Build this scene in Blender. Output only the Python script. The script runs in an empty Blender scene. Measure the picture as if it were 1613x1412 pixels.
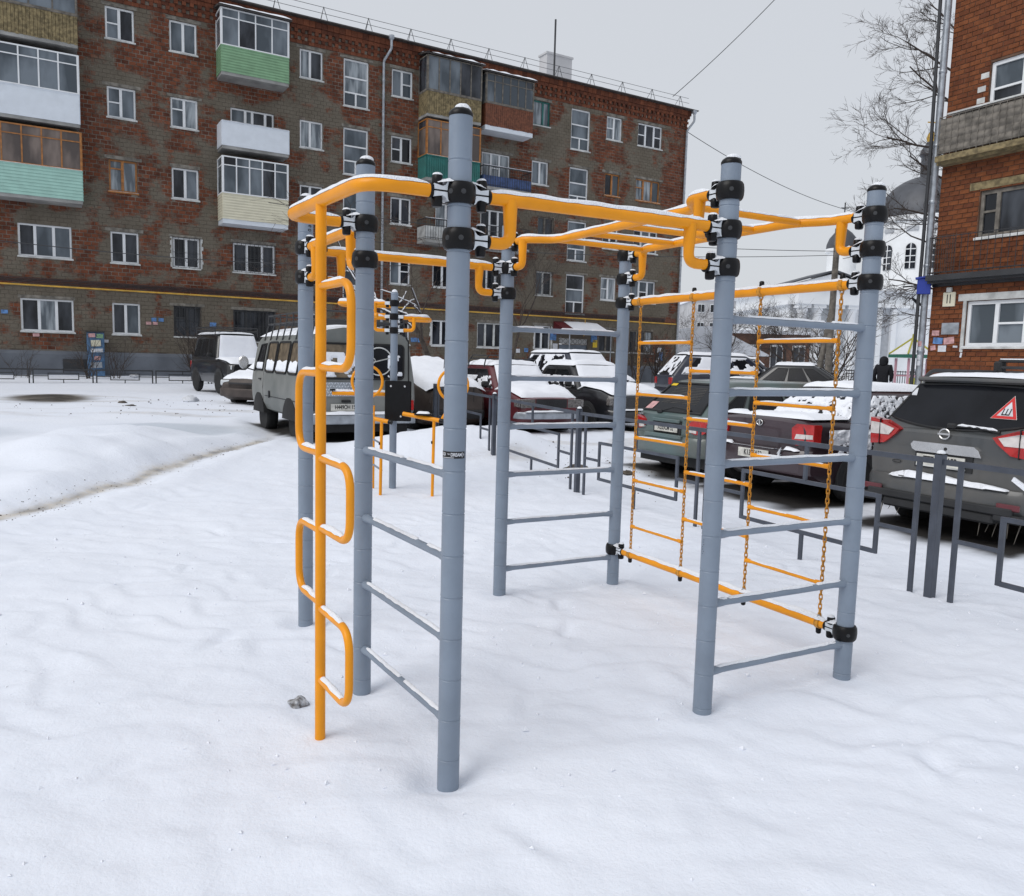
import bpy, bmesh, math, random
from math import sin, cos, pi, radians, sqrt, atan2
from mathutils import Vector as V, Matrix, noise
random.seed(7)
R = random.Random(11)
sc = bpy.context.scene
col = sc.collection

# ------------------------------------------------------------------ camera
H_CAM = 1.672
TH, RO = radians(6.117), radians(1.5506)
cam_d = bpy.data.cameras.new('camera')
cam = bpy.data.objects.new('camera', cam_d); col.objects.link(cam)
r0, u0, f0 = V((1, 0, 0)), V((0, sin(TH), cos(TH))), V((0, cos(TH), -sin(TH)))
rt = r0*cos(RO) + u0*sin(RO); up = u0*cos(RO) - r0*sin(RO)
cam.matrix_world = Matrix(((rt.x, up.x, -f0.x, 0), (rt.y, up.y, -f0.y, 0), (rt.z, up.z, -f0.z, H_CAM), (0, 0, 0, 1)))
cam_d.sensor_fit = 'HORIZONTAL'; cam_d.sensor_width = 36; cam_d.lens = 36*1280.5/1613
cam_d.clip_start = 0.05; cam_d.clip_end = 3000
sc.camera = cam
sc.render.resolution_x, sc.render.resolution_y = 1024, 896

# ------------------------------------------------------------------ world, sun, exposure
SUN_EL, SUN_AZ = radians(46), radians(235)
world = bpy.data.worlds.new('World'); sc.world = world; world.use_nodes = True
wn, wl = world.node_tree.nodes, world.node_tree.links
bg = wn['Background']
sky = wn.new('ShaderNodeTexSky'); sky.sky_type = 'NISHITA'; sky.sun_disc = False
sky.sun_elevation = SUN_EL; sky.sun_rotation = SUN_AZ; sky.dust_density = 4; sky.air_density = 1.2
mx = wn.new('ShaderNodeMixRGB'); mx.inputs[0].default_value = 0.88
mx.inputs[2].default_value = (5.75, 5.95, 6.3, 1)          # an even overcast veil over the sky
wl.new(sky.outputs[0], mx.inputs[1]); wl.new(mx.outputs[0], bg.inputs[0]); bg.inputs[1].default_value = 0.105
sun_d = bpy.data.lights.new('sun', 'SUN'); sun_d.energy = 1.25; sun_d.angle = radians(38); sun_d.color = (1, .985, .965)
sun = bpy.data.objects.new('sun', sun_d); col.objects.link(sun)
sdir = V((sin(SUN_AZ)*cos(SUN_EL), cos(SUN_AZ)*cos(SUN_EL), sin(SUN_EL)))
sun.rotation_euler = sdir.to_track_quat('Z', 'Y').to_euler(); sun.location = (0, 0, 30)
sc.view_settings.view_transform = 'Standard'; sc.view_settings.look = 'None'
sc.view_settings.exposure = 0.2; sc.view_settings.gamma = 1

# ------------------------------------------------------------------ materials
MATS = {}
def mat(name, rgb, rough=.6, metal=0, spec=.5, var=0, vscale=3, bump=0, bscale=30, rgb2=None, detail=4, coat=0):
    m = bpy.data.materials.new(name); m.use_nodes = True; n, l = m.node_tree.nodes, m.node_tree.links
    b = n['Principled BSDF']; b.inputs['Base Color'].default_value = (*rgb, 1)
    b.inputs['Roughness'].default_value = rough; b.inputs['Metallic'].default_value = metal
    b.inputs['Specular IOR Level'].default_value = spec; b.inputs['Coat Weight'].default_value = coat
    tc = n.new('ShaderNodeTexCoord')
    if var or rgb2:
        t = n.new('ShaderNodeTexNoise'); t.inputs['Scale'].default_value = vscale; t.inputs['Detail'].default_value = detail
        l.new(tc.outputs['Object'], t.inputs['Vector'])
        cr = n.new('ShaderNodeValToRGB'); cr.color_ramp.elements[0].position = .35; cr.color_ramp.elements[1].position = .65
        c1 = rgb2 if rgb2 else tuple(c*(1-var) for c in rgb); c0 = rgb if rgb2 else tuple(min(1, c*(1+var*.6)) for c in rgb)
        cr.color_ramp.elements[0].color = (*c1, 1); cr.color_ramp.elements[1].color = (*c0, 1)
        l.new(t.outputs[0], cr.inputs[0]); l.new(cr.outputs[0], b.inputs['Base Color'])
    if bump:
        t2 = n.new('ShaderNodeTexNoise'); t2.inputs['Scale'].default_value = bscale; t2.inputs['Detail'].default_value = 5
        l.new(tc.outputs['Object'], t2.inputs['Vector'])
        bp = n.new('ShaderNodeBump'); bp.inputs['Strength'].default_value = bump; bp.inputs['Distance'].default_value = .02
        l.new(t2.outputs[0], bp.inputs['Height']); l.new(bp.outputs[0], b.inputs['Normal'])
    MATS[name] = m; return m
mat('post', (.200, .245, .308), .42, var=.10, vscale=5, bump=.06, bscale=60)
mat('yellow', (.80, .30, .003), .38, spec=.35, var=.10, vscale=6, bump=.03, bscale=40)
mat('black', (.004, .004, .005), .36, spec=.24, var=.3, vscale=20)
mat('alu', (.66, .70, .74), .55, var=.12, vscale=25)
mat('snow', (.84, .865, .92), .75, spec=.25, bump=.5, bscale=45, var=.02)
mat('snowcap', (.84, .865, .91), .8, spec=.2, bump=.6, bscale=120)
mat('chain', (.55, .235, .012), .4, var=.35, vscale=60)
mat('fence', (.058, .068, .090), .45, var=.2, vscale=8)
mat('white_frame', (.74, .76, .78), .45, var=.06, vscale=2)
mat('dirty_white', (.55, .56, .55), .7, var=.3, vscale=3, bump=.2)
mat('lintel', (.20, .185, .16), .95, var=.5, vscale=4, bump=.6)
mat('concrete', (.30, .30, .29), .9, var=.3, vscale=1.5, bump=.4)
mat('plinth', (.135, .15, .175), .85, var=.3, vscale=.8, bump=.35, bscale=8)
mat('wood_orange', (.36, .145, .035), .55, var=.3, vscale=7)
mat('wood_old', (.21, .165, .085), .85, var=.45, vscale=9)
mat('wood_red', (.155, .052, .025), .7, var=.4, vscale=10)
mat('wood_grey', (.16, .145, .125), .85, var=.4, vscale=6)
mat('sid_white', (.66, .71, .77), .5, var=.05)
mat('sid_mint', (.34, .56, .49), .5, var=.08)
mat('sid_green', (.20, .36, .21), .5, var=.12)
mat('sid_cream', (.66, .63, .49), .55, var=.06)
mat('teal', (.012, .13, .115), .45, var=.2)
mat('blue_sheet', (.05, .09, .22), .6, var=.35, vscale=5)
mat('bright_blue', (.012, .035, .28), .5)
mat('dark_metal', (.03, .032, .036), .5, var=.2)
mat('galv', (.36, .39, .43), .4, metal=.5, var=.25, vscale=6)
mat('gas', (.62, .36, .05), .5, var=.2)
mat('roof_tin', (.055, .05, .048), .6, var=.3)
mat('bark', (.060, .048, .040), .9, var=.4, vscale=9, bump=.5, bscale=25)
mat('twig', (.055, .042, .036), .9)
mat('door_grey', (.14, .17, .21), .5, var=.15)
mat('maroon', (.11, .012, .018), .55, var=.2)
mat('rubber', (.012, .012, .013), .85, var=.3, bump=.2)
mat('rim', (.30, .31, .32), .4, metal=.6, var=.25, vscale=30)
mat('chrome', (.62, .62, .62), .25, metal=.9, var=.1)
mat('plastic', (.02, .021, .023), .7, var=.3)
mat('tail_red', (.42, .012, .012), .2, var=.2, vscale=12, coat=.5)
mat('tail_white', (.62, .58, .56), .25, var=.15, vscale=14, coat=.5)
mat('head_glass', (.55, .58, .60), .12, var=.25, vscale=25, coat=.6)
mat('lamp_dim', (.16, .15, .145), .2, var=.4, vscale=25, coat=.5)
mat('plate', (.60, .59, .54), .5, var=.2, vscale=12)
mat('ink', (.008, .008, .01), .6)
mat('red_ink', (.55, .02, .02), .5)
mat('paper', (.60, .62, .66), .8, var=.15, vscale=12)
mat('paper_blue', (.10, .22, .46), .7, var=.4, vscale=9)
mat('paper_pink', (.55, .32, .32), .8, var=.3, vscale=12)
mat('cab_blue', (.07, .15, .27), .6, var=.4, vscale=5)
mat('paper_orange', (.72, .30, .03), .7, var=.3, vscale=6)
mat('sticker_yellow', (.72, .50, .02), .5)
mat('church', (.80, .82, .84), .8, var=.06, vscale=.6, bump=.15, bscale=4)
mat('church_shade', (.42, .44, .47), .8, var=.1)  # darker copy of the church white, shade painted into the colour
mat('dome', (.075, .08, .092), .5, metal=.2, var=.2, vscale=1.2)
mat('gold', (.6, .38, .08), .3, metal=.9)
mat('far_panel', (.46, .46, .47), .9, var=.12, vscale=.3)
mat('far_brick', (.16, .085, .06), .9, var=.35, vscale=1.5)
mat('pink', (.62, .34, .40), .6); mat('green_paint', (.03, .16, .11), .6); mat('roof_yellow', (.45, .42, .06), .6)
mat('cloth_black', (.010, .011, .016), .9, bump=.4, bscale=25)
mat('skin', (.45, .26, .19), .6)
mat('clod', (.10, .085, .07), .95, var=.4, vscale=10, bump=.6)
mat('dirty_ice', (.62, .64, .68), .6, rgb2=(.10, .09, .085), vscale=38, bump=.8, bscale=60)
mat('van_grey', (.125, .136, .130), .5, var=.14, vscale=1.6, bump=.05, bscale=8, rgb2=(.205, .21, .20))
mat('car_green', (.095, .145, .145), .36, var=.25, vscale=1.3, coat=.35, rgb2=(.105, .11, .10))
mat('car_burgundy', (.038, .022, .028), .32, var=.35, vscale=2, coat=.5)
mat('car_grey', (.058, .063, .067), .40, var=.2, vscale=2, coat=.25, rgb2=(.088, .086, .082))
mat('car_red', (.10, .012, .018), .4, var=.35, vscale=2, coat=.4)
mat('car_black', (.012, .013, .016), .3, var=.3, vscale=3, coat=.5)
mat('car_brown', (.06, .045, .038), .5, var=.3, vscale=3)
mat('car_blue', (.02, .026, .045), .3, var=.3, coat=.5)
mat('glass_dark', (.016, .018, .022), .08, spec=.6, var=.4, vscale=1.5)
mat('car_glass', (.010, .011, .014), .16, spec=.22, var=.4, vscale=2)
mat('curtain_brown', (.15, .115, .075), .35, var=.5, vscale=9)

def glass_mat(name, a, b, sc_, rough=.06, stretch=(1, 1, .35)):
    m = bpy.data.materials.new(name); m.use_nodes = True; n, l = m.node_tree.nodes, m.node_tree.links
    p = n['Principled BSDF']; p.inputs['Roughness'].default_value = rough; p.inputs['Specular IOR Level'].default_value = .35
    tc = n.new('ShaderNodeTexCoord'); oi = n.new('ShaderNodeObjectInfo'); ad = n.new('ShaderNodeVectorMath'); ad.operation = 'ADD'
    mp = n.new('ShaderNodeMapping'); mp.inputs['Scale'].default_value = stretch
    l.new(tc.outputs['Object'], mp.inputs[0]); l.new(mp.outputs[0], ad.inputs[0])
    ml = n.new('ShaderNodeVectorMath'); ml.operation = 'SCALE'; l.new(oi.outputs['Location'], ml.inputs[0]); ml.inputs['Scale'].default_value = 3.1
    l.new(ml.outputs[0], ad.inputs[1])
    t = n.new('ShaderNodeTexNoise'); t.inputs['Scale'].default_value = sc_; t.inputs['Detail'].default_value = 3
    l.new(ad.outputs[0], t.inputs['Vector'])
    cr = n.new('ShaderNodeValToRGB'); cr.color_ramp.elements[0].position = .42; cr.color_ramp.elements[1].position = .62
    cr.color_ramp.elements[0].color = (*a, 1); cr.color_ramp.elements[1].color = (*b, 1)
    l.new(t.outputs[0], cr.inputs[0]); l.new(cr.outputs[0], p.inputs['Base Color'])
    MATS[name] = m
glass_mat('pane_dark', (.010, .012, .016), (.055, .062, .075), 1.6)
glass_mat('pane_grey', (.06, .075, .09), (.17, .20, .23), 1.3)
glass_mat('pane_curtain', (.10, .12, .14), (.36, .40, .43), 4.5, stretch=(1, 1, .15))
glass_mat('pane_warm', (.08, .065, .06), (.20, .16, .14), 1.6)

def ground_mat():
    m = bpy.data.materials.new('ground_snow'); m.use_nodes = True; n, l = m.node_tree.nodes, m.node_tree.links
    b = n['Principled BSDF']; b.inputs['Roughness'].default_value = .7; b.inputs['Specular IOR Level'].default_value = .25
    tc = n.new('ShaderNodeTexCoord')
    def nz(s, d=5, ro=.55):
        t = n.new('ShaderNodeTexNoise'); t.inputs['Scale'].default_value = s; t.inputs['Detail'].default_value = d; t.inputs['Roughness'].default_value = ro
        l.new(tc.outputs['Object'], t.inputs['Vector']); return t
    a = n.new('ShaderNodeAttribute'); a.attribute_name = 'dirt'
    a2 = n.new('ShaderNodeAttribute'); a2.attribute_name = 'ice'
    big, fine = nz(.5, 3), nz(16, 8, .8)
    base = n.new('ShaderNodeValToRGB'); base.color_ramp.elements[0].color = (.74, .785, .875, 1); base.color_ramp.elements[1].color = (.835, .865, .93, 1)
    l.new(big.outputs[0], base.inputs[0])
    icem = n.new('ShaderNodeMixRGB'); icem.inputs[2].default_value = (.55, .60, .67, 1)
    l.new(a2.outputs['Fac'], icem.inputs[0]); l.new(base.outputs[0], icem.inputs[1])
    # dirt: attribute times ragged noise
    md = n.new('ShaderNodeMath'); md.operation = 'MULTIPLY_ADD'; md.inputs[1].default_value = 1.9
    sb = n.new('ShaderNodeMath'); sb.operation = 'MULTIPLY_ADD'; sb.inputs[1].default_value = 2.2; sb.inputs[2].default_value = -1.55
    l.new(fine.outputs[0], sb.inputs[0]); l.new(a.outputs['Fac'], md.inputs[0]); l.new(sb.outputs[0], md.inputs[2])
    mu = n.new('ShaderNodeMath'); mu.operation = 'MULTIPLY'; mu.use_clamp = True; l.new(md.outputs[0], mu.inputs[0]); l.new(a.outputs['Fac'], mu.inputs[1])
    dc = n.new('ShaderNodeValToRGB'); dc.color_ramp.elements[0].color = (.075, .062, .048, 1); dc.color_ramp.elements[1].color = (.56, .51, .44, 1)
    n2 = nz(4, 6, .7); l.new(n2.outputs[0], dc.inputs[0]); dc.color_ramp.elements[0].position = .3; dc.color_ramp.elements[1].position = .6
    mixd = n.new('ShaderNodeMixRGB'); l.new(mu.outputs[0], mixd.inputs[0]); l.new(icem.outputs[0], mixd.inputs[1]); l.new(dc.outputs[0], mixd.inputs[2])
    a3 = n.new('ShaderNodeAttribute'); a3.attribute_name = 'bare'  # bare mud, plus the shadow under vehicles painted into the ground colour
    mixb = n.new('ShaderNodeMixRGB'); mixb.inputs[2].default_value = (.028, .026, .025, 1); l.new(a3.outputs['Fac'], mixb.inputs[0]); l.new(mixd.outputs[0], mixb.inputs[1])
    l.new(mixb.outputs[0], b.inputs['Base Color'])
    h1, h2 = nz(11, 9, .68), nz(70, 4)
    ma = n.new('ShaderNodeMath'); ma.operation = 'MULTIPLY_ADD'; ma.inputs[1].default_value = .18; l.new(h2.outputs[0], ma.inputs[0]); l.new(h1.outputs[0], ma.inputs[2])
    bp = n.new('ShaderNodeBump'); bp.inputs['Strength'].default_value = .48; bp.inputs['Distance'].default_value = .022
    l.new(ma.outputs[0], bp.inputs['Height']); l.new(bp.outputs[0], b.inputs['Normal'])
    MATS['ground_snow'] = m
ground_mat()

def brick_mat(name, brick, brick2, plaster, mortar, use_mask=True):
    """colour of bricks (random per brick from attribute 'rnd'), covered by plaster where attribute 'mask' says so"""
    m = bpy.data.materials.new(name); m.use_nodes = True; n, l = m.node_tree.nodes, m.node_tree.links
    b = n['Principled BSDF']; b.inputs['Roughness'].default_value = .9; b.inputs['Specular IOR Level'].default_value = .2
    tc = n.new('ShaderNodeTexCoord')
    def nz(s, d=5, ro=.6):
        t = n.new('ShaderNodeTexNoise'); t.inputs['Scale'].default_value = s; t.inputs['Detail'].default_value = d; t.inputs['Roughness'].default_value = ro
        l.new(tc.outputs['Object'], t.inputs['Vector']); return t
    ar = n.new('ShaderNodeAttribute'); ar.attribute_name = 'rnd'; am = n.new('ShaderNodeAttribute'); am.attribute_name = 'mask'
    c = n.new('ShaderNodeMixRGB'); c.inputs[1].default_value = (*brick, 1); c.inputs[2].default_value = (*brick2, 1); l.new(ar.outputs['Fac'], c.inputs[0])
    t1 = nz(5, 6, .7)
    dk = n.new('ShaderNodeMixRGB'); dk.blend_type = 'MULTIPLY'; dk.inputs[0].default_value = .75
    rp = n.new('ShaderNodeValToRGB'); rp.color_ramp.elements[0].position = .3; rp.color_ramp.elements[0].color = (.45, .42, .40, 1); rp.color_ramp.elements[1].position = .62
    l.new(t1.outputs[0], rp.inputs[0]); l.new(c.outputs[0], dk.inputs[1]); l.new(rp.outputs[0], dk.inputs[2])
    out = dk
    if use_mask:
        t2 = nz(3.4, 9, .78)
        mm = n.new('ShaderNodeMath'); mm.operation = 'MULTIPLY_ADD'; mm.inputs[1].default_value = 1.5; l.new(t2.outputs[0], mm.inputs[0]); l.new(am.outputs['Fac'], mm.inputs[2])
        st = n.new('ShaderNodeValToRGB'); st.color_ramp.elements[0].position = .46; st.color_ramp.elements[1].position = .58
        sc1 = n.new('ShaderNodeMath'); sc1.operation = 'MULTIPLY'; sc1.inputs[1].default_value = .4; l.new(mm.outputs[0], sc1.inputs[0]); l.new(sc1.outputs[0], st.inputs[0])
        pc = n.new('ShaderNodeMixRGB'); pc.blend_type = 'MULTIPLY'; pc.inputs[0].default_value = .6; pc.inputs[1].default_value = (*plaster, 1)
        t3 = nz(1.1, 6, .6); r3 = n.new('ShaderNodeValToRGB'); r3.color_ramp.elements[0].color = (.5, .47, .43, 1); r3.color_ramp.elements[0].position = .3; r3.color_ramp.elements[1].position = .7
        l.new(t3.outputs[0], r3.inputs[0]); l.new(r3.outputs[0], pc.inputs[2])
        mp = n.new('ShaderNodeMixRGB'); l.new(st.outputs[0], mp.inputs[0]); l.new(dk.outputs[0], mp.inputs[1]); l.new(pc.outputs[0], mp.inputs[2]); out = mp
    l.new(out.outputs[0], b.inputs['Base Color'])
    bp = n.new('ShaderNodeBump'); bp.inputs['Strength'].default_value = .5; bp.inputs['Distance'].default_value = .02
    t4 = nz(14, 6); l.new(t4.outputs[0], bp.inputs['Height']); l.new(bp.outputs[0], b.inputs['Normal'])
    MATS[name] = m
brick_mat('brick', (.220, .078, .042), (.110, .042, .027), (.172, .151, .120), None)
brick_mat('brick_clean', (.225, .078, .032), (.145, .050, .025), None, None, use_mask=False)
mat('mortar', (.24, .21, .175), .95, var=.35, vscale=2.5, bump=.4, rgb2=(.09, .07, .055))
mat('mortar_red', (.13, .075, .05), .95, var=.35, vscale=2.5, bump=.4)

# ------------------------------------------------------------------ mesh helpers
class MB:
    def __init__(s): s.v = []; s.f = []; s.at = {}
    def add(s, vs, fs):
        o = len(s.v); s.v += [tuple(p) for p in vs]; s.f += [tuple(i+o for i in f) for f in fs]; return o
    def box(s, c, d, rot=None, bev=0):
        """box centred c, full size d; rot a Matrix"""
        x, y, z = d[0]/2, d[1]/2, d[2]/2
        if bev:
            b = bev; vs = []
            for sx in (-1, 1):
                for sy in (-1, 1):
                    for sz in (-1, 1):
                        vs += [(sx*x, sy*(y-b), sz*(z-b)), (sx*(x-b), sy*y, sz*(z-b)), (sx*(x-b), sy*(y-b), sz*z)]
            ix = lambda a, b_, c_: (((a > 0)*2+(b_ > 0))*2+(c_ > 0))*3
            fs = []
            for q in (-1, 1):
                fs.append([ix(q, -1, -1), ix(q, 1, -1), ix(q, 1, 1), ix(q, -1, 1)][::q])
                fs.append([ix(-1, q, -1)+1, ix(-1, q, 1)+1, ix(1, q, 1)+1, ix(1, q, -1)+1][::q])
                fs.append([ix(-1, -1, q)+2, ix(1, -1, q)+2, ix(1, 1, q)+2, ix(-1, 1, q)+2][::q])
            for a in (-1, 1):
                for b_ in (-1, 1):
                    fs.append([ix(a, b_, -1), ix(a, b_, 1), ix(a, b_, 1)+1, ix(a, b_, -1)+1][::-a*b_])
                    fs.append([ix(a, -1, b_), ix(a, 1, b_), ix(a, 1, b_)+2, ix(a, -1, b_)+2][::a*b_])
                    fs.append([ix(-1, a, b_)+1, ix(1, a, b_)+1, ix(1, a, b_)+2, ix(-1, a, b_)+2][::-a*b_])
                    for c_ in (-1, 1):
                        i = ix(a, b_, c_); fs.append([i, i+1, i+2][::a*b_*c_])
        else:
            vs = [(a*x, b_*y, c_*z) for a in (-1, 1) for b_ in (-1, 1) for c_ in (-1, 1)]
            fs = [(0, 1, 3, 2), (4, 6, 7, 5), (0, 4, 5, 1), (2, 3, 7, 6), (0, 2, 6, 4), (1, 5, 7, 3)]
        if rot is not None: vs = [rot @ V(p) for p in vs]
        s.add([(p[0]+c[0], p[1]+c[1], p[2]+c[2]) for p in vs], fs); return s
    def b2(s, lo, hi, bev=0):
        return s.box([(lo[i]+hi[i])/2 for i in range(3)], [abs(hi[i]-lo[i]) for i in range(3)], None, bev)
    def tube(s, pts, r, n=10, closed=False, caps=True):
        pts = [V(p) for p in pts]; N = len(pts); rs = r if isinstance(r, (list, tuple)) else [r]*N
        tang = []
        for i in range(N):
            a = pts[i-1] if (i > 0 or closed) else pts[i]; b = pts[(i+1) % N] if (i < N-1 or closed) else pts[i]
            t = (b-a); tang.append(t.normalized() if t.length > 1e-9 else V((0, 0, 1)))
        ref = V((0, 0, 1)) if abs(tang[0].z) < .9 else V((1, 0, 0))
        nrm = (ref - tang[0]*ref.dot(tang[0])).normalized(); vs = []
        for i in range(N):
            nrm = (nrm - tang[i]*nrm.dot(tang[i])).normalized(); bi = tang[i].cross(nrm)
            for k in range(n):
                a = 2*pi*k/n; vs.append(pts[i] + (nrm*cos(a) + bi*sin(a))*rs[i])
        fs = []
        for i in range(N if closed else N-1):
            for k in range(n):
                j = (i+1) % N; fs.append((i*n+k, i*n+(k+1) % n, j*n+(k+1) % n, j*n+k))
        if caps and not closed: fs += [tuple(range(n))[::-1], tuple((N-1)*n+k for k in range(n))]
        s.add(vs, fs); return s
    def lathe(s, prof, c=(0, 0, 0), n=24, axis='z', caps=True):
        vs = []
        for (r, h) in prof:
            for k in range(n):
                a = 2*pi*k/n
                p = (r*cos(a), r*sin(a), h) if axis == 'z' else ((r*cos(a), h, r*sin(a)) if axis == 'y' else (h, r*cos(a), r*sin(a)))
                vs.append((p[0]+c[0], p[1]+c[1], p[2]+c[2]))
        fs = []; m = len(prof); fl = -1 if axis == 'y' else 1
        for i in range(m-1):
            for k in range(n): fs.append((i*n+k, i*n+(k+1) % n, (i+1)*n+(k+1) % n, (i+1)*n+k)[::fl])
        if caps: fs += [tuple(range(n))[::-fl], tuple((m-1)*n+k for k in range(n))[::fl]]
        s.add(vs, fs); return s
    def prism(s, poly, fn, h0, h1):
        """polygon (list of 2-D) extruded; fn(a,b,h)->3-D"""
        n = len(poly); vs = [fn(a, b, h0) for a, b in poly] + [fn(a, b, h1) for a, b in poly]
        fs = [tuple(range(n))[::-1], tuple(range(n, 2*n))] + [(i, (i+1) % n, n+(i+1) % n, n+i) for i in range(n)]
        s.add(vs, fs); return s
    def grid(s, fn, nu, nv):
        o = len(s.v)
        for i in range(nu+1):
            for j in range(nv+1): s.v.append(tuple(fn(i/nu, j/nv)))
        for i in range(nu):
            for j in range(nv):
                a = o+i*(nv+1)+j; s.f.append((a, a+nv+1, a+nv+2, a+1))
        return s
    def rings(s, rings, cap0=True, cap1=True):
        n = len(rings[0]); o = len(s.v)
        for r_ in rings: s.v += [tuple(p) for p in r_]
        for i in range(len(rings)-1):
            for k in range(n): s.f.append((o+i*n+k, o+i*n+(k+1) % n, o+(i+1)*n+(k+1) % n, o+(i+1)*n+k))
        if cap0: s.f.append(tuple(o+k for k in range(n))[::-1])
        if cap1: s.f.append(tuple(o+(len(rings)-1)*n+k for k in range(n)))
        return s
    def mesh(s, name, m, smooth=False, ang=40, fixn=True):
        me = bpy.data.meshes.new(name); me.from_pydata(s.v, [], s.f); me.update()
        if fixn:
            bm = bmesh.new(); bm.from_mesh(me); bmesh.ops.recalc_face_normals(bm, faces=bm.faces); bm.to_mesh(me); bm.free()
        me.materials.append(MATS[m] if isinstance(m, str) else m)
        if smooth:
            me.polygons.foreach_set('use_smooth', [True]*len(me.polygons))
            try: me.set_sharp_from_angle(angle=radians(ang))
            except Exception: pass
        for k, (vals) in s.at.items():
            a = me.attributes.new(k, 'FLOAT', 'POINT'); a.data.foreach_set('value', vals)
        return me
    def obj(s, name, m, parent=None, smooth=False, ang=40, loc=None, fixn=True):
        return link(name, s.mesh(name, m, smooth, ang, fixn), parent, loc)
def link(name, me, parent=None, loc=None, rotz=0):
    o = bpy.data.objects.new(name, me); col.objects.link(o)
    if parent: o.parent = parent
    if loc is not None: o.location = loc
    if rotz: o.rotation_euler[2] = rotz
    return o
def thing(name, label, cat, loc=(0, 0, 0), rotz=0, group=None):
    o = link(name, None, None, loc, rotz); o.empty_display_size = .2
    return tag(o, label, cat, group)
def tag(o, label, cat, group=None):
    o['label'] = label; o['category'] = cat
    if group: o['group'] = group
    return o
def struct(o): o['kind'] = 'structure'; return o
def stuff(o): o['kind'] = 'stuff'; return o
def fillet(pts, rad, n=6):
    pts = [V(p) for p in pts]; out = [pts[0]]
    for i in range(1, len(pts)-1):
        a, b, c = pts[i-1], pts[i], pts[i+1]; d1, d2 = (a-b), (c-b)
        r_ = min(rad, d1.length*.49, d2.length*.49); p0 = b + d1.normalized()*r_; p1 = b + d2.normalized()*r_
        for k in range(n+1):
            t = k/n; out.append(p0*(1-t)**2 + b*2*t*(1-t) + p1*t*t)
    return out + [pts[-1]]
def densify(pts, step):
    pts = [V(p) for p in pts]; out = []
    for a, b in zip(pts[:-1], pts[1:]):
        n = max(1, int((b-a).length/step))
        out += [a.lerp(b, k/n) for k in range(n)]
    return out + [pts[-1]]
def snow_strip(pts, r, th=.012, wid=.8, seed=0, parent=None, patchy=0, off=V((0, 0, 0))):
    """ragged strip of snow lying along the top of a bar"""
    pts = densify(pts, .018); m = MB(); prof = 7; N = len(pts); rows = []
    for i, p in enumerate(pts):
        t = (pts[min(i+1, N-1)] - pts[max(i-1, 0)]).normalized(); side = t.cross(V((0, 0, 1)))
        hor = side.length
        side = side.normalized() if hor > 1e-4 else V((1, 0, 0)); upv = side.cross(t)
        n1 = noise.noise((i*.16+seed*7.1, seed*3.3, 0)); n2 = noise.noise((i*.35, seed*5.7, 4.2)); n3 = noise.noise((i*.35, seed*2.7, 9.2))
        k = max(0, min(1, (hor-.25)/.4)); e = min(1, i/3, (N-1-i)/3)
        h = th*(1+.7*n1)*k*e
        if patchy and noise.noise((i*.1, seed, 7)) < patchy-1: h = 0
        aw = wid*(1+.35*n2) if h > 0 else wid; aw2 = wid*(1+.35*n3) if h > 0 else wid
        row = []
        for q in range(prof):
            f = q/(prof-1)*2-1; a = (f*aw if f < 0 else f*aw2); bulge = h*(1-abs(f)**2.2) + (.0012 if h > 0 else -.004)
            row.append(p + (side*sin(a) + upv*cos(a))*(r+bulge) + off)
        rows.append(row)
    o = len(m.v)
    for row in rows: m.v += [tuple(p) for p in row]
    for i in range(N-1):
        for q in range(prof-1):
            a = i*prof+q; m.f.append((a, a+1, a+prof+1, a+prof))
    return m.obj('snow_strip', 'snowcap', parent, True, 80)
_tx = {}
def text_mesh(s, size, depth=.0):
    key = (s, size, depth)
    cu = bpy.data.curves.new('t', 'FONT'); cu.body = s; cu.size = size; cu.extrude = depth; cu.offset = size*.022; cu.align_x = 'CENTER'; cu.align_y = 'CENTER'
    ob = bpy.data.objects.new('t', cu); col.objects.link(ob); bpy.context.view_layer.update()
    dg = bpy.context.evaluated_depsgraph_get(); me = bpy.data.meshes.new_from_object(ob.evaluated_get(dg))
    bpy.data.objects.remove(ob); bpy.data.curves.remove(cu); return me
def put_text(s, size, name, m, parent, fn, squash=1):
    """flat lettering; fn(x,y)->3-D point"""
    me = text_mesh(s, size); me.materials.clear(); me.materials.append(MATS[m])
    for v in me.vertices: v.co = fn(v.co.x*squash, v.co.y)
    return link(name, me, parent)
def copy_tree(o, parent=None):
    c = o.copy(); col.objects.link(c); c.parent = parent
    for ch in o.children: copy_tree(ch, c)
    return c

# ------------------------------------------------------------------ ground
A28 = radians(28.5)
E1, E2 = V((cos(A28), sin(A28), 0)), V((-sin(A28), cos(A28), 0))
POSTS = {'A': (-1.255, 4.914), 'B': (-.730, 3.976), 'C': (-.224, 3.151), 'D': (-.062, 5.596), 'E': (.794, 6.061), 'F': (.949, 3.762), 'G': (1.809, 4.231)}
POSTZ = {'A': .005, 'B': -.021, 'C': -.062, 'D': .036, 'E': .011, 'F': .021, 'G': .028}
def sm(a, b, x):
    t = max(0., min(1., (x-a)/(b-a))); return t*t*(3-2*t)
def gauss(x, y, cx, cy, rx, ry, ang=0):
    dx, dy = x-cx, y-cy; c, s = cos(ang), sin(ang); u, w = (dx*c+dy*s)/rx, (-dx*s+dy*c)/ry
    return math.exp(-(u*u+w*w))
PATH = [(-5.4, 6.6), (-4.98, 7.81), (-4.78, 8.57), (-4.57, 9.57), (-4.5, 11.5), (-4.42, 13.0), (-4.3, 14.2), (-4.6, 15.6), (-5.5, 17.5)]
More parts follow.
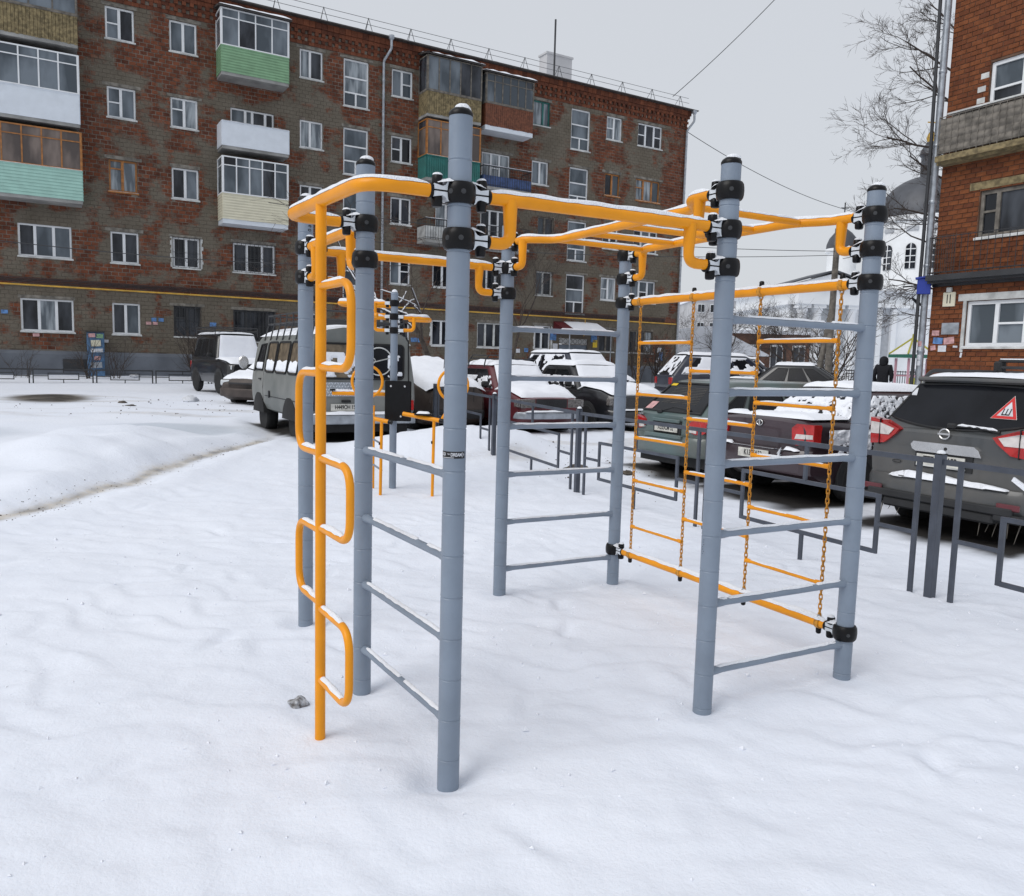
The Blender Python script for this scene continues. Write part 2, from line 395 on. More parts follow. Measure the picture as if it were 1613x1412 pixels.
def path_d(x, y):
    best = 9
    for (ax, ay), (bx, by) in zip(PATH[:-1], PATH[1:]):
        dx, dy = bx-ax, by-ay; t = max(0, min(1, ((x-ax)*dx+(y-ay)*dy)/(dx*dx+dy*dy)))
        d = sqrt((x-ax-t*dx)**2+(y-ay-t*dy)**2); best = min(best, d)
    return best
BASE_CTRL = [(0, 0)]
def base_h(x, y):
    """the lie of the land without small relief"""
    v = -x*E2.x*-1 if False else x*E2.x + y*E2.y
    return .22*sm(8, 14, v) + .08*sm(14, 24, v) + .35*sm(31, 36.3, v) + .12*sm(14, 24, x*E1.x+y*E1.y)*(1-sm(22, 35, v))
FOOT = [(R.uniform(-4.2, -.9), R.uniform(1.9, 8.5)) for _ in range(46)] + [(R.uniform(-.6, 3.4), R.uniform(1.9, 7)) for _ in range(26)]
FOOT = [(a, b, R.uniform(.03, .10), R.uniform(.006, .03), R.uniform(0, 3)) for a, b in FOOT]
def relief(x, y):
    d = sqrt(x*x+y*y); h = 0
    if d < 45:
        # wind ripples: ridged bands across the wind
        w = noise.noise((x*.55, y*.55, 3.1)); k = 1/(1+d*.04)
        u = y*2.6 + x*.55 + 1.9*noise.noise((x*.8, y*.6, 0)) + 1.0*noise.noise((x*2.1, y*1.9, 5))
        f = u-math.floor(u); rid = (f/.86 if f < .86 else (1-f)/.14)
        h += .026*rid*(.25+.75*max(0, noise.noise((x*.7, y*.9, 8))+.35))*k
        u = y*5.2 - x*.9 + 1.7*noise.noise((x*1.5, y*1.2, 12)) + .9*noise.noise((x*4.1, y*3.9, 15))
        f = u-math.floor(u); rid = (f/.8 if f < .8 else (1-f)/.2)
        h += .012*rid*max(0, noise.noise((x*1.1, y*1.3, 18))+.45)*k
        h += .035*w + .020*noise.noise((x*1.7, y*2.3, 1.3)) + .009*noise.noise((x*5.3, y*6.7, 2.2)) + .004*noise.noise((x*13, y*15, 3.2))*(d < 12)
    if d < 22:
        for n_, (px, py) in POSTS.items():
            q = (x-px)**2+(y-py)**2
            if q < .36:
                e = math.exp(-q/.035); h = h*(1-e) + e*(POSTZ[n_]-.006) + (.012*math.exp(-(sqrt(q)-.17)**2/.004))
        for fx, fy, fr, fd, fa in FOOT:
            q = (x-fx)**2+(y-fy)**2
            if q < .12: h -= fd*gauss(x, y, fx, fy, fr*1.7, fr*.55, fa) - fd*.5*gauss(x, y, fx+cos(fa+1.5)*.07, fy+sin(fa+1.5)*.07, fr*1.6, fr*.5, fa)
        # mound along the trodden path, cleared snow piles
        h += .34*gauss(x, y, -5.75, 11.2, .95, 2.4, .12)*(1+.5*noise.noise((x*1.3, y*1.3, 6))) + .16*gauss(x, y, -7.6, 9.6, 1.4, 2.0, -.3)
        pd = path_d(x, y)
        if pd < 1.2: h -= .07*math.exp(-(pd/.28)**2) - .03*math.exp(-((pd-.5)/.2)**2)
        h += .36*gauss(x, y, -.95, 13.5, .95, .8, .4) + .26*gauss(x, y, .1, 13.6, .7, .55) + .15*gauss(x, y, -2.0, 13.0, .8, .5)
    return h
def ground_z(x, y): return base_h(x, y) + relief(x, y)
def gauss_q(x, y):      # bare muddy patch, long axis away from the camera
    dx, dy = x+12.9, y-22.6; return ((dx*-.487+dy*.873)/1.9)**2 + ((dx*.873+dy*.487)/.95)**2
FN_ = (-sin(radians(30.75)), cos(radians(30.75)))
def ground():
    def axis(lo, hi, dense0, dense1, step, grow):
        a = [dense0]; 
        while a[-1] < dense1: a.append(a[-1]+step)
        s_ = step
        while a[-1] < hi: s_ *= grow; a.append(a[-1]+s_)
        b = []; s_ = step; q = dense0
        while q > lo: s_ *= grow; q -= s_; b.append(q)
        return b[::-1]+a
    xs = axis(-1500, 1500, -4.2, 4.2, .036, 1.035); ys = axis(-60, 2500, 1.5, 8.2, .036, 1.022)
    m = MB(); nx, ny = len(xs), len(ys); dirt = []; ice = []; bare = []
    bare_shade_spots = [(6.0, 9.1, 2.35, 1.0, A28), (4.8, 11.3, 2.3, .95, A28), (3.9, 13.0, 2.2, .95, A28), (-3.6, 15.7, 2.3, 1.05, radians(120)), (-.6, 18.4, 2.2, .95, A28-pi/2), (1.3, 19.4, 2.2, .95, A28-pi/2), (-1.9, 18.2, 1.9, .9, A28-pi/2), (7.2, 27.6, 2.3, 1, .14), (9.05, 25.6, 2.3, 1, -.44)]  # vehicle footprints: their shadow painted near-black, together with bare ground
    for y in ys:
        for x in xs:
            m.v.append((x, y, ground_z(x, y)))
            dd = 0; ii = 0
            if -18 < x < 3 and 5 < y < 32:
                pd = path_d(x, y); dd = .50*math.exp(-(pd/(.13+.06*noise.noise((x*2, y*2, 9))))**2)*(1 if y < 14 else .5)+.30*math.exp(-(pd/.36)**2)
                dd = max(dd, 1.2*math.exp(-gauss_q(x, y)**1.5*.7), .40*gauss(x, y, -4.5, 15.5, 2.2, 1.0))
                dd = max(dd, .55*sm(.35, .7, noise.noise((x*.35, y*.9, 3))+.35)*sm(15, 18, y)*(1-sm(24, 27, y)))
                ii = .95*math.exp(-(((x+6.3+.2*(y-14.6))/1.45)**2+((y-14.8)/1.5)**2+.3*noise.noise((x, y, 0)))**4) + .7*math.exp(-(((x+9.6)/1.5)**2+((y-13)/1.6)**2)**4)
            if -1 < x < 6 and 9 < y < 20: dd = max(dd, .55*sm(.3, .6, noise.noise((x*.6, y*.9, 6))+.3)*sm(10, 11.5, y-.0*x))
            bb = 0
            if -17 < x < -9 and 19 < y < 27: bb = min(1, 1.5*math.exp(-gauss_q(x, y)**2)*(.85+.7*noise.noise((x*1.7, y*1.7, 4))))*.9
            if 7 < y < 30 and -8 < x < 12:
                for sx_, sy_, sl, sw, sa in bare_shade_spots:
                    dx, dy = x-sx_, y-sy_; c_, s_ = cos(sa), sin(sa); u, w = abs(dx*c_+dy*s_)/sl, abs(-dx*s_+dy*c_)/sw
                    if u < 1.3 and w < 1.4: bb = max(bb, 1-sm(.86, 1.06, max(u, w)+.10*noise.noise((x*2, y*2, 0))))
            if 14 < y < 30 and -20 < x < 9:      # wheel tracks along the front of the block
                vv = x*FN_[0]+y*FN_[1]
                for t0 in (20.2, 21.8, 24.0, 25.5):
                    dd = max(dd, .52*math.exp(-((vv-t0-.25*noise.noise((x*.3, y*.3, t0)))/.17)**2)*sm(-.25, .25, noise.noise((x*.8, y*.8, t0))+.05))
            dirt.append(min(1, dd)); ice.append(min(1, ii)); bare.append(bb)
    for j in range(ny-1):
        for i in range(nx-1):
            a = j*nx+i; m.f.append((a, a+1, a+nx+1, a+nx))
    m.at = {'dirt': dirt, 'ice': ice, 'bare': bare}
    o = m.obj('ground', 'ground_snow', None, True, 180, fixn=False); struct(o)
    o['label'] = 'snow-covered courtyard ground with a trodden sandy trail'
ground()

# ------------------------------------------------------------------ climbing frame (posts, clamps, bars, walls, snake pole, chain ladder)
Z3, Z2, Z1 = 2.460, 2.292, 2.124        # clamp levels: ladder, pull-up bars, braces
RP = .0445                              # post radius
frame = thing('climbing_frame', 'large grey and orange climbing frame with rung walls and chain ladder standing in snow', 'climbing frame', (0, 4.4, 0))
FO = V((0, 4.4, 0))
def pp(n, z): return V((POSTS[n][0], POSTS[n][1], z)) - FO
def make_post(name, top=2.605):
    x, y = POSTS[name]; prof = [(RP, -.35-.0)]
    z0 = POSTZ[name]; k = 0; z = .045 + (ord(name) % 5)*.011
    while z < top-.05:
        prof += [(RP+.0004, z-.0055), (RP-.0016, z-.002), (RP-.0016, z+.0008), (RP+.0009, z+.003), (RP, z+.016)]; z += .1675
    prof += [(RP, top-.033)]
    o = MB().lathe(prof, n=40).obj('post', 'post', frame, True, 25, pp(name, 0))
    MB().lathe([(RP+.0012, -.033), (RP+.0018, -.022), (RP-.004, -.012), (RP-.016, -.003), (.008, 0)], n=32).obj('post_cap', 'black', o, True, 50, (0, 0, top))
    m = MB(); n_ = 14
    for i in range(7):
        f = i/6; r_ = (RP-.012)*cos(f*pi/2)**.7
        m.v += [(r_*cos(2*pi*k/n_)*(1+.12*sin(3*k+ord(name))) + .006, r_*sin(2*pi*k/n_)*(1+.12*cos(2*k)), top-.008+.022*sin(f*pi/2)) for k in range(n_)]
    m.f = [(i*n_+k, i*n_+(k+1) % n_, (i+1)*n_+(k+1) % n_, (i+1)*n_+k) for i in range(6) for k in range(n_)]
    m.obj('snow_cap', 'snowcap', o, True, 80)
    return o
post_o = {n_: make_post(n_, 2.505 if n_ == 'E' else 2.605) for n_ in POSTS}

CL_ARM = .128
def clamp(name, z, dirs, bolts=((0.6),), snow=True):
    """black collar round a post with one metal bracket per attached bar"""
    p = pp(name, z); hh = .040
    prof = [(RP+.001, -hh), (RP+.009, -hh+.001), (RP+.015, -hh+.010), (RP+.0175, -.016), (RP+.0185, 0), (RP+.0175, .016), (RP+.015, hh-.010), (RP+.009, hh-.001), (RP+.001, hh)]
    c = MB().lathe(prof, n=36).obj('clamp', 'black', frame, True, 40, p)
    for d in dirs:
        d = V(d).normalized(); s = V((-d.y, d.x, 0)); rot = Matrix((d, s, V((0, 0, 1)))).transposed()
        # flared cheeks of the collar towards the bar
        m = MB()
        for sg in (-1, 1):
            poly = [(RP+.004, .003), (.112, .003), (.112, .0235), (.098, .021), (.078, .017), (RP+.022, .022), (RP+.013, .035), (RP+.004, .036)]
            m.prism([(a, b*sg) for a, b in poly], lambda a, b, h: tuple(d*a + V((0, 0, b)) + s*h), -.022, .022)
        m.obj('bracket', 'alu', c, True, 30)
        m = MB(); m.box(d*.083, (.062, .046, .0045), rot)
        m.lathe([(.0262, -.006), (.0285, -.004), (.0285, .003), (.0265, .006)], n=24, axis='x')
        k = len(m.v)-24*4
        for i in range(k, len(m.v)): m.v[i] = tuple(rot @ V(m.v[i]) + d*.119)
        m.obj('socket', 'black', c, True, 40)
        for sg in (-1, 1):
            m = MB(); m.lathe([(.010, .012), (.0165, .0175), (.0205, .024), (.0195, .052), (.0165, .058), (.008, .060)], n=16)
            m.v = [tuple(rot @ V((v[0]*1.0, v[1]*1.2, v[2]*sg)) + d*.092) for v in m.v]
            m.obj('knob', 'black', c, True, 40)
        if snow:
            m = MB(); zt = .060; sd = R.random()*9
            def dom(u, v_):
                a = 2*pi*v_; r_ = .0185*sin(u*pi/2)*(1+.1*sin(3*a+sd)); return tuple(rot @ V((r_*cos(a), r_*sin(a)*1.2, zt-.003+.011*cos(u*pi/2))) + d*.092)
            m.grid(dom, 5, 12)
            def wed(u, v_):
                a = (v_-.5)*1.7; rr = RP+.004+.058*u; q = d*cos(a*(1-u*.55))*rr + s*sin(a*(1-u*.55))*rr*(1-.35*u)
                return tuple(q + V((0, 0, (hh-.002)*(1-u)+.027*u + .012*sin(pi*v_)*(1+.6*noise.noise((u*4, v_*4, sd))))))
            m.grid(wed, 7, 9); m.obj('snow_patch', 'snowcap', c, True, 80)
    for a in bolts:
        b = MB(); d = V((cos(a), sin(a), 0)); b.tube([d*(RP+.012), d*(RP+.0185)], [.0115, .0095], 12); b.tube([d*(RP+.018), d*(RP+.0195)], .005, 8)
        b.obj('bolt', 'dark_metal', c, True, 40)
    return c
def gpt(a, b, z, o='D'):
    p = pp(o, 0); return p + E1*a + E2*b + V((0, 0, z))
def bar(name, pts, r, rad=.06, snow=True, seed=1, th=.010, wid=.75, m='yellow', patchy=0, n=14):
    q = fillet(pts, rad, 7) if len(pts) > 2 else [V(p) for p in pts]
    o = MB().tube(q, r, n).obj(name, m, frame, True, 50)
    if snow: snow_strip(q, r, th, wid, seed, o, patchy)
    return o
RB = .0255
def toward(a, b): d = pp(b, 0)-pp(a, 0); return d.normalized()
def brace(a, dirv, z_hi, z_lo, off=.215, seed=1, base=None):
    """J-shaped brace: leaves the bar, drops, and curls back into the lower clamp"""
    p = pp(a, 0); d = V(dirv).normalized()
    q = [p+d*off+V((0, 0, z_hi)), p+d*(off+.004)+V((0, 0, z_lo)), p+d*.120+V((0, 0, z_lo))]
    qq = fillet(q, .055, 8)
    m = MB(); m.tube(qq, [.030]+[.024]*(len(qq)-1), 14); o = m.obj('brace', 'yellow', frame, True, 50)
    snow_strip([p+d*(off-.035)+V((0, 0, z_lo)), p+d*.124+V((0, 0, z_lo))], .024, .008, .6, seed, o)
def straight(a, b, z, seed, braces=True, zl=None, th=.011):
    d = toward(a, b); p, q = pp(a, z)+d*.118, pp(b, z)-d*.118
    o = bar('pull_up_bar', [p, q], RB, seed=seed, th=th)
    if braces:
        brace(a, d, z, zl or Z1, seed=seed+.3); brace(b, -d, z, zl or Z1, seed=seed+.6)
cam_az = lambda n_: atan2(-POSTS[n_][1], -POSTS[n_][0])
# C - F, A - D, A - B pull-up bars
straight('C', 'F', Z2, 1.1); straight('A', 'D', Z2, 2.2); straight('A', 'B', Z2+.008, 3.3)
dCF, dAD, dAB = toward('C', 'F'), toward('A', 'D'), toward('A', 'B')
OUT = .37
loopd = -E1
clamp('C', Z2, [dCF, loopd], (cam_az('C')+.25, cam_az('C')-.55)); clamp('C', Z1, [dCF], (cam_az('C')+.15, cam_az('C')-.75))
clamp('B', Z2+.010, [loopd, -dAB], (cam_az('B')+.1,)); clamp('B', Z1+.010, [-dAB], (cam_az('B')+.2, cam_az('B')-.7))
clamp('A', Z2+.010, [dAD, dAB], (cam_az('A')-.6,)); clamp('A', Z1+.008, [dAD, dAB], (cam_az('A')-.6,))
# horizontal U-shaped bar carrying the snake pole
pc, pb = pp('C', Z2), pp('B', Z2+.010)
o_loop = bar('curved_bar', [pc+loopd*.118, pc+loopd*OUT, pb+loopd*OUT, pb+loopd*.118], RB, rad=.15, seed=4.4, th=.012)
mid = (pc+pb)*.5 + loopd*OUT
pole_top, pole_bot = mid, V((mid.x, mid.y, -.28))
MB().tube([pole_top, pole_bot], .0225, 16).obj('snake_pole', 'yellow', frame, True, 50)
SD = (pc-pb); SD.z = 0; SD.normalize()
for i, (sg, zt, zb) in enumerate([(1, 1.955, 1.625), (-1, 1.60, 1.265), (1, 1.245, .950), (-1, .935, .620), (1, .600, .285)]):
    ex = (.355 if sg > 0 else -.305)
    b0 = V((mid.x, mid.y, 0))
    q = [b0+V((0, 0, zt)), b0+SD*ex+V((0, 0, zt)), b0+SD*ex+V((0, 0, zb)), b0+V((0, 0, zb))]
    qq = fillet(q, .10, 9)
    o = MB().tube(qq, .0165, 14).obj('foot_loop', 'yellow', frame, True, 50)
    st = b0+SD*(.02 if sg > 0 else -.02)
    snow_strip([st+V((0, 0, zt)), b0+SD*(ex*.80)+V((0, 0, zt-.003))], .0165, .008, .7, 5+i, o)
    snow_strip([st+V((0, 0, zb)), b0+SD*(ex*.82)+V((0, 0, zb))], .0165, .010, .8, 6.5+i, o)
# rung walls
def wall(a, b, ks, seed):
    d = toward(a, b); L = (pp(b, 0)-pp(a, 0)).length
    for k in ks:
        z = .213+.335*k; p, q = pp(a, z), pp(b, z); rr = .0172
        pts = [p+d*.03, p+d*.075, p+d*.11, q-d*.11, q-d*.075, q-d*.03]
        o = MB().tube(pts, [rr*1.35, rr*1.2, rr, rr, rr*1.2, rr*1.35], 14).obj('rung', 'post', frame, True, 60)
        snow_strip([p+d*.05, q-d*.05], rr, .0065, .62, seed+k*1.7, o, patchy=.55)
wall('B', 'C', range(4), 11); wall('D', 'E', range(6), 12); wall('F', 'G', range(6), 13)
# monkey-bar ladder D-F / E-G
LB = 2.094
for nm, a0, jog, sd in (('D', 0.004, .18, 21), ('E', .979, -.105, 22)):
    b0_ = 0 if nm == 'D' else 0
    q = [gpt(a0, -.118, Z3), gpt(a0, -.215, Z3), gpt(a0+jog, -.345, Z3), gpt(a0+jog, -LB+.42, Z3), gpt(a0+.004, -LB+.27, Z3), gpt(a0+.010, -LB+.118, Z3)]
    bar('ladder_rail', q, RB*.95, rad=.08, seed=sd, th=.010)
for i, b_ in enumerate((-.325, -.675, -1.03, -1.38, -1.70)):
    bar('ladder_rung', [gpt(.184, b_, Z3), gpt(.874, b_, Z3)], .0175, seed=30+i, th=.008)
for n_, sg in (('D', -1), ('E', -1), ('F', 1), ('G', 1)):
    brace(n_, E2*sg, Z3, Z2, off=.20, seed=40+ord(n_))
for n_, sg in (('D', -1), ('E', -1)):
    clamp(n_, Z3-.005, [E2*sg], (cam_az(n_)+.4,))
clamp('D', Z2, [E2*-1, -dAD], (cam_az('D')+.2,)); clamp('D', Z1, [-dAD], (cam_az('D'),))
dFC = -dCF
clamp('F', Z3-.004, [E2], (cam_az('F')+.1,)); clamp('F', Z2-.006, [E2, dFC], (cam_az('F')+.15,)); clamp('F', Z1-.006, [dFC], (cam_az('F')+.15,))
dEG = toward('E', 'G')
clamp('E', Z2-.005, [-E2], (cam_az('E')+.5,)); clamp('E', Z1-.008, [dEG], (cam_az('E')+.5,)); clamp('E', .276, [dEG], (cam_az('E')+.5,))
clamp('G', Z3-.004, [E2], (cam_az('G'),)); clamp('G', Z2-.006, [E2], (cam_az('G'),)); clamp('G', Z1-.004, [-dEG], (cam_az('G'),)); clamp('G', .276, [-dEG], (cam_az('G')+.3,))
# chain ladder
zt_, zb_ = Z1-.006, .277
def eg(s, z): return pp('E', z) + dEG*s
bt = bar('chain_bar', [eg(.118, zt_), eg(1.974, zt_)], RB, seed=51, th=.011); bb = bar('chain_bar', [eg(.118, zb_), eg(1.974, zb_)], RB, seed=52, th=.014)
CH = [.205, .762, 1.350, 1.922]
link_m = MB(); nseg = 14
pts = []
for k in range(nseg):
    a = 2*pi*k/nseg; pts.append((.0085*cos(a), 0, .0095*sin(a) + (.0085 if sin(a) > 0 else -.0085)))
for i, s in enumerate(CH):
    m = MB(); z = zb_+RB; k = 0
    while z < zt_-RB:
        a = (pi/4 if k % 2 else -pi/4) + .1*R.uniform(-1, 1); c_, s_ = cos(a), sin(a)
        p = eg(s, z+.013)
        m.tube([(p.x+q[0]*c_, p.y+q[0]*s_, p.z+q[2]) for q in pts], .0036, 6, closed=True); z += .0268; k += 1
    m.obj('chain', 'chain', frame, True, 60)
    for (zz, sg, bar_) in ((zt_, 1, bt), (zb_, -1, bb)):
        h = MB(); p = eg(s, zz); h.lathe([(RB+.001, -.016), (RB+.006, -.012), (RB+.006, .012), (RB+.001, .016)], n=18, axis='x')
        rot = Matrix((dEG, V((-dEG.y, dEG.x, 0)), V((0, 0, 1)))).transposed(); h.v = [tuple(rot @ V(v)+p) for v in h.v]
        h.obj('chain_band', 'chain', bar_, True, 40)
        h = MB(); h.lathe([(.013, RB-.004), (.0155, RB+.006), (.0145, RB+.030), (.009, RB+.036)], n=12); h.v = [tuple(V((v[0], v[1], v[2]*sg))+p) for v in h.v]
        h.obj('knob', 'black', bar_, True, 40)
        h = MB(); pz = p+V((0, 0, -sg*(RB+.006))); h.tube([pz+V((-.012, 0, 0)), pz+V((-.006, 0, -.012*sg)), pz+V((.006, 0, -.012*sg)), pz+V((.012, 0, 0))], .005, 8)
        h.obj('shackle', 'galv', bar_, True, 40)
        if sg < 0:
            h = MB()
            def dom(u, v_): a = 2*pi*v_; return tuple(p+V((.03*sin(u*pi/2)*cos(a), .03*sin(u*pi/2)*sin(a), RB-.004+.014*cos(u*pi/2))))
            h.grid(dom, 5, 12); h.obj('snow_patch', 'snowcap', bar_, True, 80)
for (i, zs) in ((0, (1.824, 1.458, 1.143, .829, .488)), (1, (1.638, 1.321, .963, .645)), (2, (1.826, 1.462, 1.147, .829, .499))):
    for z in zs:
        p, q = eg(CH[i], z), eg(CH[i+1], z); d = (q-p).normalized()
        o = MB().tube([p, p+d*.03, p+d*.05, q-d*.05, q-d*.03, q], [.0145, .0135, .0112, .0112, .0135, .0145], 12).obj('chain_rung', 'yellow', frame, True, 60)
        snow_strip([p+d*.03, q-d*.03], .0112, .005, .7, z*9+i, o, patchy=.5)
# sticker with lettering round post C
st_z = 1.305; a_c = cam_az('C')
m = MB(); m.grid(lambda u, v_: ((RP+.0007)*cos(a_c-1.55+2.6*u), (RP+.0007)*sin(a_c-1.55+2.6*u), st_z+(v_-.5)*.027), 28, 1)
stk = m.obj('sticker', 'ink', post_o['C'], True, 80)
def wrap(x0, zz): return lambda x, y: V(((RP+.0014)*cos(a_c + x0 + x/RP), (RP+.0014)*sin(a_c + x0 + x/RP), st_z+zz+y))
put_text('BUILD', .0165, 'lettering', 'paper', stk, wrap(-1.22, .002), .80)
put_text('THE', .0065, 'lettering', 'paper', stk, wrap(-.52, .003), .8)
put_text('DREAM', .0185, 'lettering', 'paper', stk, wrap(.17, .001), .72)
m = MB(); f_ = wrap(.83, .001); m.add([f_(-.006, -.010), f_(-.004, -.010), f_(-.004, .010), f_(-.006, .010), f_(-.002, .009), f_(.006, .000), f_(-.002, -.007), f_(.0015, .0)], [(0, 1, 2, 3), (4, 5, 7), (5, 6, 7)])
m.obj('arrow_mark', 'paper', stk)
m = MB(); f_ = wrap(-.62, -.0105); m.grid(lambda u, v_: f_((u-.5)*.052, (v_-.5)*.002), 14, 1); m.obj('underline', 'paper', stk)
# pencilled digits on post A, scuffs on F
me_f = lambda x, y: V(((RP+.0008)*cos(cam_az('A')+.55 - y/RP), (RP+.0008)*sin(cam_az('A')+.55 - y/RP), 2.40 - x))
for o_ in (put_text('0 9', .030, 'pencil_mark', 'ink', post_o['A'], lambda x, y: V(((RP+.0009)*cos(cam_az('A')+.52 + y/RP), (RP+.0009)*sin(cam_az('A')+.52 + y/RP), 2.415 + x))),): pass
m = MB()
for k in range(7):
    a = cam_az('F')-.9+R.uniform(-.1, .12); z = .86-.011*k; r_ = RP+.0009
    m.add([(r_*cos(a), r_*sin(a), z), (r_*cos(a+.06), r_*sin(a+.06), z+.001), (r_*cos(a+.06), r_*sin(a+.06), z+.005), (r_*cos(a), r_*sin(a), z+.006)], [(0, 1, 2, 3)])
m.obj('scuff', 'ink', post_o['F'])

# ------------------------------------------------------------------ the long brick apartment block
A30 = radians(30.75); DF = 36.34; ZG = .60
FN = V((-sin(A30), cos(A30), 0))
blk = thing('apartment_block', 'long five-storey brick apartment block with peeling grey plaster behind the parked vehicles', 'building', FN*DF+V((0, 0, ZG)), A30)
def L3(s, out, z): return (s, -out, z-ZG)
S0, S1, ZW0, ZW1 = -9.0, 32.62, .2, 16.0
ROWS = [(2.31, 3.55), (5.12, 6.34), (7.88, 9.11), (10.69, 11.86), (13.61, 14.82)]
# windows: (s0, s1, floor, kind, mullions (fractions), frame material, pane material, transom)
WIN = []
def W(s0, s1, fl, mul=(.5,), fm='white_frame', pm='pane_dark', tr=(), bars=False, lint=True, zz=None, surround=False):
    z0, z1 = zz if zz else ROWS[fl-1]; WIN.append(dict(s0=s0, s1=s1, z0=z0, z1=z1, mul=mul, fm=fm, pm=pm, tr=tr, bars=bars, lint=lint, sur=surround))
for c, (a, b) in {'cL': (-8.2, -6.9), 'cM': (-5.6, -4.6), 'cN': (-3.3, -2.3)}.items():
    for f in range(1, 6): W(a, b, f, pm=R.choice(['pane_dark', 'pane_grey', 'pane_curtain']))
W(-.2, 1.58, 1, (.34, .67), pm='pane_dark'); W(-.2, 1.58, 2, (.31, .66), pm='pane_grey')
for f, pm, fm, tr in ((1, 'pane_dark', 'white_frame', ()), (2, 'pane_dark', 'white_frame', ()), (3, 'pane_curtain', 'wood_orange', ((0, .72),)), (4, 'pane_grey', 'white_frame', ((0, .5),)), (5, 'pane_grey', 'white_frame', ((0, .5),))):
    W(2.93, 3.95, f, (.48,), fm, pm, tr)
for f, pm, fm, tr, br in ((1, 'pane_dark', 'dark_metal', ((0, .62),), True), (2, 'pane_dark', 'white_frame', (), True), (3, 'pane_grey', 'white_frame', (), False), (4, 'pane_grey', 'white_frame', ((0, .62),), False), (5, 'pane_grey', 'white_frame', (), False)):
    W(5.23, 6.26, f, (.5,), fm, pm, tr, bars=br, surround=(f == 2))
W(7.60, 9.36, 1, (.3, .8), 'dark_metal', 'pane_dark', bars=True, zz=(2.2, 3.52)); W(7.60, 9.36, 2, (.33, .70), pm='pane_dark', bars=True)
for f in (3, 4, 5): W(7.55, 9.35, f, (.34, .5, .80), pm='pane_grey', tr=((2, .6),), zz=(ROWS[f-1][0]-.5, ROWS[f-1][1]))
for f, pm in ((1, 'pane_dark'), (2, 'pane_dark'), (3, 'pane_dark'), (4, 'pane_curtain'), (5, 'pane_curtain')): W(10.46, 11.48, f, (.45,), pm=pm)
for f in (2, 3, 4, 5):
    z1 = ROWS[f-1][1]; W(12.42, 13.59, f, (), pm='pane_grey', zz=(z1-2.04, z1), tr=(('st',),))
    W(24.68, 25.89, f, (), pm='pane_grey', zz=(z1-2.06, z1), tr=(('st',),))
for f, pm, tr in ((1, 'pane_dark', ()), (2, 'pane_dark', ((1, .5),)), (3, 'pane_dark', ()), (4, 'pane_dark', ((0, .5),)), (5, 'pane_grey', ((1, .5),))): W(14.70, 15.73, f, (.5,), pm=pm, tr=tr)
for f in (1, 2): W(16.9, 18.5, f, (.33, .67), pm='pane_dark', lint=True, surround=(f == 1))
for f in (1, 2): W(19.4, 20.9, f, (.33, .67), pm='pane_dark', fm='dirty_white' if f == 1 else 'white_frame', bars=(f == 2))
for f in (3, 4, 5): W(17.0, 18.6, f, (.36, .66), pm='pane_dark', zz=(ROWS[f-1][0]-.4, ROWS[f-1][1]))
for f in (3, 4, 5): W(19.45, 21.05, f, (.34, .64), pm='pane_curtain' if f == 4 else 'pane_dark', zz=(ROWS[f-1][0]-.4, ROWS[f-1][1]), tr=((1, .55),))
W(22.82, 23.80, 1, (.45,), pm='pane_dark', surround=True); W(22.78, 23.80, 2, (.45,), 'dirty_white', 'pane_dark', bars=True); W(22.8, 23.8, 3, (.45,), 'wood_grey', 'pane_dark'); W(22.35, 23.35, 4, (.5,), pm='pane_curtain'); W(22.3, 23.35, 5, (.62,), 'teal', 'pane_curtain')
for f, pm, fm, tr in ((1, 'pane_dark', 'wood_grey', ()), (2, 'pane_curtain', 'white_frame', ((0, .5),)), (3, 'pane_dark', 'white_frame', ()), (4, 'pane_dark', 'wood_orange', ()), (5, 'pane_curtain', 'white_frame', ((0, .5),))): W(26.97, 28.0, f, (.5,), fm, pm, tr)
for f, pm, fm, tr in ((1, 'pane_dark', 'wood_grey', ()), (2, 'pane_grey', 'white_frame', ((1, .5),)), (3, 'pane_curtain', 'white_frame', ()), (4, 'pane_curtain', 'wood_orange', ((0, .6),)), (5, 'pane_dark', 'white_frame', ((0, .5), (2, .5)))): W(29.10, 30.82, f, (.33, .68), fm, pm, tr)
OPEN = [(w['s0'], w['s1'], w['z0'], w['z1']) for w in WIN] + [(24.35, 26.25, .3, 2.95)]
def in_open(s, z, pad=0): return any(a-pad < s < b+pad and c-pad < z < d+pad for a, b, c, d in OPEN)
def wall_cells(m, x0, x1, z0, z1, opens, conv, depth):
    xs = sorted({x0, x1, *[o[0] for o in opens], *[o[1] for o in opens]}); zs = sorted({z0, z1, *[o[2] for o in opens], *[o[3] for o in opens]})
    for a, b in zip(xs[:-1], xs[1:]):
        for c, d in zip(zs[:-1], zs[1:]):
            cx, cz = (a+b)/2, (c+d)/2
            if any(o[0] < cx < o[1] and o[2] < cz < o[3] for o in opens): continue
            m.add([conv(a, 0, c), conv(b, 0, c), conv(b, 0, d), conv(a, 0, d)], [(0, 1, 2, 3)])
    for a, b, c, d in opens:
        m.add([conv(a, 0, c), conv(b, 0, c), conv(b, 0, d), conv(a, 0, d), conv(a, -depth, c), conv(b, -depth, c), conv(b, -depth, d), conv(a, -depth, d)], [(0, 4, 5, 1), (1, 5, 6, 2), (2, 6, 7, 3), (3, 7, 4, 0)])
m = MB(); wall_cells(m, S0, S1, ZW0, ZW1, OPEN, L3, .2)
m.add([L3(S0, -12, ZW0), L3(S0, 0, ZW0), L3(S0, 0, ZW1), L3(S0, -12, ZW1), L3(S1, 0, ZW0), L3(S1, -12, ZW0), L3(S1, -12, ZW1), L3(S1, 0, ZW1)], [(0, 1, 2, 3), (4, 5, 6, 7), (1, 0, 5, 4)])
m.obj('wall', 'mortar', blk, fixn=False)
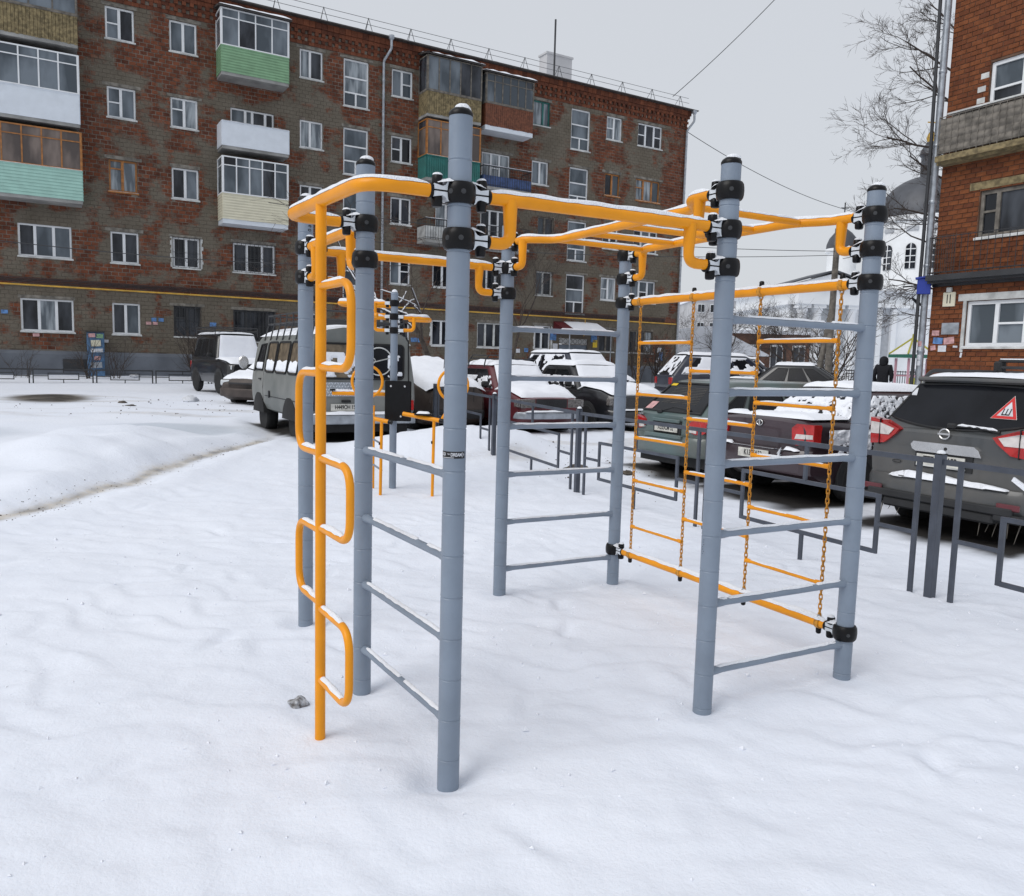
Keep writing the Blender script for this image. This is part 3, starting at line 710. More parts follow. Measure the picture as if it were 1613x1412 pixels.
def mask_at(s, z):
    n1 = noise.noise((s*.42, z*.34, 2.0)); n2 = noise.noise((s*1.1, z*.55, 7.7)); n3 = noise.noise((s*2.6, z*1.4, 4.4))
    low = .32*(1-sm(3, 9, z)) + (.10 if s > 22 else 0)
    near = 0
    for a, b, c, d in OPEN:
        if a-.5 < s < b+.5 and d-.1 < z < d+.55: near = .35
    n4 = noise.noise((s*.9, z*3.1, 9.4))
    return .46 + .36*n1 + .48*n2 + .52*n3 + .4*n4 + low + near - .06
def bricks(m, s0, s1, z0, z1, bw, bh, gap, conv, opens, rnd, masks, maskf, pro=.014):
    z = z0; row = 0
    while z < z1-.02:
        s = s0 - (bw/2 if row % 2 else 0)
        while s < s1:
            a, b, c, d = max(s, s0), min(s+bw, s1), z, min(z+bh, z1); s += bw
            if b-a < .05: continue
            cx, cz = (a+b)/2, (c+d)/2
            skip = False
            for o in opens:
                if o[0] < b and o[1] > a and o[2] < d-.01 and o[3] > c+.01:
                    if a < o[0]-.03: b = min(b, o[0])
                    elif b > o[1]+.03: a = max(a, o[1])
                    elif c < o[2]-.03: d = min(d, o[2])
                    elif d > o[3]+.03: c = max(c, o[3])
                    else: skip = True
            if skip or b-a < .04 or d-c < .03: continue
            mk = maskf(cx, cz); g = gap*(1 if mk < .42 else (.75 if mk < .75 else .2))
            p = pro*(1+.6*R.uniform(-1, 1)) if mk < .42 else pro*(1.0+.25*R.uniform(-1, 1))
            if mk < .42 and R.random() < .05: p *= .25
            a, b, c, d = a+g/2, b-g/2, c+g/2, d-g/2; e = .004
            m.add([conv(a, 0, c), conv(b, 0, c), conv(b, 0, d), conv(a, 0, d), conv(a+e, p, c+e), conv(b-e, p, c+e), conv(b-e, p, d-e), conv(a+e, p, d-e)], [(4, 5, 6, 7), (0, 1, 5, 4), (1, 2, 6, 5), (2, 3, 7, 6), (3, 0, 4, 7)])
            r_ = R.random(); rnd += [r_]*8; masks += [maskf(a, c), maskf(b, c), maskf(b, d), maskf(a, d)]*2
        z += bh; row += 1
m = MB(); rn, ms = [], []
bricks(m, S0, S1, 1.62, 14.98, 0.268, .157, .026, L3, OPEN, rn, ms, mask_at)
m.at = {'rnd': rn, 'mask': ms}
stuff(m.obj('brick_cladding', 'brick', blk, fixn=False))
# plinth with a sloped top
m = MB(); pl = [(0, ZW0), (.10, ZW0), (.10, 1.45), (.04, 1.58), (0, 1.58)]
for (a, b) in ((S0, 24.3), (26.3, S1)): m.prism(pl, lambda o_, z, h: L3(h, o_, z), a, b)
m.obj('plinth', 'plinth', blk)
m = MB(); m.b2(L3(1.15, .105, .82), L3(2.0, .14, 1.28)); m.obj('basement_grate', 'dark_metal', blk)
# cornice: plain bricks, two dentil courses, stepped top
m = MB(); rn, ms = [], []
for k, (za, zb, o_) in enumerate(((14.98, 15.14, .03), (15.14, 15.28, .0), (15.28, 15.42, .05), (15.42, 15.56, .02), (15.56, 15.72, .10), (15.72, 15.98, .15))):
    s = S0
    dent = k in (1, 3)
    while s < S1+o_:
        if dent: m.b2(L3(s, 0, za), L3(min(s+.15, S1+.05), .085 if k == 1 else .12, zb)); rn += [R.random()]*8; ms += [-1]*8; s += .30
        else:
            m.b2(L3(s+.006, 0, za+.006), L3(min(s+.262, S1+o_), o_+.01*R.random(), zb-.006)); rn += [R.random()]*8; ms += [-1]*8; s += .268
m.at = {'rnd': rn, 'mask': ms}
stuff(m.obj('cornice', 'brick', blk))
# roof: thin metal eave, snowy slope
m = MB(); m.prism([(.42, 15.98), (.42, 16.03), (-6, 17.6), (-12.4, 16.03), (-12.4, 15.98)], lambda o_, z, h: L3(h, o_, z), S0-.4, S1+.45)
rf = m.obj('roof', 'roof_tin', blk)
m = MB(); m.grid(lambda u, v_: L3(S0-.3+u*(S1-S0+.65), .36-6.3*v_, 16.05+1.57*v_+.05+.03*noise.noise((u*60, v_*9, 0))-(.055 if v_ == 0 else 0)), 120, 6); m.obj('roof_snow', 'snow', rf, True, 80)
m = MB(); s = S0
while s < S1:
    for q in (-.16, .16): m.tube([L3(s+q, .12, 16.1), L3(s, .02, 16.72)], .014, 5)
    m.tube([L3(s, -.5, 16.25), L3(s, .02, 16.72)], .012, 5); s += 2.05
for z, o_ in ((16.70, .02), (16.42, .07)): m.tube([L3(S0, o_, z), L3(S1, o_, z)], .011, 5)
m.obj('roof_railing', 'dark_metal', rf)
for s, h in ((25.6, 1.6),):
    m = MB(); m.b2(L3(s, -4, 16.8), L3(s+1.7, -4.8, 17.3+h)); m.b2(L3(s-.06, -3.94, 17.3+h), L3(s+1.76, -4.86, 17.4+h)); m.obj('chimney', 'far_panel', rf)
m = MB(); m.tube([L3(23.9, -.6, 16.2), L3(23.9, -.6, 19.2)], .05, 8); m.obj('antenna_mast', 'dark_metal', rf)
# downpipes
def downpipe(s, top, out=.13):
    m = MB(); m.tube(fillet([L3(s+.25, .40, top), L3(s+.25, .42, top-.35), L3(s, out, top-.85), L3(s, out, .9), L3(s-.03, out+.25, .75)], .1, 4), .062, 10)
    m.lathe([(.065, 0), (.13, .10), (.13, .22)], c=L3(s+.25, .40, top), n=12)
    z = 2.0
    while z < 15: m.lathe([(.068, -.03), (.074, -.02), (.074, .02), (.068, .03)], c=L3(s, out, z), n=10); z += 1.35
    m.obj('downpipe', 'galv', blk, True, 40)
downpipe(14.25, 15.85); downpipe(S1-.10, 15.75)
# gas pipe and cable band
m = MB(); m.tube([L3(S0, .16, 4.035), L3(S1-.25, .16, 4.035)], .032, 8); s = S0+.6
while s < S1: m.b2(L3(s, .0, 4.01), L3(s+.03, .15, 4.03)); m.lathe([(.037, -.02), (.037, .02)], c=L3(s, .16, 4.035), n=8, axis='x'); s += 2.2
m.tube(fillet([L3(25.9, .16, 4.03), L3(25.9, .16, 3.2), L3(25.9, .05, 3.1)], .05), .02, 6)
m.obj('gas_pipe', 'gas', blk, True, 40)
m = MB()
for k in range(4):
    q = [L3(S0+i*.7, .05+.02*k, 4.15+.05*k+.02*noise.noise((i*.3, k, 0))) for i in range(int((S1-S0-.3)/.7))]; m.tube(q, .017, 5)
m.obj('cable_bundle', 'dark_metal', blk)
m = MB(); m.b2(L3(S0, .012, 4.12), L3(S1-.2, .05, 4.34)); m.obj('cable_band', 'wood_red', blk)
# windows
pane_cache = {}
def pane(par, s0, s1, z0, z1, out, m_, conv=L3):
    key = (round(s1-s0, 3), round(z1-z0, 3), m_)
    if key not in pane_cache:
        w, h = key[0], key[1]; pane_cache[key] = MB().b2((0, -.006, 0), (w, .006, h)).mesh('pane', m_)
    return link('pane', pane_cache[key], par, conv(s0, out, z0))
def window(par, w, conv=L3, rec=-.12, fw=.065):
    s0, s1, z0, z1 = w['s0']+.005, w['s1']-.005, w['z0']+.005, w['z1']-.005; m = MB()
    def fr(a, b, c, d, t=.0): m.b2(conv(a, rec-.04, c), conv(b, rec+.05+t, d))
    fr(s0, s0+fw, z0, z1); fr(s1-fw, s1, z0, z1); fr(s0+fw, s1-fw, z0, z0+fw); fr(s0+fw, s1-fw, z1-fw, z1)
    cols = [s0+fw] + [s0+(s1-s0)*f for f in w['mul']] + [s1-fw]; panes = []
    for f in w['mul']: x = s0+(s1-s0)*f; fr(x-.05, x+.05, z0+fw, z1-fw, .006)
    trd = {t[0]: t[1] for t in w['tr'] if t[0] != 'st'}
    if any(t[0] == 'st' for t in w['tr']):
        h = z1-z0
        for q in (.30, .62): z = z0+h*q; fr(s0+fw, s1-fw, z-.03, z+.03, .004)
        fr(s0+.55, s0+.62, z0+fw, z0+h*.30-.03, .005)
        panes = [(s0+fw, s1-fw, z0+h*.62+.03, z1-fw), (s0+fw, s1-fw, z0+h*.30+.03, z0+h*.62-.03), (s0+fw, s0+.55, z0+fw, z0+h*.30-.03), (s0+.62, s1-fw, z0+fw, z0+h*.30-.03)]
    else:
        for i in range(len(cols)-1):
            a = cols[i]+(.05 if i else 0); b = cols[i+1]-(.05 if i < len(cols)-2 else 0)
            if b-a < .05: continue
            if i in trd:
                z = z0+(z1-z0)*trd[i]; fr(a, b, z-.025, z+.025, .003); panes += [(a, b, z0+fw, z-.025), (a, b, z+.025, z1-fw)]
            else: panes.append((a, b, z0+fw, z1-fw))
    o = m.obj('window', w['fm'], par)
    for a, b, c, d in panes: pane(o, a, b, c, d, rec, w['pm'] if R.random() < .72 else R.choice(['pane_dark', 'pane_grey', 'pane_curtain', 'pane_dark']), conv)
    m = MB(); m.b2(conv(s0-.05, rec, z0-.06), conv(s1+.05, .06, z0-.005)); m.obj('sill', 'dirty_white' if w['fm'] != 'wood_orange' else 'wood_orange', o)
    m = MB(); m.grid(lambda u, v_: conv(s0-.03+u*(s1-s0+.06), -.03+.085*v_, z0-.004+.016*(1-(2*v_-1)**2)*(1+.5*noise.noise((u*9, s0, z0)))), 10, 3); m.obj('sill_snow', 'snow', o, True, 80)
    if w['lint'] and R.random() < (.8 if z0 > 7 else .45):
        m = MB(); e0, e1 = R.uniform(.05, .2), R.uniform(.05, .2); m.b2(conv(s0-e0, -.02, z1+.01), conv(s1+e1, .024, z1+R.uniform(.10, .15))); m.obj('lintel', 'lintel', o)
    if w['sur']:
        for (a, b, c, d) in ((s0-.10, s0-.01, z0, z1), (s1+.01, s1+.10, z0, z1)):
            z = c; m = MB()
            while z < d: h = R.uniform(.08, .2); e = R.uniform(-.04, .05); m.b2(conv(a-(e if a < s0 else 0), 0, z), conv(b+(e if a > s0 else 0), .022, min(d, z+h))); z += h
            m.obj('plaster_edge', 'dirty_white', o)
    if w['bars']:
        m = MB(); n_ = max(5, int((s1-s0)/.17))
        for i in range(n_+1): x = s0-.02+(s1-s0+.04)*i/n_; m.tube([conv(x, .05, z0-.02), conv(x, .05, z1+.02)], .009, 5)
        for z in (z0, (z0+z1)/2, z1): m.tube([conv(s0-.03, .05, z), conv(s1+.03, .05, z)], .009, 5)
        for i in range(n_):
            x = s0+(s1-s0)*(i+.5)/n_; q = [conv(x+.05*cos(a), .05, z0+.3+.08*sin(a)) for a in [k*pi/4 for k in range(8)]]; m.tube(q, .007, 4, closed=True)
        m.obj('window_grille', 'dark_metal', o)
    return o
for w in WIN: window(blk, w)

# balconies -------------------------------------------------------
def balcony(s0, s1, z, d, par_m, par_style, par_h=1.0, slab='concrete', glaze=None, gl_h=1.45, seed=0, roof=False, railing=False, cols=5, pm='pane_grey', side=True, slab_h=.14, inset=.0):
    """slab, parapet on three sides made of single boards, and an optional glazed frame above it"""
    b = MB(); b.b2(L3(s0, 0, z-slab_h), L3(s1, d, z)); o = b.obj('balcony', slab, blk)
    runs = [((s0, d), (s1, d))] + [((s0, 0.02), (s0, d)), ((s1, d), (s1, 0.02))]
    if railing:
        r_ = MB()
        for (a, c) in runs:
            p, q = V(L3(a[0], a[1], z)), V(L3(c[0], c[1], z)); L = (q-p).length; n_ = max(2, int(L/.13))
            for i in range(n_+1): t = p.lerp(q, i/n_); r_.tube([t, t+V((0, 0, par_h))], .010, 5)
            for h in (.08, par_h*.5 if railing == 2 else par_h-.02, par_h): r_.tube([p+V((0, 0, h)), q+V((0, 0, h))], .013, 5)
        r_.obj('railing', 'dark_metal', o)
        if par_m:
            k = MB()
            for (a, c) in runs[:2]:
                k.grid(lambda u, v_: L3(a[0]+(c[0]-a[0])*u, a[1]+(c[1]-a[1])*u-.03+.012*noise.noise((u*9, v_*5, seed)), z+.02+par_h*par_style*v_), 24, 6)
            k.obj('windbreak_sheet', par_m, o, True)
    else:
        for (a, c) in runs:
            p, q = V(L3(a[0], a[1], z)), V(L3(c[0], c[1], z)); L = (q-p).length; dv = (q-p).normalized(); nv = V((dv.y, -dv.x, 0))
            if par_style == 'panel':
                k = MB(); rot = Matrix((dv, nv, V((0, 0, 1)))).transposed(); k.box((p+q)/2+V((0, 0, par_h/2-.02)), (L, .05, par_h+.0), rot); k.obj('panel', par_m, o)
            elif par_style == 'siding':
                n_ = 9; hh = par_h/n_
                for i in range(n_):
                    k = MB(); q0 = i*hh-.02
                    k.prism([(.0, q0), (.030, q0+.004), (.012, q0+hh), (0, q0+hh)], lambda u_, zz, h: tuple(p+dv*h*L+nv*u_+V((0, 0, zz))), 0, 1); k.obj('siding_board', par_m, o)
            elif par_style == 'boards':
                n_ = max(3, int(L/.115)); me = None
                for i in range(n_):
                    k = MB(); rot = Matrix((dv, nv, V((0, 0, 1)))).transposed(); k.box(p+dv*(L*(i+.5)/n_)+V((0, 0, par_h/2-.02+R.uniform(-.012, .012))), (L/n_*.90, .022, par_h), rot); k.obj('board', par_m, o)
            elif par_style == 'corrugated':
                k = MB(); n_ = int(L/.055)*2
                k.grid(lambda u, v_: tuple(p+dv*L*u+nv*(.012*(1 if int(u*n_+.5) % 4 in (0, 1) else -1))+V((0, 0, -.02+par_h*v_))), n_, 1); k.obj('corrugated_sheet', par_m, o)
        k = MB()
        for (a, c) in runs: k.tube([L3(a[0], a[1]+.01, z+par_h), L3(c[0], c[1]+.01, z+par_h)], .035, 6)
        k.obj('handrail', par_m if par_style != 'boards' else 'wood_grey', o)
    if glaze:
        zb, zt = z+par_h+.02, z+par_h+gl_h; fw = .05
        for ri, (a, c) in enumerate(runs):
            p, q = V(L3(a[0], a[1], 0)), V(L3(c[0], c[1], 0)); L = (q-p).length; dv = (q-p).normalized(); nv = V((dv.y, -dv.x, 0)); rot = Matrix((dv, nv, V((0, 0, 1)))).transposed()
            n_ = cols if ri == 0 else max(1, int(L/.55)); k = MB()
            for i in range(n_+1): k.box(p+dv*(fw/2+(L-fw)*i/n_)+V((0, 0, (zb+zt)/2)), (fw*(1.2 if i in (0, n_) else 1), .06, zt-zb), rot)
            for h in (zb+fw/2, zt-fw/2): k.box((p+q)/2+V((0, 0, h)), (L-.001, .056, fw), rot)
            tz = zt-.36
            if glaze != 'wood_grey' or cols > 5: k.box((p+q)/2+V((0, 0, tz)), (L-.002, .052, .04), rot)
            g = k.obj('glazing', glaze, o)
            for i in range(n_):
                a0 = fw+(L-fw)*i/n_; w_ = (L-fw)/n_-fw
                zz = [(zb+fw, tz-.02), (tz+.02, zt-fw)] if (glaze != 'wood_grey' or cols > 5) else [(zb+fw, zt-fw)]
                for z0_, z1_ in zz:
                    kk = MB(); kk.box(p+dv*(a0+w_/2)+V((0, 0, (z0_+z1_)/2)), (w_, .012, z1_-z0_), rot); kk.obj('pane', pm if R.random() < .75 else 'pane_dark', g)
    if roof:
        zt = z+par_h+gl_h
        k = MB(); k.prism([(-.02, zt+.30), (d+.18, zt+.03), (d+.18, zt-.0), (-.02, zt+.2)], lambda o_, zz, h: L3(h, o_, zz), s0-.12, s1+.12); k.obj('balcony_roof', 'roof_tin', o)
        k = MB(); k.grid(lambda u, v_: L3(s0-.1+u*(s1-s0+.2), (d+.2)*v_, zt+.33-.27*v_+.06*(1+noise.noise((u*7, v_*2, seed)))*(1 if 0 < u < 1 and 0 < v_ < 1 else 0)), 26, 6); k.obj('roof_snow', 'snow', o, True, 80)
    elif par_style not in (0,):
        k = MB(); hz = z+par_h+.025
        k.grid(lambda u, v_: L3(s0+u*(s1-s0), d-.045+.1*v_, hz+.022*(1-(2*v_-1)**2)*(1+.6*noise.noise((u*8, seed, 1)))), 24, 4); k.obj('ledge_snow', 'snow', o, True, 80)
    return o
D_ = .95
# left column (s about -2.5 .. 1.9)
balcony(-1.9, 1.92, 10.02, D_, 'sid_white', 'panel', 1.02, glaze='white_frame', gl_h=1.42, cols=6, seed=1)
balcony(-1.9, 1.95, 7.24, D_, 'sid_mint', 'siding', 1.05, glaze='wood_orange', gl_h=1.42, cols=6, seed=2, pm='pane_warm')
balcony(-1.9, 1.92, 12.85, D_, 'wood_old', 'boards', 1.0, glaze='wood_grey', cols=5, seed=3, roof=True)
# third column
balcony(7.02, 9.72, 12.95, D_, 'sid_green', 'siding', .98, glaze='white_frame', cols=4, seed=4, roof=True)
balcony(7.02, 9.72, 10.08, D_, 'sid_white', 'panel', .92, seed=5)
balcony(7.02, 9.68, 7.17, D_, 'sid_cream', 'siding', .98, slab='sid_white', glaze='white_frame', gl_h=1.50, cols=5, seed=6, pm='pane_grey', slab_h=.2)
# middle pair
balcony(16.05, 18.85, 12.88, D_, 'wood_old', 'boards', 1.0, glaze='wood_grey', gl_h=1.55, cols=5, seed=7, roof=True, pm='pane_grey')
balcony(19.10, 21.75, 12.86, D_, 'wood_red', 'boards', 1.02, slab='sid_white', glaze='wood_grey', gl_h=1.36, cols=6, seed=8, roof=True, pm='pane_grey', slab_h=.22)
balcony(16.05, 18.85, 10.02, D_, 'teal', 'corrugated', .98, glaze='wood_orange', gl_h=1.62, cols=4, seed=9, pm='pane_warm')
balcony(19.05, 21.75, 10.02, D_, 'blue_sheet', .52, .96, railing=1, seed=10)
balcony(16.05, 18.35, 7.22, D_, 'dirty_white', .62, .95, railing=1, seed=11)
balcony(19.05, 21.75, 7.22, D_, None, 0, .95, slab='dirty_white', railing=2, seed=12)
# entrance with maroon canopy
m = MB(); m.b2(L3(24.36, -.16, .3), L3(25.28, -.10, 2.62)); dr = m.obj('door', 'door_grey', blk)
m = MB(); m.b2(L3(25.32, -.16, .3), L3(26.24, -.10, 2.62)); dr2 = m.obj('door', 'door_grey', blk)
m = MB(); m.b2(L3(25.46, -.10, 1.4), L3(25.52, -.04, 1.75)); m.b2(L3(25.8, -.10, 1.9), L3(25.86, -.07, 1.95)); m.obj('handle', 'dark_metal', dr2)
m = MB(); m.b2(L3(25.7, -.10, 1.52), L3(25.85, -.085, 1.62)); m.obj('notice', 'paper', dr2)
m = MB(); m.b2(L3(24.36, -.14, 2.66), L3(26.24, -.08, 2.94)); tb = m.obj('transom_lattice', 'dirty_white', blk)
m = MB()
for k in range(6):
    q = [L3(24.52+.31*k+.12*cos(a), -.075, 2.80+.12*sin(a)) for a in [i*pi/5 for i in range(10)]]; m.tube(q, .012, 4, closed=True)
m.obj('lattice_ring', 'dark_metal', tb)
m = MB(); m.prism([(0, 3.82), (1.5, 3.20), (1.5, 3.14), (0, 3.74)], lambda o_, z, h: L3(h, o_, z), 23.95, 26.85); m.prism([(0, 3.72), (1.48, 3.13), (0, 3.13)], lambda o_, z, h: L3(h, o_, z), 23.95, 24.0); m.prism([(0, 3.72), (1.48, 3.13), (0, 3.13)], lambda o_, z, h: L3(h, o_, z), 26.80, 26.85)
cn = m.obj('canopy', 'maroon', blk)
m = MB(); m.grid(lambda u, v_: L3(24.6+2.2*u, 1.5*v_, 3.835-.62*v_+.03*sin(pi*u)*(1+.5*noise.noise((u*5, v_*4, 2)))), 14, 6); m.obj('canopy_snow', 'snow', cn, True, 80)
for s in (24.05, 26.72): MB().tube([L3(s, 1.42, .2), L3(s, 1.42, 3.2)], .03, 8).obj('canopy_post', 'galv', blk, True)
# notices and papers stuck on the wall
def paper(s, z, w, h, m_, tilt=0):
    k = MB(); rot = Matrix.Rotation(tilt, 3, 'Y'); k.box(L3(s, .030, z), (w, .012, h), rot); return k.obj('notice', m_, blk)
for s, z, w, h, m_ in ((-.72, 3.0, .22, .14, 'paper_blue'), (2.42, .0, 0, 0, None), (4.45, 2.95, .19, .15, 'paper_blue'), (4.72, 2.95, .19, .14, 'paper_blue'), (4.25, 2.8, .19, .12, 'paper_pink'), (4.5, 2.8, .18, .12, 'paper_pink'), (6.75, 2.84, .26, .2, 'paper_blue'), (.28, 2.17, .22, .12, 'paper_pink'), (2.5, 2.2, .2, .14, 'paper_pink'), (2.66, 2.02, .22, .12, 'paper'), (15.95, 2.55, .3, .2, 'paper_blue'), (16.3, 2.55, .3, .2, 'paper_blue'), (21.8, 2.2, .24, .2, 'paper'), (22.3, 2.25, .24, .2, 'paper_blue'), (21.2, 2.9, .26, .2, 'paper'), (23.95, 3.05, .4, .45, 'paper_blue'), (24.1, 2.4, .3, .5, 'paper'), (24.08, 1.95, .46, .75, 'paper_orange'), (26.62, 3.0, .4, .4, 'paper_blue'), (26.7, 2.72, .3, .4, 'sticker_yellow'), (26.5, 2.05, .34, .62, 'paper'), (31.3, 2.5, .3, .3, 'paper'), (31.42, 2.15, .26, .5, 'paper_blue'), (31.2, 1.95, .2, .3, 'paper')):
    if m_: paper(s, z, w, h, m_, R.uniform(-.06, .06))
# blue switch cabinet plastered with posters at the foot of the wall
kb = thing('switch_cabinet', 'tall narrow blue cabinet covered in torn posters against the brick wall', 'cabinet', FN*DF + V((cos(A30), sin(A30), 0))*2.28 - FN*.34 + V((0, 0, .62)), A30)
MB().b2((-.30, -.2, -.2), (.30, .2, 1.72), .02).obj('cabinet_body', 'cab_blue', kb)
m = MB(); m.b2((-.33, -.23, 1.72), (.33, .23, 1.77)); m.obj('cabinet_top', 'dark_metal', kb)
for (x, z, w, h, m_) in ((-.14, 1.60, .24, .15, 'paper_pink'), (.14, 1.58, .24, .16, 'sid_green'), (0, 1.30, .34, .24, 'sid_cream'), (.03, 1.02, .42, .14, 'paper'), (.04, .72, .22, .16, 'paper_pink'), (0, .45, .40, .22, 'galv')):
    m = MB(); m.box((x, -.212, z), (w, .012, h), Matrix.Rotation(R.uniform(-.06, .06), 3, 'Y')); m.obj('poster', m_, kb)

# ------------------------------------------------------------------ the near brick building at the right edge
RC = V((11.0, 21.0, .25)); ARB = radians(-61.5)
rb = thing('corner_house', 'orange-brick house corner with number eleven plate and old balconies at right edge', 'building', RC, ARB)
def Q3(t, out, z): return (t, -out, z-RC.z)
T0, T1 = -.46, 7.0
RW = [dict(s0=.50, s1=2.75, z0=2.33, z1=3.45, mul=(.33, .64), fm='white_frame', pm='pane_grey', tr=((1, .5),), bars=False, lint=False, sur=False),
      dict(s0=.60, s1=2.6, z0=4.98, z1=6.10, mul=(.22, .60), fm='wood_grey', pm='pane_dark', tr=((0, .55),), bars=False, lint=False, sur=False),
      dict(s0=.60, s1=2.6, z0=8.02, z1=9.12, mul=(.40, .7), fm='white_frame', pm='pane_grey', tr=((0, .42),), bars=False, lint=False, sur=False),
      dict(s0=4.3, s1=6.0, z0=2.33, z1=3.45, mul=(.5,), fm='white_frame', pm='pane_dark', tr=(), bars=False, lint=False, sur=False)]
ROP = [(w['s0'], w['s1'], w['z0'], w['z1']) for w in RW]
m = MB(); wall_cells(m, T0, T1, -.2, 13.5, ROP, Q3, .2)
m.add([Q3(T0, 0, -.2), Q3(T0, -10, -.2), Q3(T0, -10, 13.5), Q3(T0, 0, 13.5)], [(0, 1, 2, 3)])
wl_ = m.obj('wall', 'mortar_red', rb, fixn=False)
# single bricks: those in view are parts of their own, sharing mesh data; the rest are one mass
bw, bh, gp = .262, .118, .013
var = []
for i in range(6):
    m = MB(); p = .016+.004*R.uniform(-1, 1); e = .005; hw, hh = (bw-gp)/2, (bh-gp)/2; j = [R.uniform(-.003, .003) for _ in range(8)]
    m.add([(-hw, 0, -hh), (hw, 0, -hh), (hw, 0, hh), (-hw, 0, hh), (-hw+e, -p+j[0], -hh+e), (hw-e, -p+j[1], -hh+e+j[4]), (hw-e, -p+j[2], hh-e+j[5]), (-hw+e, -p+j[3], hh-e)], [(4, 5, 6, 7), (0, 1, 5, 4), (1, 2, 6, 5), (2, 3, 7, 6), (3, 0, 4, 7)])
    m.at = {'rnd': [i/5]*8, 'mask': [0]*8}; var.append(m.mesh('brick', 'brick_clean', fixn=False))
cnt = 0; m = MB(); rn, ms = [], []
z = .2; row = 0
while z < 13.4:
    t = T0-(bw/2 if row % 2 else 0)
    while t < T1:
        a, b, c, d = max(t, T0), min(t+bw, T1), z, z+bh; t += bw
        full = b-a > bw-.002
        if any(o_[0] < b and o_[1] > a and o_[2] < d and o_[3] > c for o_ in ROP):
            cl = False
            for o_ in ROP:
                if o_[2] < d-.02 and o_[3] > c+.02 and o_[0] < b and o_[1] > a:
                    if a < o_[0]-.04: b = o_[0]; full = False
                    elif b > o_[1]+.04: a = o_[1]; full = False
                    else: cl = True
            if cl: continue
        if b-a < .05: continue
        if full and cnt < 300 and 1.9 < z < 9.6 and a < 2.3:
            link('brick', R.choice(var), wl_, Q3((a+b)/2, 0, (c+d)/2)); cnt += 1
        else:
            g = gp/2; p = .016+.004*R.uniform(-1, 1); e = .005
            m.add([Q3(a+g, 0, c+g), Q3(b-g, 0, c+g), Q3(b-g, 0, d-g), Q3(a+g, 0, d-g), Q3(a+g+e, p, c+g+e), Q3(b-g-e, p, c+g+e), Q3(b-g-e, p, d-g-e), Q3(a+g+e, p, d-g-e)], [(4, 5, 6, 7), (0, 1, 5, 4), (1, 2, 6, 5), (2, 3, 7, 6), (3, 0, 4, 7)])
            rn += [R.random()]*8; ms += [0]*8
    z += bh; row += 1
m.at = {'rnd': rn, 'mask': ms}; stuff(m.obj('brickwork', 'brick_clean', wl_, fixn=False))
for w in RW: window(rb, w, Q3, -.10, .085)
m = MB(); m.b2(Q3(.29, .0, 3.46), Q3(3.0, .04, 3.63)); m.obj('lintel', 'dirty_white', rb)
m = MB(); m.b2(Q3(.42, .0, 2.20), Q3(.50, .03, 3.46)); m.obj('jamb', 'dirty_white', rb)
m = MB(); m.b2(Q3(.34, .0, 6.14), Q3(2.9, .03, 6.32)); m.obj('lintel', 'wood_old', rb)
def rbal(z, par):
    m = MB(); m.b2(Q3(-.40, 0, z-.14), Q3(3.4, .42, z)); m.b2(Q3(-.42, 0, z-.20), Q3(3.4, .30, z-.14)); o = m.obj('balcony', 'wood_old' if par else 'dark_metal', rb)
    m = MB()
    n_ = 22
    for i in range(n_+1):
        t = -.36+3.7*i/n_; m.tube([Q3(t, .40, z), Q3(t, .40, z+.95)], .008 if par == 0 or i % 3 else .012, 5)
    for i in range(4): m.tube([Q3(-.36, .1*i, z), Q3(-.36, .1*i, z+.95)], .008, 5)
    for h in (.06, .93): m.tube([Q3(-.36, .0, z+h), Q3(-.36, .40, z+h), Q3(3.4, .40, z+h)], .013, 5)
    m.obj('railing', 'wood_grey' if par else 'dark_metal', o)
    if par:
        k = MB(); n2 = 120
        k.grid(lambda u, v_: Q3(-.34+3.7*u, .37+.026*abs(sin(v_*5*pi)), z+.04+.86*v_), 12, 60); k.obj('corrugated_sheet', 'wood_grey', o, True, 80)
        k = MB(); k.b2(Q3(-.2, .02, z+.98), Q3(3.4, .36, z+1.02)); k.obj('handrail_shelf', 'dirty_white', o)
rbal(7.06, 1); rbal(4.12, 0)
m = MB()
for k in range(14):
    t = -.34+.05*k+.05*R.random(); q = [Q3(t+.05*noise.noise((k, i, 0)), .41+.03*noise.noise((k, i, 5)), 4.15+.95*i/7) for i in range(8)]; m.tube(q, .006, 4)
m.obj('dead_vine', 'twig', rb)
for t, z in ((.52, 8.85), (.46, 8.55), (.46, 8.28)):
    m = MB(); m.b2(Q3(t-.14, 0, z-.07), Q3(t+.06, .021, z+.06)); m.obj('plaster_patch', 'dirty_white', rb)
# number plate "11"
m = MB(); m.b2(Q3(-.12, .02, 3.34), Q3(.21, .06, 3.70), .01); sg_ = m.obj('number_plate', 'sid_cream', rb)
for t in (.005, .085):
    m = MB(); m.b2(Q3(t-.012, .058, 3.42), Q3(t+.012, .064, 3.64)); m.obj('digit', 'ink', sg_)
m = MB(); m.b2(Q3(-.02, .03, 3.70), Q3(.11, .10, 3.82), .01); m.obj('lamp', 'dirty_white', sg_)
m = MB(); m.b2(Q3(-.10, .02, 2.64), Q3(.36, .04, 2.93)); m.obj('wall_sign', 'galv', rb)
for (t, z, w, h, m_) in ((-.26, 2.68, .20, .13, 'paper_pink'), (-.18, 2.48, .26, .16, 'paper_blue'), (.12, 2.48, .28, .17, 'paper_pink'), (-.05, 2.28, .22, .16, 'paper'), (-.3, 2.3, .14, .12, 'paper_pink'), (.3, 2.33, .12, .05, 'paper'), (.47, 2.12, .05, .12, 'paper')):
    m = MB(); m.box(Q3(t, .026, z), (w, .010, h), Matrix.Rotation(R.uniform(-.2, .2), 3, 'Y')); m.obj('notice', m_, rb)
m = MB(); m.tube([Q3(-.56, .14, .4), Q3(-.56, .14, 14)], .085, 14)
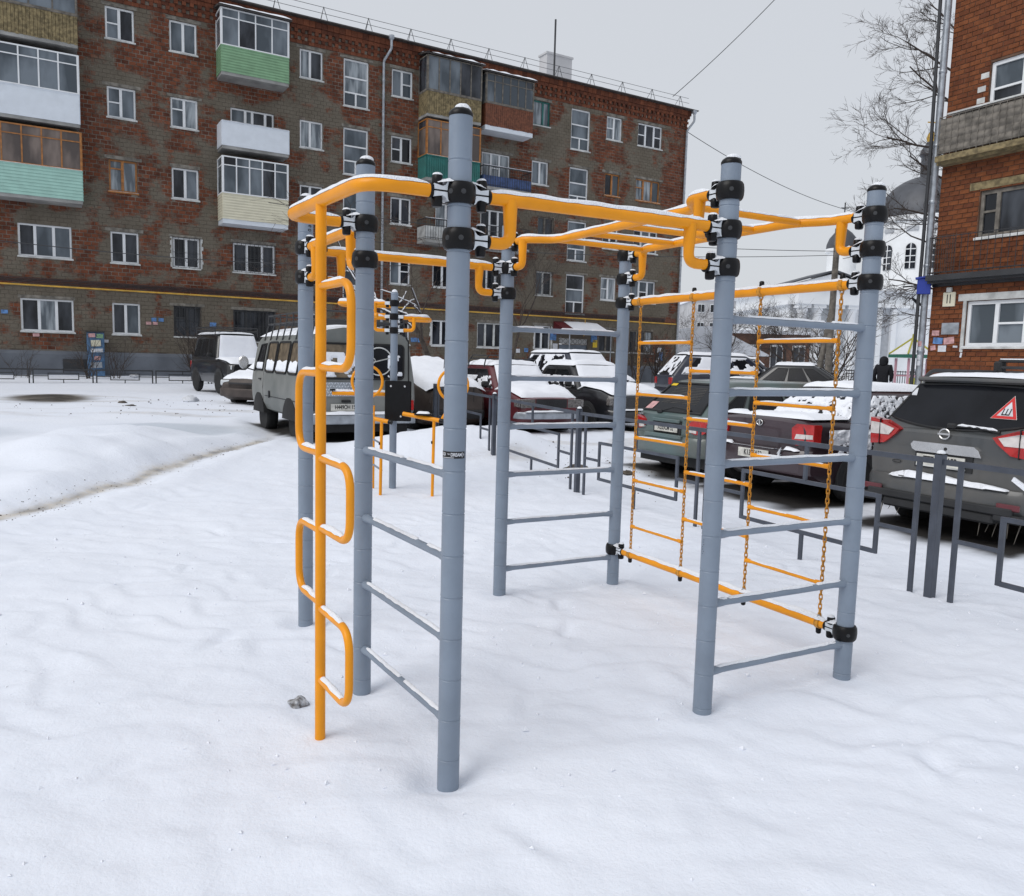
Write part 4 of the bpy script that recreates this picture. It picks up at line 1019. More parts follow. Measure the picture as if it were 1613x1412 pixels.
for z in (2.2, 4.4, 6.0, 7.4, 9.2): m.lathe([(.09, -.04), (.098, -.03), (.098, .03), (.09, .04)], c=Q3(-.56, .14, z), n=14)
dp = m.obj('downpipe', 'galv', rb, True, 40)
for z, m_ in ((2.25, 'paper'), (2.05, 'paper'), (1.9, 'paper'), (2.4, 'paper_pink')):
    m = MB(); m.grid(lambda u, v_: tuple(V(Q3(-.56, .14, z))+V((.0875*cos(-2.5+1.6*u), .0875*sin(-2.5+1.6*u), (v_-.5)*.13))), 8, 1); m.obj('notice', m_, dp)
m = MB(); m.b2(Q3(T0, .0, 3.86), Q3(T1, .04, 3.94)); m.b2(Q3(-1.3, .02, 3.90), Q3(T0, .05, 3.94)); m.obj('cable_duct', 'dark_metal', rb)
# dark cable mast beside the corner, with a blue box on it
mst = thing('cable_mast', 'thin black mast standing beside the silver downpipe of the corner house', 'mast', RC + V((-.58, .40, 0)), 0)
MB().tube([(0, 0, -.3), (.02, .0, 7.0), (-.06, .0, 13)], .045, 8).obj('mast_pole', 'dark_metal', mst, True)
MB().tube([(.1, .02, 7.4), (.45, -.2, 7.4)], .02, 6).obj('stay', 'dark_metal', mst)
bx_ = thing('blue_box', 'small bright blue box fixed beside the downpipe of the corner house', 'box', RC+V((-.46, .38, 3.42)), radians(-28))
MB().b2((-.16, -.12, 0), (.16, .12, .40), .01).obj('box_body', 'bright_blue', bx_)
m = MB(); m.prism([(-.21, .38), (.21, .44), (.21, .48), (-.21, .42)], lambda a, b, h: (a, h, b), -.16, .16); m.obj('box_lid', 'bright_blue', bx_)

# ------------------------------------------------------------------ vehicles (x forward, y left, origin on the ground at mid-length)
def lerp(a, b, t): return a+(b-a)*t
def interp(tab, x):
    if x <= tab[0][0]: return tab[0][1]
    for (a, va), (b, vb) in zip(tab[:-1], tab[1:]):
        if x <= b: t = (x-a)/(b-a); t = t*t*(3-2*t) if False else t; return lerp(va, vb, t)
    return tab[-1][1]
def snow_sheet(fn, nrm, th, par, name='snow_cover', nu=16, nv=14, seed=0, edge=6, rough=.35, cut=None, fine=0):
    """snow lying on a panel: fn(u,v) is the panel, offset along nrm with soft edges"""
    m = MB(); n_ = V(nrm).normalized()
    def f(u, v_):
        e = max(0, (1-abs(2*u-1)**edge))*max(0, (1-abs(2*v_-1)**edge)); p = V(fn(u, v_))
        t = th*e**.5*(1+rough*noise.noise((p.x*3+seed, p.y*3, p.z*3))+.25*noise.noise((p.x*9+seed, p.y*9, p.z*9)))
        if cut:
            q_ = V((p.x*.8+p.z*.6+p.y*.35, p.y*.9-p.x*.3, p.z*.8-p.x*.6+p.y*.3))*cut[0]
            if noise.noise(q_+V((seed, 0, 0)))+.45*noise.noise(q_*2.3+V((0, seed, 3)))+.35*noise.noise(q_*.3) < cut[1]: t = -.008
        return tuple(p+n_*(t-.003))
    m.grid(f, nu, nv); return m.obj(name, 'snow', par, True, 80)
def make_wheel(par, x, y, z, r, sgn, rimm='rim', w=.19, spokes=7):
    m = MB(); h = w/2
    m.lathe([(r*.62, -h), (r*.90, -h), (r*.985, -h*.72), (r, -h*.3), (r, h*.3), (r*.985, h*.72), (r*.90, h), (r*.62, h)], n=28, axis='y')
    o = m.obj('wheel', 'rubber', par, True, 40, (x, y, z))
    k = MB(); f = sgn*h*.82
    k.lathe([(r*.63, f*.6), (r*.64, f), (r*.57, f*.98), (r*.53, f*.55)], n=28, axis='y', caps=False)
    k.lathe([(.001, f*.86), (r*.15, f*.88), (r*.16, f*.5)], n=12, axis='y', caps=False)
    for i in range(spokes):
        a = 2*pi*i/spokes; d = V((cos(a), 0, sin(a))); s = V((-sin(a), 0, cos(a)))
        q = [d*r*.10-s*r*.06, d*r*.10+s*r*.06, d*r*.58+s*r*.085, d*r*.58-s*r*.085]
        k.add([tuple(p+V((0, f*.85, 0))) for p in q]+[tuple(p+V((0, f*.55, 0))) for p in q], [(0, 1, 2, 3), (7, 6, 5, 4), (0, 4, 5, 1), (1, 5, 6, 2), (2, 6, 7, 3), (3, 7, 4, 0)])
    k.obj('rim', rimm, o, True, 40)
    k = MB(); k.lathe([(.001, f*.3), (r*.6, f*.32)], n=20, axis='y', caps=False); k.obj('brake_disc', 'plastic', o)
    return o
def rrect(x0, x1, w, r, z, n=5):
    """rounded rectangle ring in plan"""
    out = []
    for cx, cy, a0 in ((x1-r, w-r, 0), (x0+r, w-r, pi/2), (x0+r, -w+r, pi), (x1-r, -w+r, 1.5*pi)):
        for k in range(n+1): a = a0+pi/2*k/n; out.append((cx+r*cos(a), cy+r*sin(a), z))
    return out
class Car:
    def __init__(s, name, label, loc, head, L, W, H, belt, hood, tail, cab, clear=.2, wr=.30, axles=None, paint='car_grey', group=None, cat='car', glass='car_glass', nose=.62, zr=.45, wc=(.90, .70), rimm='rim', tail_round=.10, arch=True):
        s.o = thing(name, label, cat, (loc[0], loc[1], loc[2]), head, group)
        s.L, s.W, s.H, s.belt, s.cab = L, W, H, belt, cab; h2 = L/2; s.h2 = h2; s.paint = paint; s.glass = glass
        s.xr0, s.xr1, s.xf1, s.xf0 = [c-h2 for c in cab]; s.wc0, s.wc1 = wc[0]*W/2, wc[1]*W/2
        s.top = [(0-h2, tail-.05), (.06-h2, tail), (cab[0]-h2, max(tail, belt-.03) if cab[0] > .5 else belt), (cab[0]+.2-h2, belt), (cab[3]-.15-h2, belt), (cab[3]-h2, belt-.0), (cab[3]+.2-h2, hood+.03), (L-.45-h2, hood-.03), (L-.12-h2, hood-.12), (L-h2, nose)]
        bot = [(-h2, clear+.22), (.25-h2, clear+.02), (.9-h2, clear), (L-.9-h2, clear), (L-.25-h2, clear+.0), (L-h2, clear+.14)]
        plan = [(-h2, 1-tail_round*1.1), (.08-h2, 1-tail_round*.55), (.35-h2, .985), (.8-h2, 1), (L-.9-h2, 1), (L-.4-h2, .965), (L-.12-h2, .88), (L-h2, .74)]
        xs = [-h2+t for t in (0, .03, .08, .16, .3, .5, .75, 1.0)] + [lerp(-h2+1.2, h2-1.3, k/8) for k in range(9)] + [h2-t for t in (1.05, .8, .6, .45, .3, .2, .12, .05, 0)]
        rings = []
        for x in xs:
            w = W/2*interp(plan, x); zb, zt = interp(bot, x), interp(s.top, x); d = zt-zb
            half = [(0, zb), (w*.80, zb), (w*.955, zb+.04), (w*.985, zb+d*.28), (w, zb+d*.50), (w*.985, zb+d*.66), (w*.975, zt-.09), (w*.93, zt-.028), (w*.84, zt-.004), (w*.5, zt+.014), (0, zt+.018)]
            rings.append([(x, y, z) for y, z in half] + [(x, -y, z) for y, z in half[-2:0:-1]])
        m = MB(); m.rings(rings); s.body = m.obj('body', paint, s.o, True, 32)
        # cabin
        rings = []
        for k, ins in ((-.06, 0), (.0, 0), (.25, 0), (.5, 0), (.75, 0), (.90, .006), (.96, .03), (.99, .09), (1.0, .2)):
            kk = k; x0, x1 = lerp(s.xr0, s.xr1, kk), lerp(s.xf0, s.xf1, kk); w = lerp(s.wc0, s.wc1, kk)
            rings.append(rrect(x0+ins*1.2, x1-ins*1.2, w-ins, min(.17, (w-ins)*.5), lerp(belt, H, kk)))
        rings.append([(lerp(p[0], (s.xr1+s.xf1)/2, .5), p[1]*.5, H+.018) for p in rings[-1]])
        m = MB(); m.rings(rings, cap0=False); s.cabin = m.obj('cabin', paint, s.o, True, 35)
        ax = axles or (.78, L-.82); s.wr = wr
        for x in ax:
            for sg in (1, -1):
                if arch:
                    m = MB(); m.lathe([(wr+.055, W/2*.80), (wr+.065, W/2*.99+.004), (wr+.045, W/2*.99+.008), (.001, W/2*.99+.008)], n=24, axis='y', caps=False); m.v = [(v[0]+x-h2, v[1]*sg, max(clear+.02, v[2]+wr)) for v in m.v]; m.obj('wheel_arch', 'plastic', s.o, True, 40)
                make_wheel(s.o, x-h2, sg*(W/2-.085), wr-.015, wr, sg, rimm)
    def cz(s, k): return lerp(s.belt, s.H, k)
    def side_pt(s, sg, u, k, e=.008): return (lerp(lerp(s.xr0, s.xr1, k), lerp(s.xf0, s.xf1, k), u), sg*(lerp(s.wc0, s.wc1, k)+e), s.cz(k))
    def end_pt(s, front, v, k, e=.008):
        x = lerp(s.xf0, s.xf1, k)+e if front else lerp(s.xr0, s.xr1, k)-e; return (x, v*lerp(s.wc0, s.wc1, k), s.cz(k))
    def glass_poly(s, pts, par=None, name='window', m_=None):
        m = MB(); n_ = len(pts); c = V((0, 0, 0))
        for p in pts: c += V(p)/n_
        m.v = [tuple(p) for p in pts]; m.f = [tuple(range(n_))]; o = m.obj(name, m_ or s.glass, par or s.o, fixn=False); return o
    def windows(s, cols, k0=.08, k1=.80, rear=True, front=True, v=.80, sides=(1, -1)):
        for sg in sides:
            for (a0, a1, b1, b0) in cols:       # u at bottom-left, bottom-right, top-right, top-left
                q = [s.side_pt(sg, a0, k0), s.side_pt(sg, a1, k0), s.side_pt(sg, b1, k1), s.side_pt(sg, b0, k1)]
                fr = [V(p) for p in q]; c = sum(fr, V((0, 0, 0)))/4
                o = s.glass_poly([p+(c-p).normalized()*.0 for p in fr])
                m = MB(); m.tube([p+V((0, sg*.002, 0)) for p in fr], .011, 5, closed=True); m.obj('trim', 'plastic', o)
        for fl, on in ((False, rear), (True, front)):
            if on:
                o = s.glass_poly([s.end_pt(fl, -v, .07), s.end_pt(fl, v, .07), s.end_pt(fl, v*.96, .86), s.end_pt(fl, -v*.96, .86)], name='windscreen' if fl else 'rear_window')
                m = MB(); m.tube([s.end_pt(fl, -v, .07, .01), s.end_pt(fl, v, .07, .01), s.end_pt(fl, v*.96, .86, .01), s.end_pt(fl, -v*.96, .86, .01)], .014, 5, closed=True); m.obj('trim', 'plastic', o)
    def snow_roof(s, th=.06, seed=0, cut=None): return snow_sheet(lambda u, v_: (lerp(s.xr1+.02, s.xf1-.02, u), (v_*2-1)*(s.wc1-.015), s.H+.004+.016*(1-(2*v_-1)**2)-.05*max(0, abs(2*v_-1)-.85)/.15*.3), (0, 0, 1), th, s.cabin, 'roof_snow', 24, 18, seed, 10, cut=cut)
    def snow_hood(s, th=.06, seed=1, cut=None): return snow_sheet(lambda u, v_: ((lambda x: (x, (v_*2-1)*s.W/2*lerp(.93, .80, u), interp(s.top, x)+.012))(lerp(s.xf0-.05, s.h2-.10, u))), (0, 0, 1), th, s.body, 'hood_snow', 20, 16, seed, 10, cut=cut)
    def snow_tail(s, th=.05, seed=2, cut=None): return snow_sheet(lambda u, v_: ((lambda x: (x, (v_*2-1)*s.W/2*.90, interp(s.top, x)+.012))(lerp(-s.h2+.06, s.xr0+.06, u))), (0, 0, 1), th, s.body, 'trunk_snow', 16, 16, seed, 10, cut=cut)
    def snow_end(s, front, th=.035, seed=3, k1=.95, cut=None, v=.9, n=(18, 18)): return snow_sheet(lambda u, v_: s.end_pt(front, (v_*2-1)*v, lerp(.0, k1, u), .004), (.6 if front else -.6, 0, .8), th, s.cabin, 'windscreen_snow' if front else 'rear_window_snow', n[0], n[1], seed, 10, cut=cut)
    def snow_side(s, sg, th=.025, seed=4, k0=.05, k1=.9, cut=None, u0=.08, u1=.92, n=(16, 40)): return snow_sheet(lambda u, v_: s.side_pt(sg, lerp(u0, u1, v_), lerp(k0, k1, u), .006), (0, sg*.8, .6), th, s.cabin, 'side_snow', n[0], n[1], seed, 10, cut=cut)
    def box(s, name, lo, hi, m_, par=None, bev=.012, smooth=False): return MB().b2(lo, hi, bev).obj(name, m_, par or s.o, smooth)
    def yz(s, name, poly, x, m_, th=.02, par=None, curve=0):
        """flat panel on the rear or front face; polygon in (y,z)"""
        m = MB(); m.prism(poly, lambda a, b, h: (x+h+curve*a*a, a, b), 0, th); return m.obj(name, m_, par or s.o)
    def plate(s, x, y, z, text, rear=True, w=.52, h=.112, tilt=0):
        sg = -1 if rear else 1; m = MB(); m.b2((x-.006, y-w/2, z-h/2), (x+.006, y+w/2, z+h/2)); o = m.obj('licence_plate', 'plate', s.o)
        if text:
            put_text(text, .098, 'lettering', 'ink', o, lambda a, b: V((x+sg*.008, y-a*.80*(1 if rear else -1), z+b)), .92)
        return o
    def mirror(s, sg, u=.90, col_=None):
        p = V(s.side_pt(sg, u, .10)); m = MB(); m.box(p+V((0, sg*.14, .06)), (.09, .17, .12), None, .025); m.box(p+V((0, sg*.04, .02)), (.05, .08, .03)); return m.obj('mirror', col_ or 'plastic', s.o, True)
    def handles(s, us, z=None, sides=(1, -1)):
        for sg in sides:
            for x in us: MB().b2((x-.09, sg*(s.W/2*.975), s.belt-.16), (x+.09, sg*(s.W/2*.975+.035), s.belt-.13), .01).obj('door_handle', s.paint, s.o)
def rear_bumper(c, z0, z1, out=.07, m_=None, wid=.96):
    m = MB(); rings = []
    for (y, o_) in ((-1, -.22), (-.97, -.04), (-.85, .05), (-.5, .075), (0, .085), (.5, .075), (.85, .05), (.97, -.04), (1, -.22)):
        x = -c.h2-o_*out/.085; yy = y*c.W/2*wid; rings.append([(x+.16, yy, z0), (x+.02, yy, z0), (x, yy, z0+.04), (x, yy, z1-.05), (x+.03, yy, z1), (x+.16, yy, z1)])
    m.rings(rings); return m.obj('bumper', m_ or c.paint, c.o, True, 35)
def front_bumper(c, z0, z1, out=.06, m_='plastic', wid=.93):
    m = MB(); rings = []
    for (y, o_) in ((-1, -.35), (-.95, -.10), (-.8, .03), (-.4, .07), (0, .085), (.4, .07), (.8, .03), (.95, -.10), (1, -.35)):
        x = c.h2+o_*out/.085; yy = y*c.W/2*wid; rings.append([(x-.18, yy, z0), (x-.02, yy, z0), (x, yy, z0+.03), (x, yy, z1-.03), (x-.03, yy, z1), (x-.18, yy, z1)])
    m.rings(rings); return m.obj('bumper', m_, c.o, True, 35)
def place(rear_center, head, L): return (rear_center[0]+cos(head)*L/2, rear_center[1]+sin(head)*L/2)
HB = A28

# --- dark grey SUV at the right edge (rear and right flank seen)
L = 4.34; p = place((4.38, 8.20), HB, L)
c = Car('parked_suv', 'dark grey SUV with roof box and red triangle sticker, rear towards the fence', (p[0], p[1], -.02), HB, L, 1.82, 1.64, 1.10, 1.04, 1.10, (.06, .46, 2.55, 3.35), clear=.27, wr=.335, axles=(.80, 3.47), paint='car_grey', wc=(.93, .73), tail_round=.07, group='cars parked behind the low fence')
suv = c
c.windows([(.03, .26, .25, .10), (.29, .58, .57, .28), (.61, .93, .86, .60)], k0=.06, k1=.82, rear=False)
RX = -c.h2
# rear window: big dark pane with a curved lower edge
m = MB(); q = []
for i in range(13):
    v_ = -1+2*i/12; q.append((v_, .04+.16*abs(v_)**2.2))
top_ = [(-1+2*i/8, .88-.03*abs(-1+2*i/8)**2) for i in range(9)]
ring = [c.end_pt(False, v_*.90, k_, .012) for v_, k_ in q] + [c.end_pt(False, v_*.86, k_, .012) for v_, k_ in top_[::-1]]
m.v = ring; m.f = [tuple(range(len(ring)))]; rw = m.obj('rear_window', 'car_glass', c.o, fixn=False)
m = MB(); m.tube(ring, .012, 5, closed=True); m.obj('trim', 'plastic', rw)
c.box('spoiler', (c.xr1-.13, -.60, c.H-.05), (c.xr1+.10, .60, c.H+.005), 'car_grey', bev=.02)
# wiper
m = MB(); a_ = V(c.end_pt(False, -.02, .10, .03)); b_ = V(c.end_pt(False, -.62, .06, .035)); m.tube([a_, a_.lerp(b_, .5)+V((0, 0, .02)), b_], .014, 6); m.box(a_, (.06, .1, .06), None, .015); wp = m.obj('wiper', 'plastic', c.o)
snow_strip([a_.lerp(b_, .1)+V((0, 0, .006)), a_.lerp(b_, .95)+V((0, 0, .006))], .012, .016, 1.0, 3, wp)
# triangle sticker with the letter Sha
def on_rw(y, z, e=.02):
    k_ = (z-c.belt)/(c.H-c.belt); return V((lerp(c.xr0, c.xr1, k_)-e, y, z))
def tri(cy, cz, r_): return [(cy+r_*cos(a), cz+r_*sin(a)) for a in (pi/2, pi/2+2*pi/3, pi/2+4*pi/3)]
ty, tz = -.47, 1.335
for r_, m_, e in ((.150, 'dirty_white', .020), (.143, 'red_ink', .022), (.092, 'paper', .024)):
    m = MB(); m.v = [tuple(on_rw(a, b, e)) for a, b in tri(ty, tz, r_)]; m.f = [(0, 1, 2)]; o = m.obj('warning_sticker', m_, rw, fixn=False)
m = MB()
for (a, b, w, h) in ((-.034, .005, .011, .062), (0, .005, .011, .062), (.034, .005, .011, .062), (0, -.022, .078, .011)):
    m.add([on_rw(ty+a-w/2, tz+b-h/2-.012, .026), on_rw(ty+a+w/2, tz+b-h/2-.012, .026), on_rw(ty+a+w/2, tz+b+h/2-.012, .026), on_rw(ty+a-w/2, tz+b+h/2-.012, .026)], [(0, 1, 2, 3)])
m.obj('letter', 'ink', rw, fixn=False)
m = MB(); m.v = [tuple(on_rw(a, b, .02)) for a, b in ((.56, 1.44), (.62, 1.44), (.64, 1.51), (.585, 1.52))]; m.f = [(0, 1, 2, 3)]; m.obj('sticker', 'paper', rw, fixn=False)
# tail lights
for sg in (1, -1):
    X = RX-.012
    poly = [(sg*.90, 1.185), (sg*.72, 1.165), (sg*.50, 1.085), (sg*.545, 1.03), (sg*.68, .925), (sg*.88, .90)]
    m = MB(); fx = lambda a, b, h: (X+h+.30*max(0, abs(a)-.62)**1.3, a, b); m.prism(poly, fx, -.028, .10); tl = m.obj('tail_light', 'tail_red', c.o)
    poly = [(sg*.885, 1.14), (sg*.74, 1.132), (sg*.56, 1.085), (sg*.62, 1.015), (sg*.885, 1.01)]
    m = MB(); m.prism(poly, fx, -.034, .02); m.obj('reversing_lens', 'tail_white', tl)
    m = MB(); m.prism([(sg*.745, .90), (sg*.752, .90), (sg*.752, 1.18), (sg*.745, 1.18)], fx, -.036, .0); m.obj('lens_seam', 'ink', tl)
    # wrap-around onto the flank
    m = MB(); m.prism([(RX+.05, 1.185), (RX+.42, 1.12), (RX+.36, 1.05), (RX+.10, .93), (RX+.04, .91)], lambda a, b, h: (a, sg*(c.W/2*(.955+.045*min(1, (a-RX)/.3))-.012+h), b), 0, .022); m.obj('side_lens', 'tail_red', tl)
    m = MB(); m.prism([(RX+.06, 1.13), (RX+.34, 1.10), (RX+.30, 1.06), (RX+.06, 1.02)], lambda a, b, h: (a, sg*(c.W/2*(.955+.045*min(1, (a-RX)/.3))-.008+h), b), 0, .022); m.obj('side_reversing_lens', 'tail_white', tl)
# emblem ring with bar
m = MB(); m.tube([(RX-.022, .055*cos(a), 1.075+.050*sin(a)) for a in [i*2*pi/20 for i in range(20)]], .008, 6, closed=True); m.b2((RX-.034, -.066, 1.066), (RX-.016, .066, 1.084)); m.obj('emblem', 'chrome', c.o, True)
# chrome strip above the plate
m = MB(); m.prism([(-.40, .875), (-.37, .94), (-.32, .975), (.33, .975), (.36, .94), (.34, .895), (.30, .875)], lambda a, b, h: (RX+h, a, b), -.030, .02); strip = m.obj('garnish', 'chrome', c.o)
m = MB(); m.lathe([(.001, RX-.036), (.016, RX-.036), (.018, RX-.028)], c=(0, -.03, .925), n=12, axis='x', caps=False); m.obj('lock', 'plastic', strip)
m = MB(); m.b2((RX-.012, -.31, .71), (RX+.01, .31, .87)); m.obj('plate_recess', 'plastic', c.o)
c.plate(RX-.025, .02, .795, 'T774OK152')
m = MB(); m.b2((RX-.032, -.25, .728), (RX-.024, .28, .744)); m.obj('plate_frame', 'dirty_white', c.o)
m = MB(); m.tube([(RX-.014, .52+.05*cos(a), .74+.016*sin(a)) for a in [i*2*pi/14 for i in range(14)]], .004, 5, closed=True); m.obj('badge', 'plastic', c.o)
bp = rear_bumper(c, .34, .60, .09, 'car_grey', 1.0)
m = MB(); m.b2((RX-.115, -.78, .36), (RX-.06, .78, .44), .012); m.obj('bumper_step', 'plastic', bp)
m = MB(); m.b2((RX-.115, -.86, .30), (RX+.1, -.60, .38), .02); m.b2((RX-.115, .60, .30), (RX+.1, .86, .38), .02); m.b2((RX-.10, -.6, .26), (RX+.2, .6, .36), .02); m.obj('lower_valance', 'plastic', bp)
for sg in (1, -1): MB().b2((RX-.10, sg*.62, .42), (RX-.075, sg*.84, .48), .008).obj('reflector', 'car_red', bp)
snow_sheet(lambda u, v_: (RX-.10+.10*u, -.70+1.25*v_, .60+.0), (0, 0, 1), .045, bp, 'bumper_snow', 6, 40, 2, 6, .9, cut=(3.2, -.30))
snow_sheet(lambda u, v_: (RX-.02+.06*u, -.86+.16*v_, .60+.10*v_), (-.3, 0, 1), .05, bp, 'bumper_snow', 5, 8, 7)
for k in range(9):
    y = -.80+.07*k if k < 6 else .45+.1*(k-6); hgt = R.uniform(.05, .22); MB().tube([(RX-.06+R.uniform(-.03, .1), y, .30), (RX-.05, y+.005, .30-hgt)], [.008, .0015], 5).obj('icicle', 'wood_grey', bp)
c.snow_roof(.045, 2); c.handles((-.55, .5), sides=(-1,)); c.mirror(-1)
for sg in (1, -1):
    m = MB(); m.tube(fillet([(c.xr1-.02, sg*.60, 1.61), (c.xr1+.12, sg*.60, 1.71), (c.xf1-.15, sg*.60, 1.71), (c.xf1, sg*.60, 1.62)], .06), .022, 8); m.obj('roof_rail', 'dark_metal', c.o, True)
rbx = thing('ski_rack', 'black ski rack on the snowy roof of the dark grey SUV', 'rack', (p[0], p[1], 1.69), HB)
for x in (-.35, .55):
    m = MB(); m.b2((x-.05, -.62, .04), (x+.05, .62, .075), .01); m.obj('lower_bar', 'dark_metal', rbx)
    m = MB(); m.b2((x-.045, -.60, .115), (x+.045, .60, .15), .01); ub = m.obj('clamp_bar', 'plastic', rbx); m = MB(); m.b2((x-.04, -.58, .150), (x+.04, .58, .162)); m.obj('snow_strip', 'snow', ub)
    for sg in (1, -1): MB().b2((x-.06, sg*.55, -.02), (x+.06, sg*.65, .13), .02).obj('rack_foot', 'plastic', rbx)

# --- burgundy sedan
L = 4.25; p = place((3.18, 10.42), HB, L)
c = Car('parked_sedan', 'dark burgundy saloon dusted with snow between the grey SUV and the pale green hatchback', (p[0], p[1], .02), HB, L, 1.70, 1.40, .92, .92, 1.03, (.72, 1.28, 2.55, 3.30), paint='car_burgundy', axles=(.85, 3.45), group='cars parked behind the low fence')
c.windows([(.14, .44, .46, .26), (.48, .84, .78, .48)], rear=True)
X = -c.h2
for sg in (1, -1):
    fx = lambda a, b, h: (X+h+.34*max(0, abs(a)-.58)**1.3, a, b)
    m = MB(); m.prism([(sg*.84, .98), (sg*.62, .985), (sg*.55, .93), (sg*.56, .78), (sg*.62, .72), (sg*.84, .75)], fx, -.03, .10); tl = m.obj('tail_light', 'tail_red', c.o)
    m = MB(); m.prism([(sg*.83, .86), (sg*.62, .86), (sg*.60, .80), (sg*.83, .81)], fx, -.034, .0); m.obj('reversing_lens', 'tail_white', tl)
    m = MB(); m.prism([(X+.05, .98), (X+.17, .96), (X+.15, .78), (X+.05, .75)], lambda a, b, h: (a, sg*(c.W/2*(.94+.06*min(1, (a-X)/.3))-.01+h), b), 0, .022); m.obj('side_lens', 'tail_red', tl)
m = MB(); m.tube([(X-.014, .05*cos(a), .955+.035*sin(a)) for a in [i*2*pi/16 for i in range(16)]], .007, 6, closed=True); m.b2((X-.02, -.012, .93), (X-.008, .012, .98)); m.obj('emblem', 'chrome', c.o, True)
bp = rear_bumper(c, .36, .66, .09, 'car_burgundy', .98); c.plate(X-.10, 0, .56, 'K137EA52')
m = MB(); m.prism([(.38, .52), (.42, .60), (.40, .60), (.46, .68), (.44, .58), (.47, .60)], lambda a, b, h: (X-.097+h, -a, b), -.008, .004); m.obj('decal', 'paper', bp)
c.snow_roof(.07, 5); c.snow_tail(.05, 6, cut=(1.2, -.28)); c.snow_end(False, .03, 7, cut=(13, -.22), n=(50, 80)); c.snow_side(-1, .028, 8, cut=(16, -.16), n=(44, 150), k1=.86); c.snow_hood(.06, 9)
snow_sheet(lambda u, v_: (lerp(-c.h2+.3, c.h2-1.2, v_), -c.W/2*.99, lerp(.62, .92, u)), (0, -1, .4), .02, c.body, 'flank_snow', 26, 150, 4, 8, .5, cut=(15, .06))
snow_sheet(lambda u, v_: (X-.085+.08*u, -.7+1.4*v_, .66), (0, 0, 1), .03, bp, 'bumper_snow', 5, 30, 5, 6, .9, cut=(3, -.1))

# --- pale green hatchback
L = 4.07; p = place((2.31, 12.10), HB, L)
c = Car('parked_hatchback', 'pale green hatchback with yellow window sticker, rear towards the low fence', (p[0], p[1], .06), HB, L, 1.68, 1.40, .90, .90, .90, (.04, .60, 2.30, 3.05), paint='car_green', axles=(.72, 3.24), group='cars parked behind the low fence', wc=(.92, .72))
c.windows([(.07, .22, .24, .20), (.26, .54, .55, .27), (.58, .90, .84, .58)], rear=False)
X = -c.h2
q = [c.end_pt(False, -.86, .05, .012), c.end_pt(False, .86, .05, .012), c.end_pt(False, .84, .88, .012), c.end_pt(False, -.84, .88, .012)]
rw = c.glass_poly(q, name='rear_window'); m = MB(); m.tube(q, .022, 5, closed=True); m.obj('trim', 'plastic', rw)
m = MB()
for k in range(11):
    kk = .30+.045*k; a_, b_ = V(c.end_pt(False, -.55, kk, .016)), V(c.end_pt(False, .55, kk, .016)); m.tube([a_, b_], .002, 3)
m.obj('heating_wires', 'wood_grey', rw)
for (v0, v1, k0, k1, m_) in ((.62, .84, .80, .90, 'sticker_yellow'), (.62, .84, .06, .30, 'paper_pink')):
    m = MB(); m.v = [c.end_pt(False, v0, k0, .022), c.end_pt(False, v1, k0, .022), c.end_pt(False, v1, k1, .022), c.end_pt(False, v0, k1, .022)]; m.f = [(0, 1, 2, 3)]; m.obj('sticker', m_, rw, fixn=False)
m = MB(); a_, b_ = V(c.end_pt(False, .30, .04, .03)), V(c.end_pt(False, -.55, .14, .035)); m.tube([a_, a_.lerp(b_, .45)+V((0, 0, .05)), b_], .012, 6); m.box(a_, (.06, .12, .06), None, .015); m.obj('wiper', 'plastic', c.o)
for sg in (1, -1):
    fx = lambda a, b, h: (X+h+.34*max(0, abs(a)-.58)**1.3, a, b); pl_ = []
    cyy, czz = .68, .74
    for i in range(14):
        a = 2*pi*i/14; pl_.append((sg*(cyy+.165*cos(a)*(1 if cos(a) > 0 else 1.15)), czz+.10*sin(a)*(1 if sin(a) > 0 else 1.1)))
    m = MB(); m.prism(pl_, fx, -.03, .10); tl = m.obj('tail_light', 'tail_red', c.o)
    m = MB(); m.prism([(sg*.52, .66), (sg*.66, .65), (sg*.66, .72), (sg*.53, .74)], fx, -.036, .0); m.obj('reversing_lens', 'tail_white', tl)
    m = MB(); m.prism([(X+.05, .83), (X+.2, .80), (X+.2, .70), (X+.05, .65)], lambda a, b, h: (a, sg*(c.W/2*(.94+.06*min(1, (a-X)/.3))-.01+h), b), 0, .02); m.obj('side_lens', 'tail_red', tl)
m = MB(); m.prism([(-.31, .60), (-.33, .80), (.33, .80), (.31, .60)], lambda a, b, h: (X+h, a, b), -.012, .02); m.obj('plate_recess', 'plastic', c.o)
m = MB(); m.b2((X-.05, -.31, .77), (X-.01, .31, .82), .01); m.obj('handle_strip', 'car_green', c.o)
c.plate(X-.03, 0, .685, 'X355CM 52'); 
bp = rear_bumper(c, .30, .58, .09, 'car_green', .99); MB().b2((X-.105, -.42, .54), (X-.05, .42, .60), .01).obj('bumper_step', 'car_green', bp)
m = MB(); m.box((X-.02, .62, .86), (.02, .12, .025)); m.obj('badge', 'chrome', c.o); m = MB(); m.box((X-.02, -.50, .86), (.02, .24, .02)); m.obj('badge', 'chrome', c.o)
m = MB(); m.b2((X+.1, -.75, .14), (X+.3, .75, .32)); m.obj('underbody', 'plastic', c.o)
c.handles((-.4, .55), sides=(-1,)); c.mirror(-1); c.snow_hood(.05, 3)

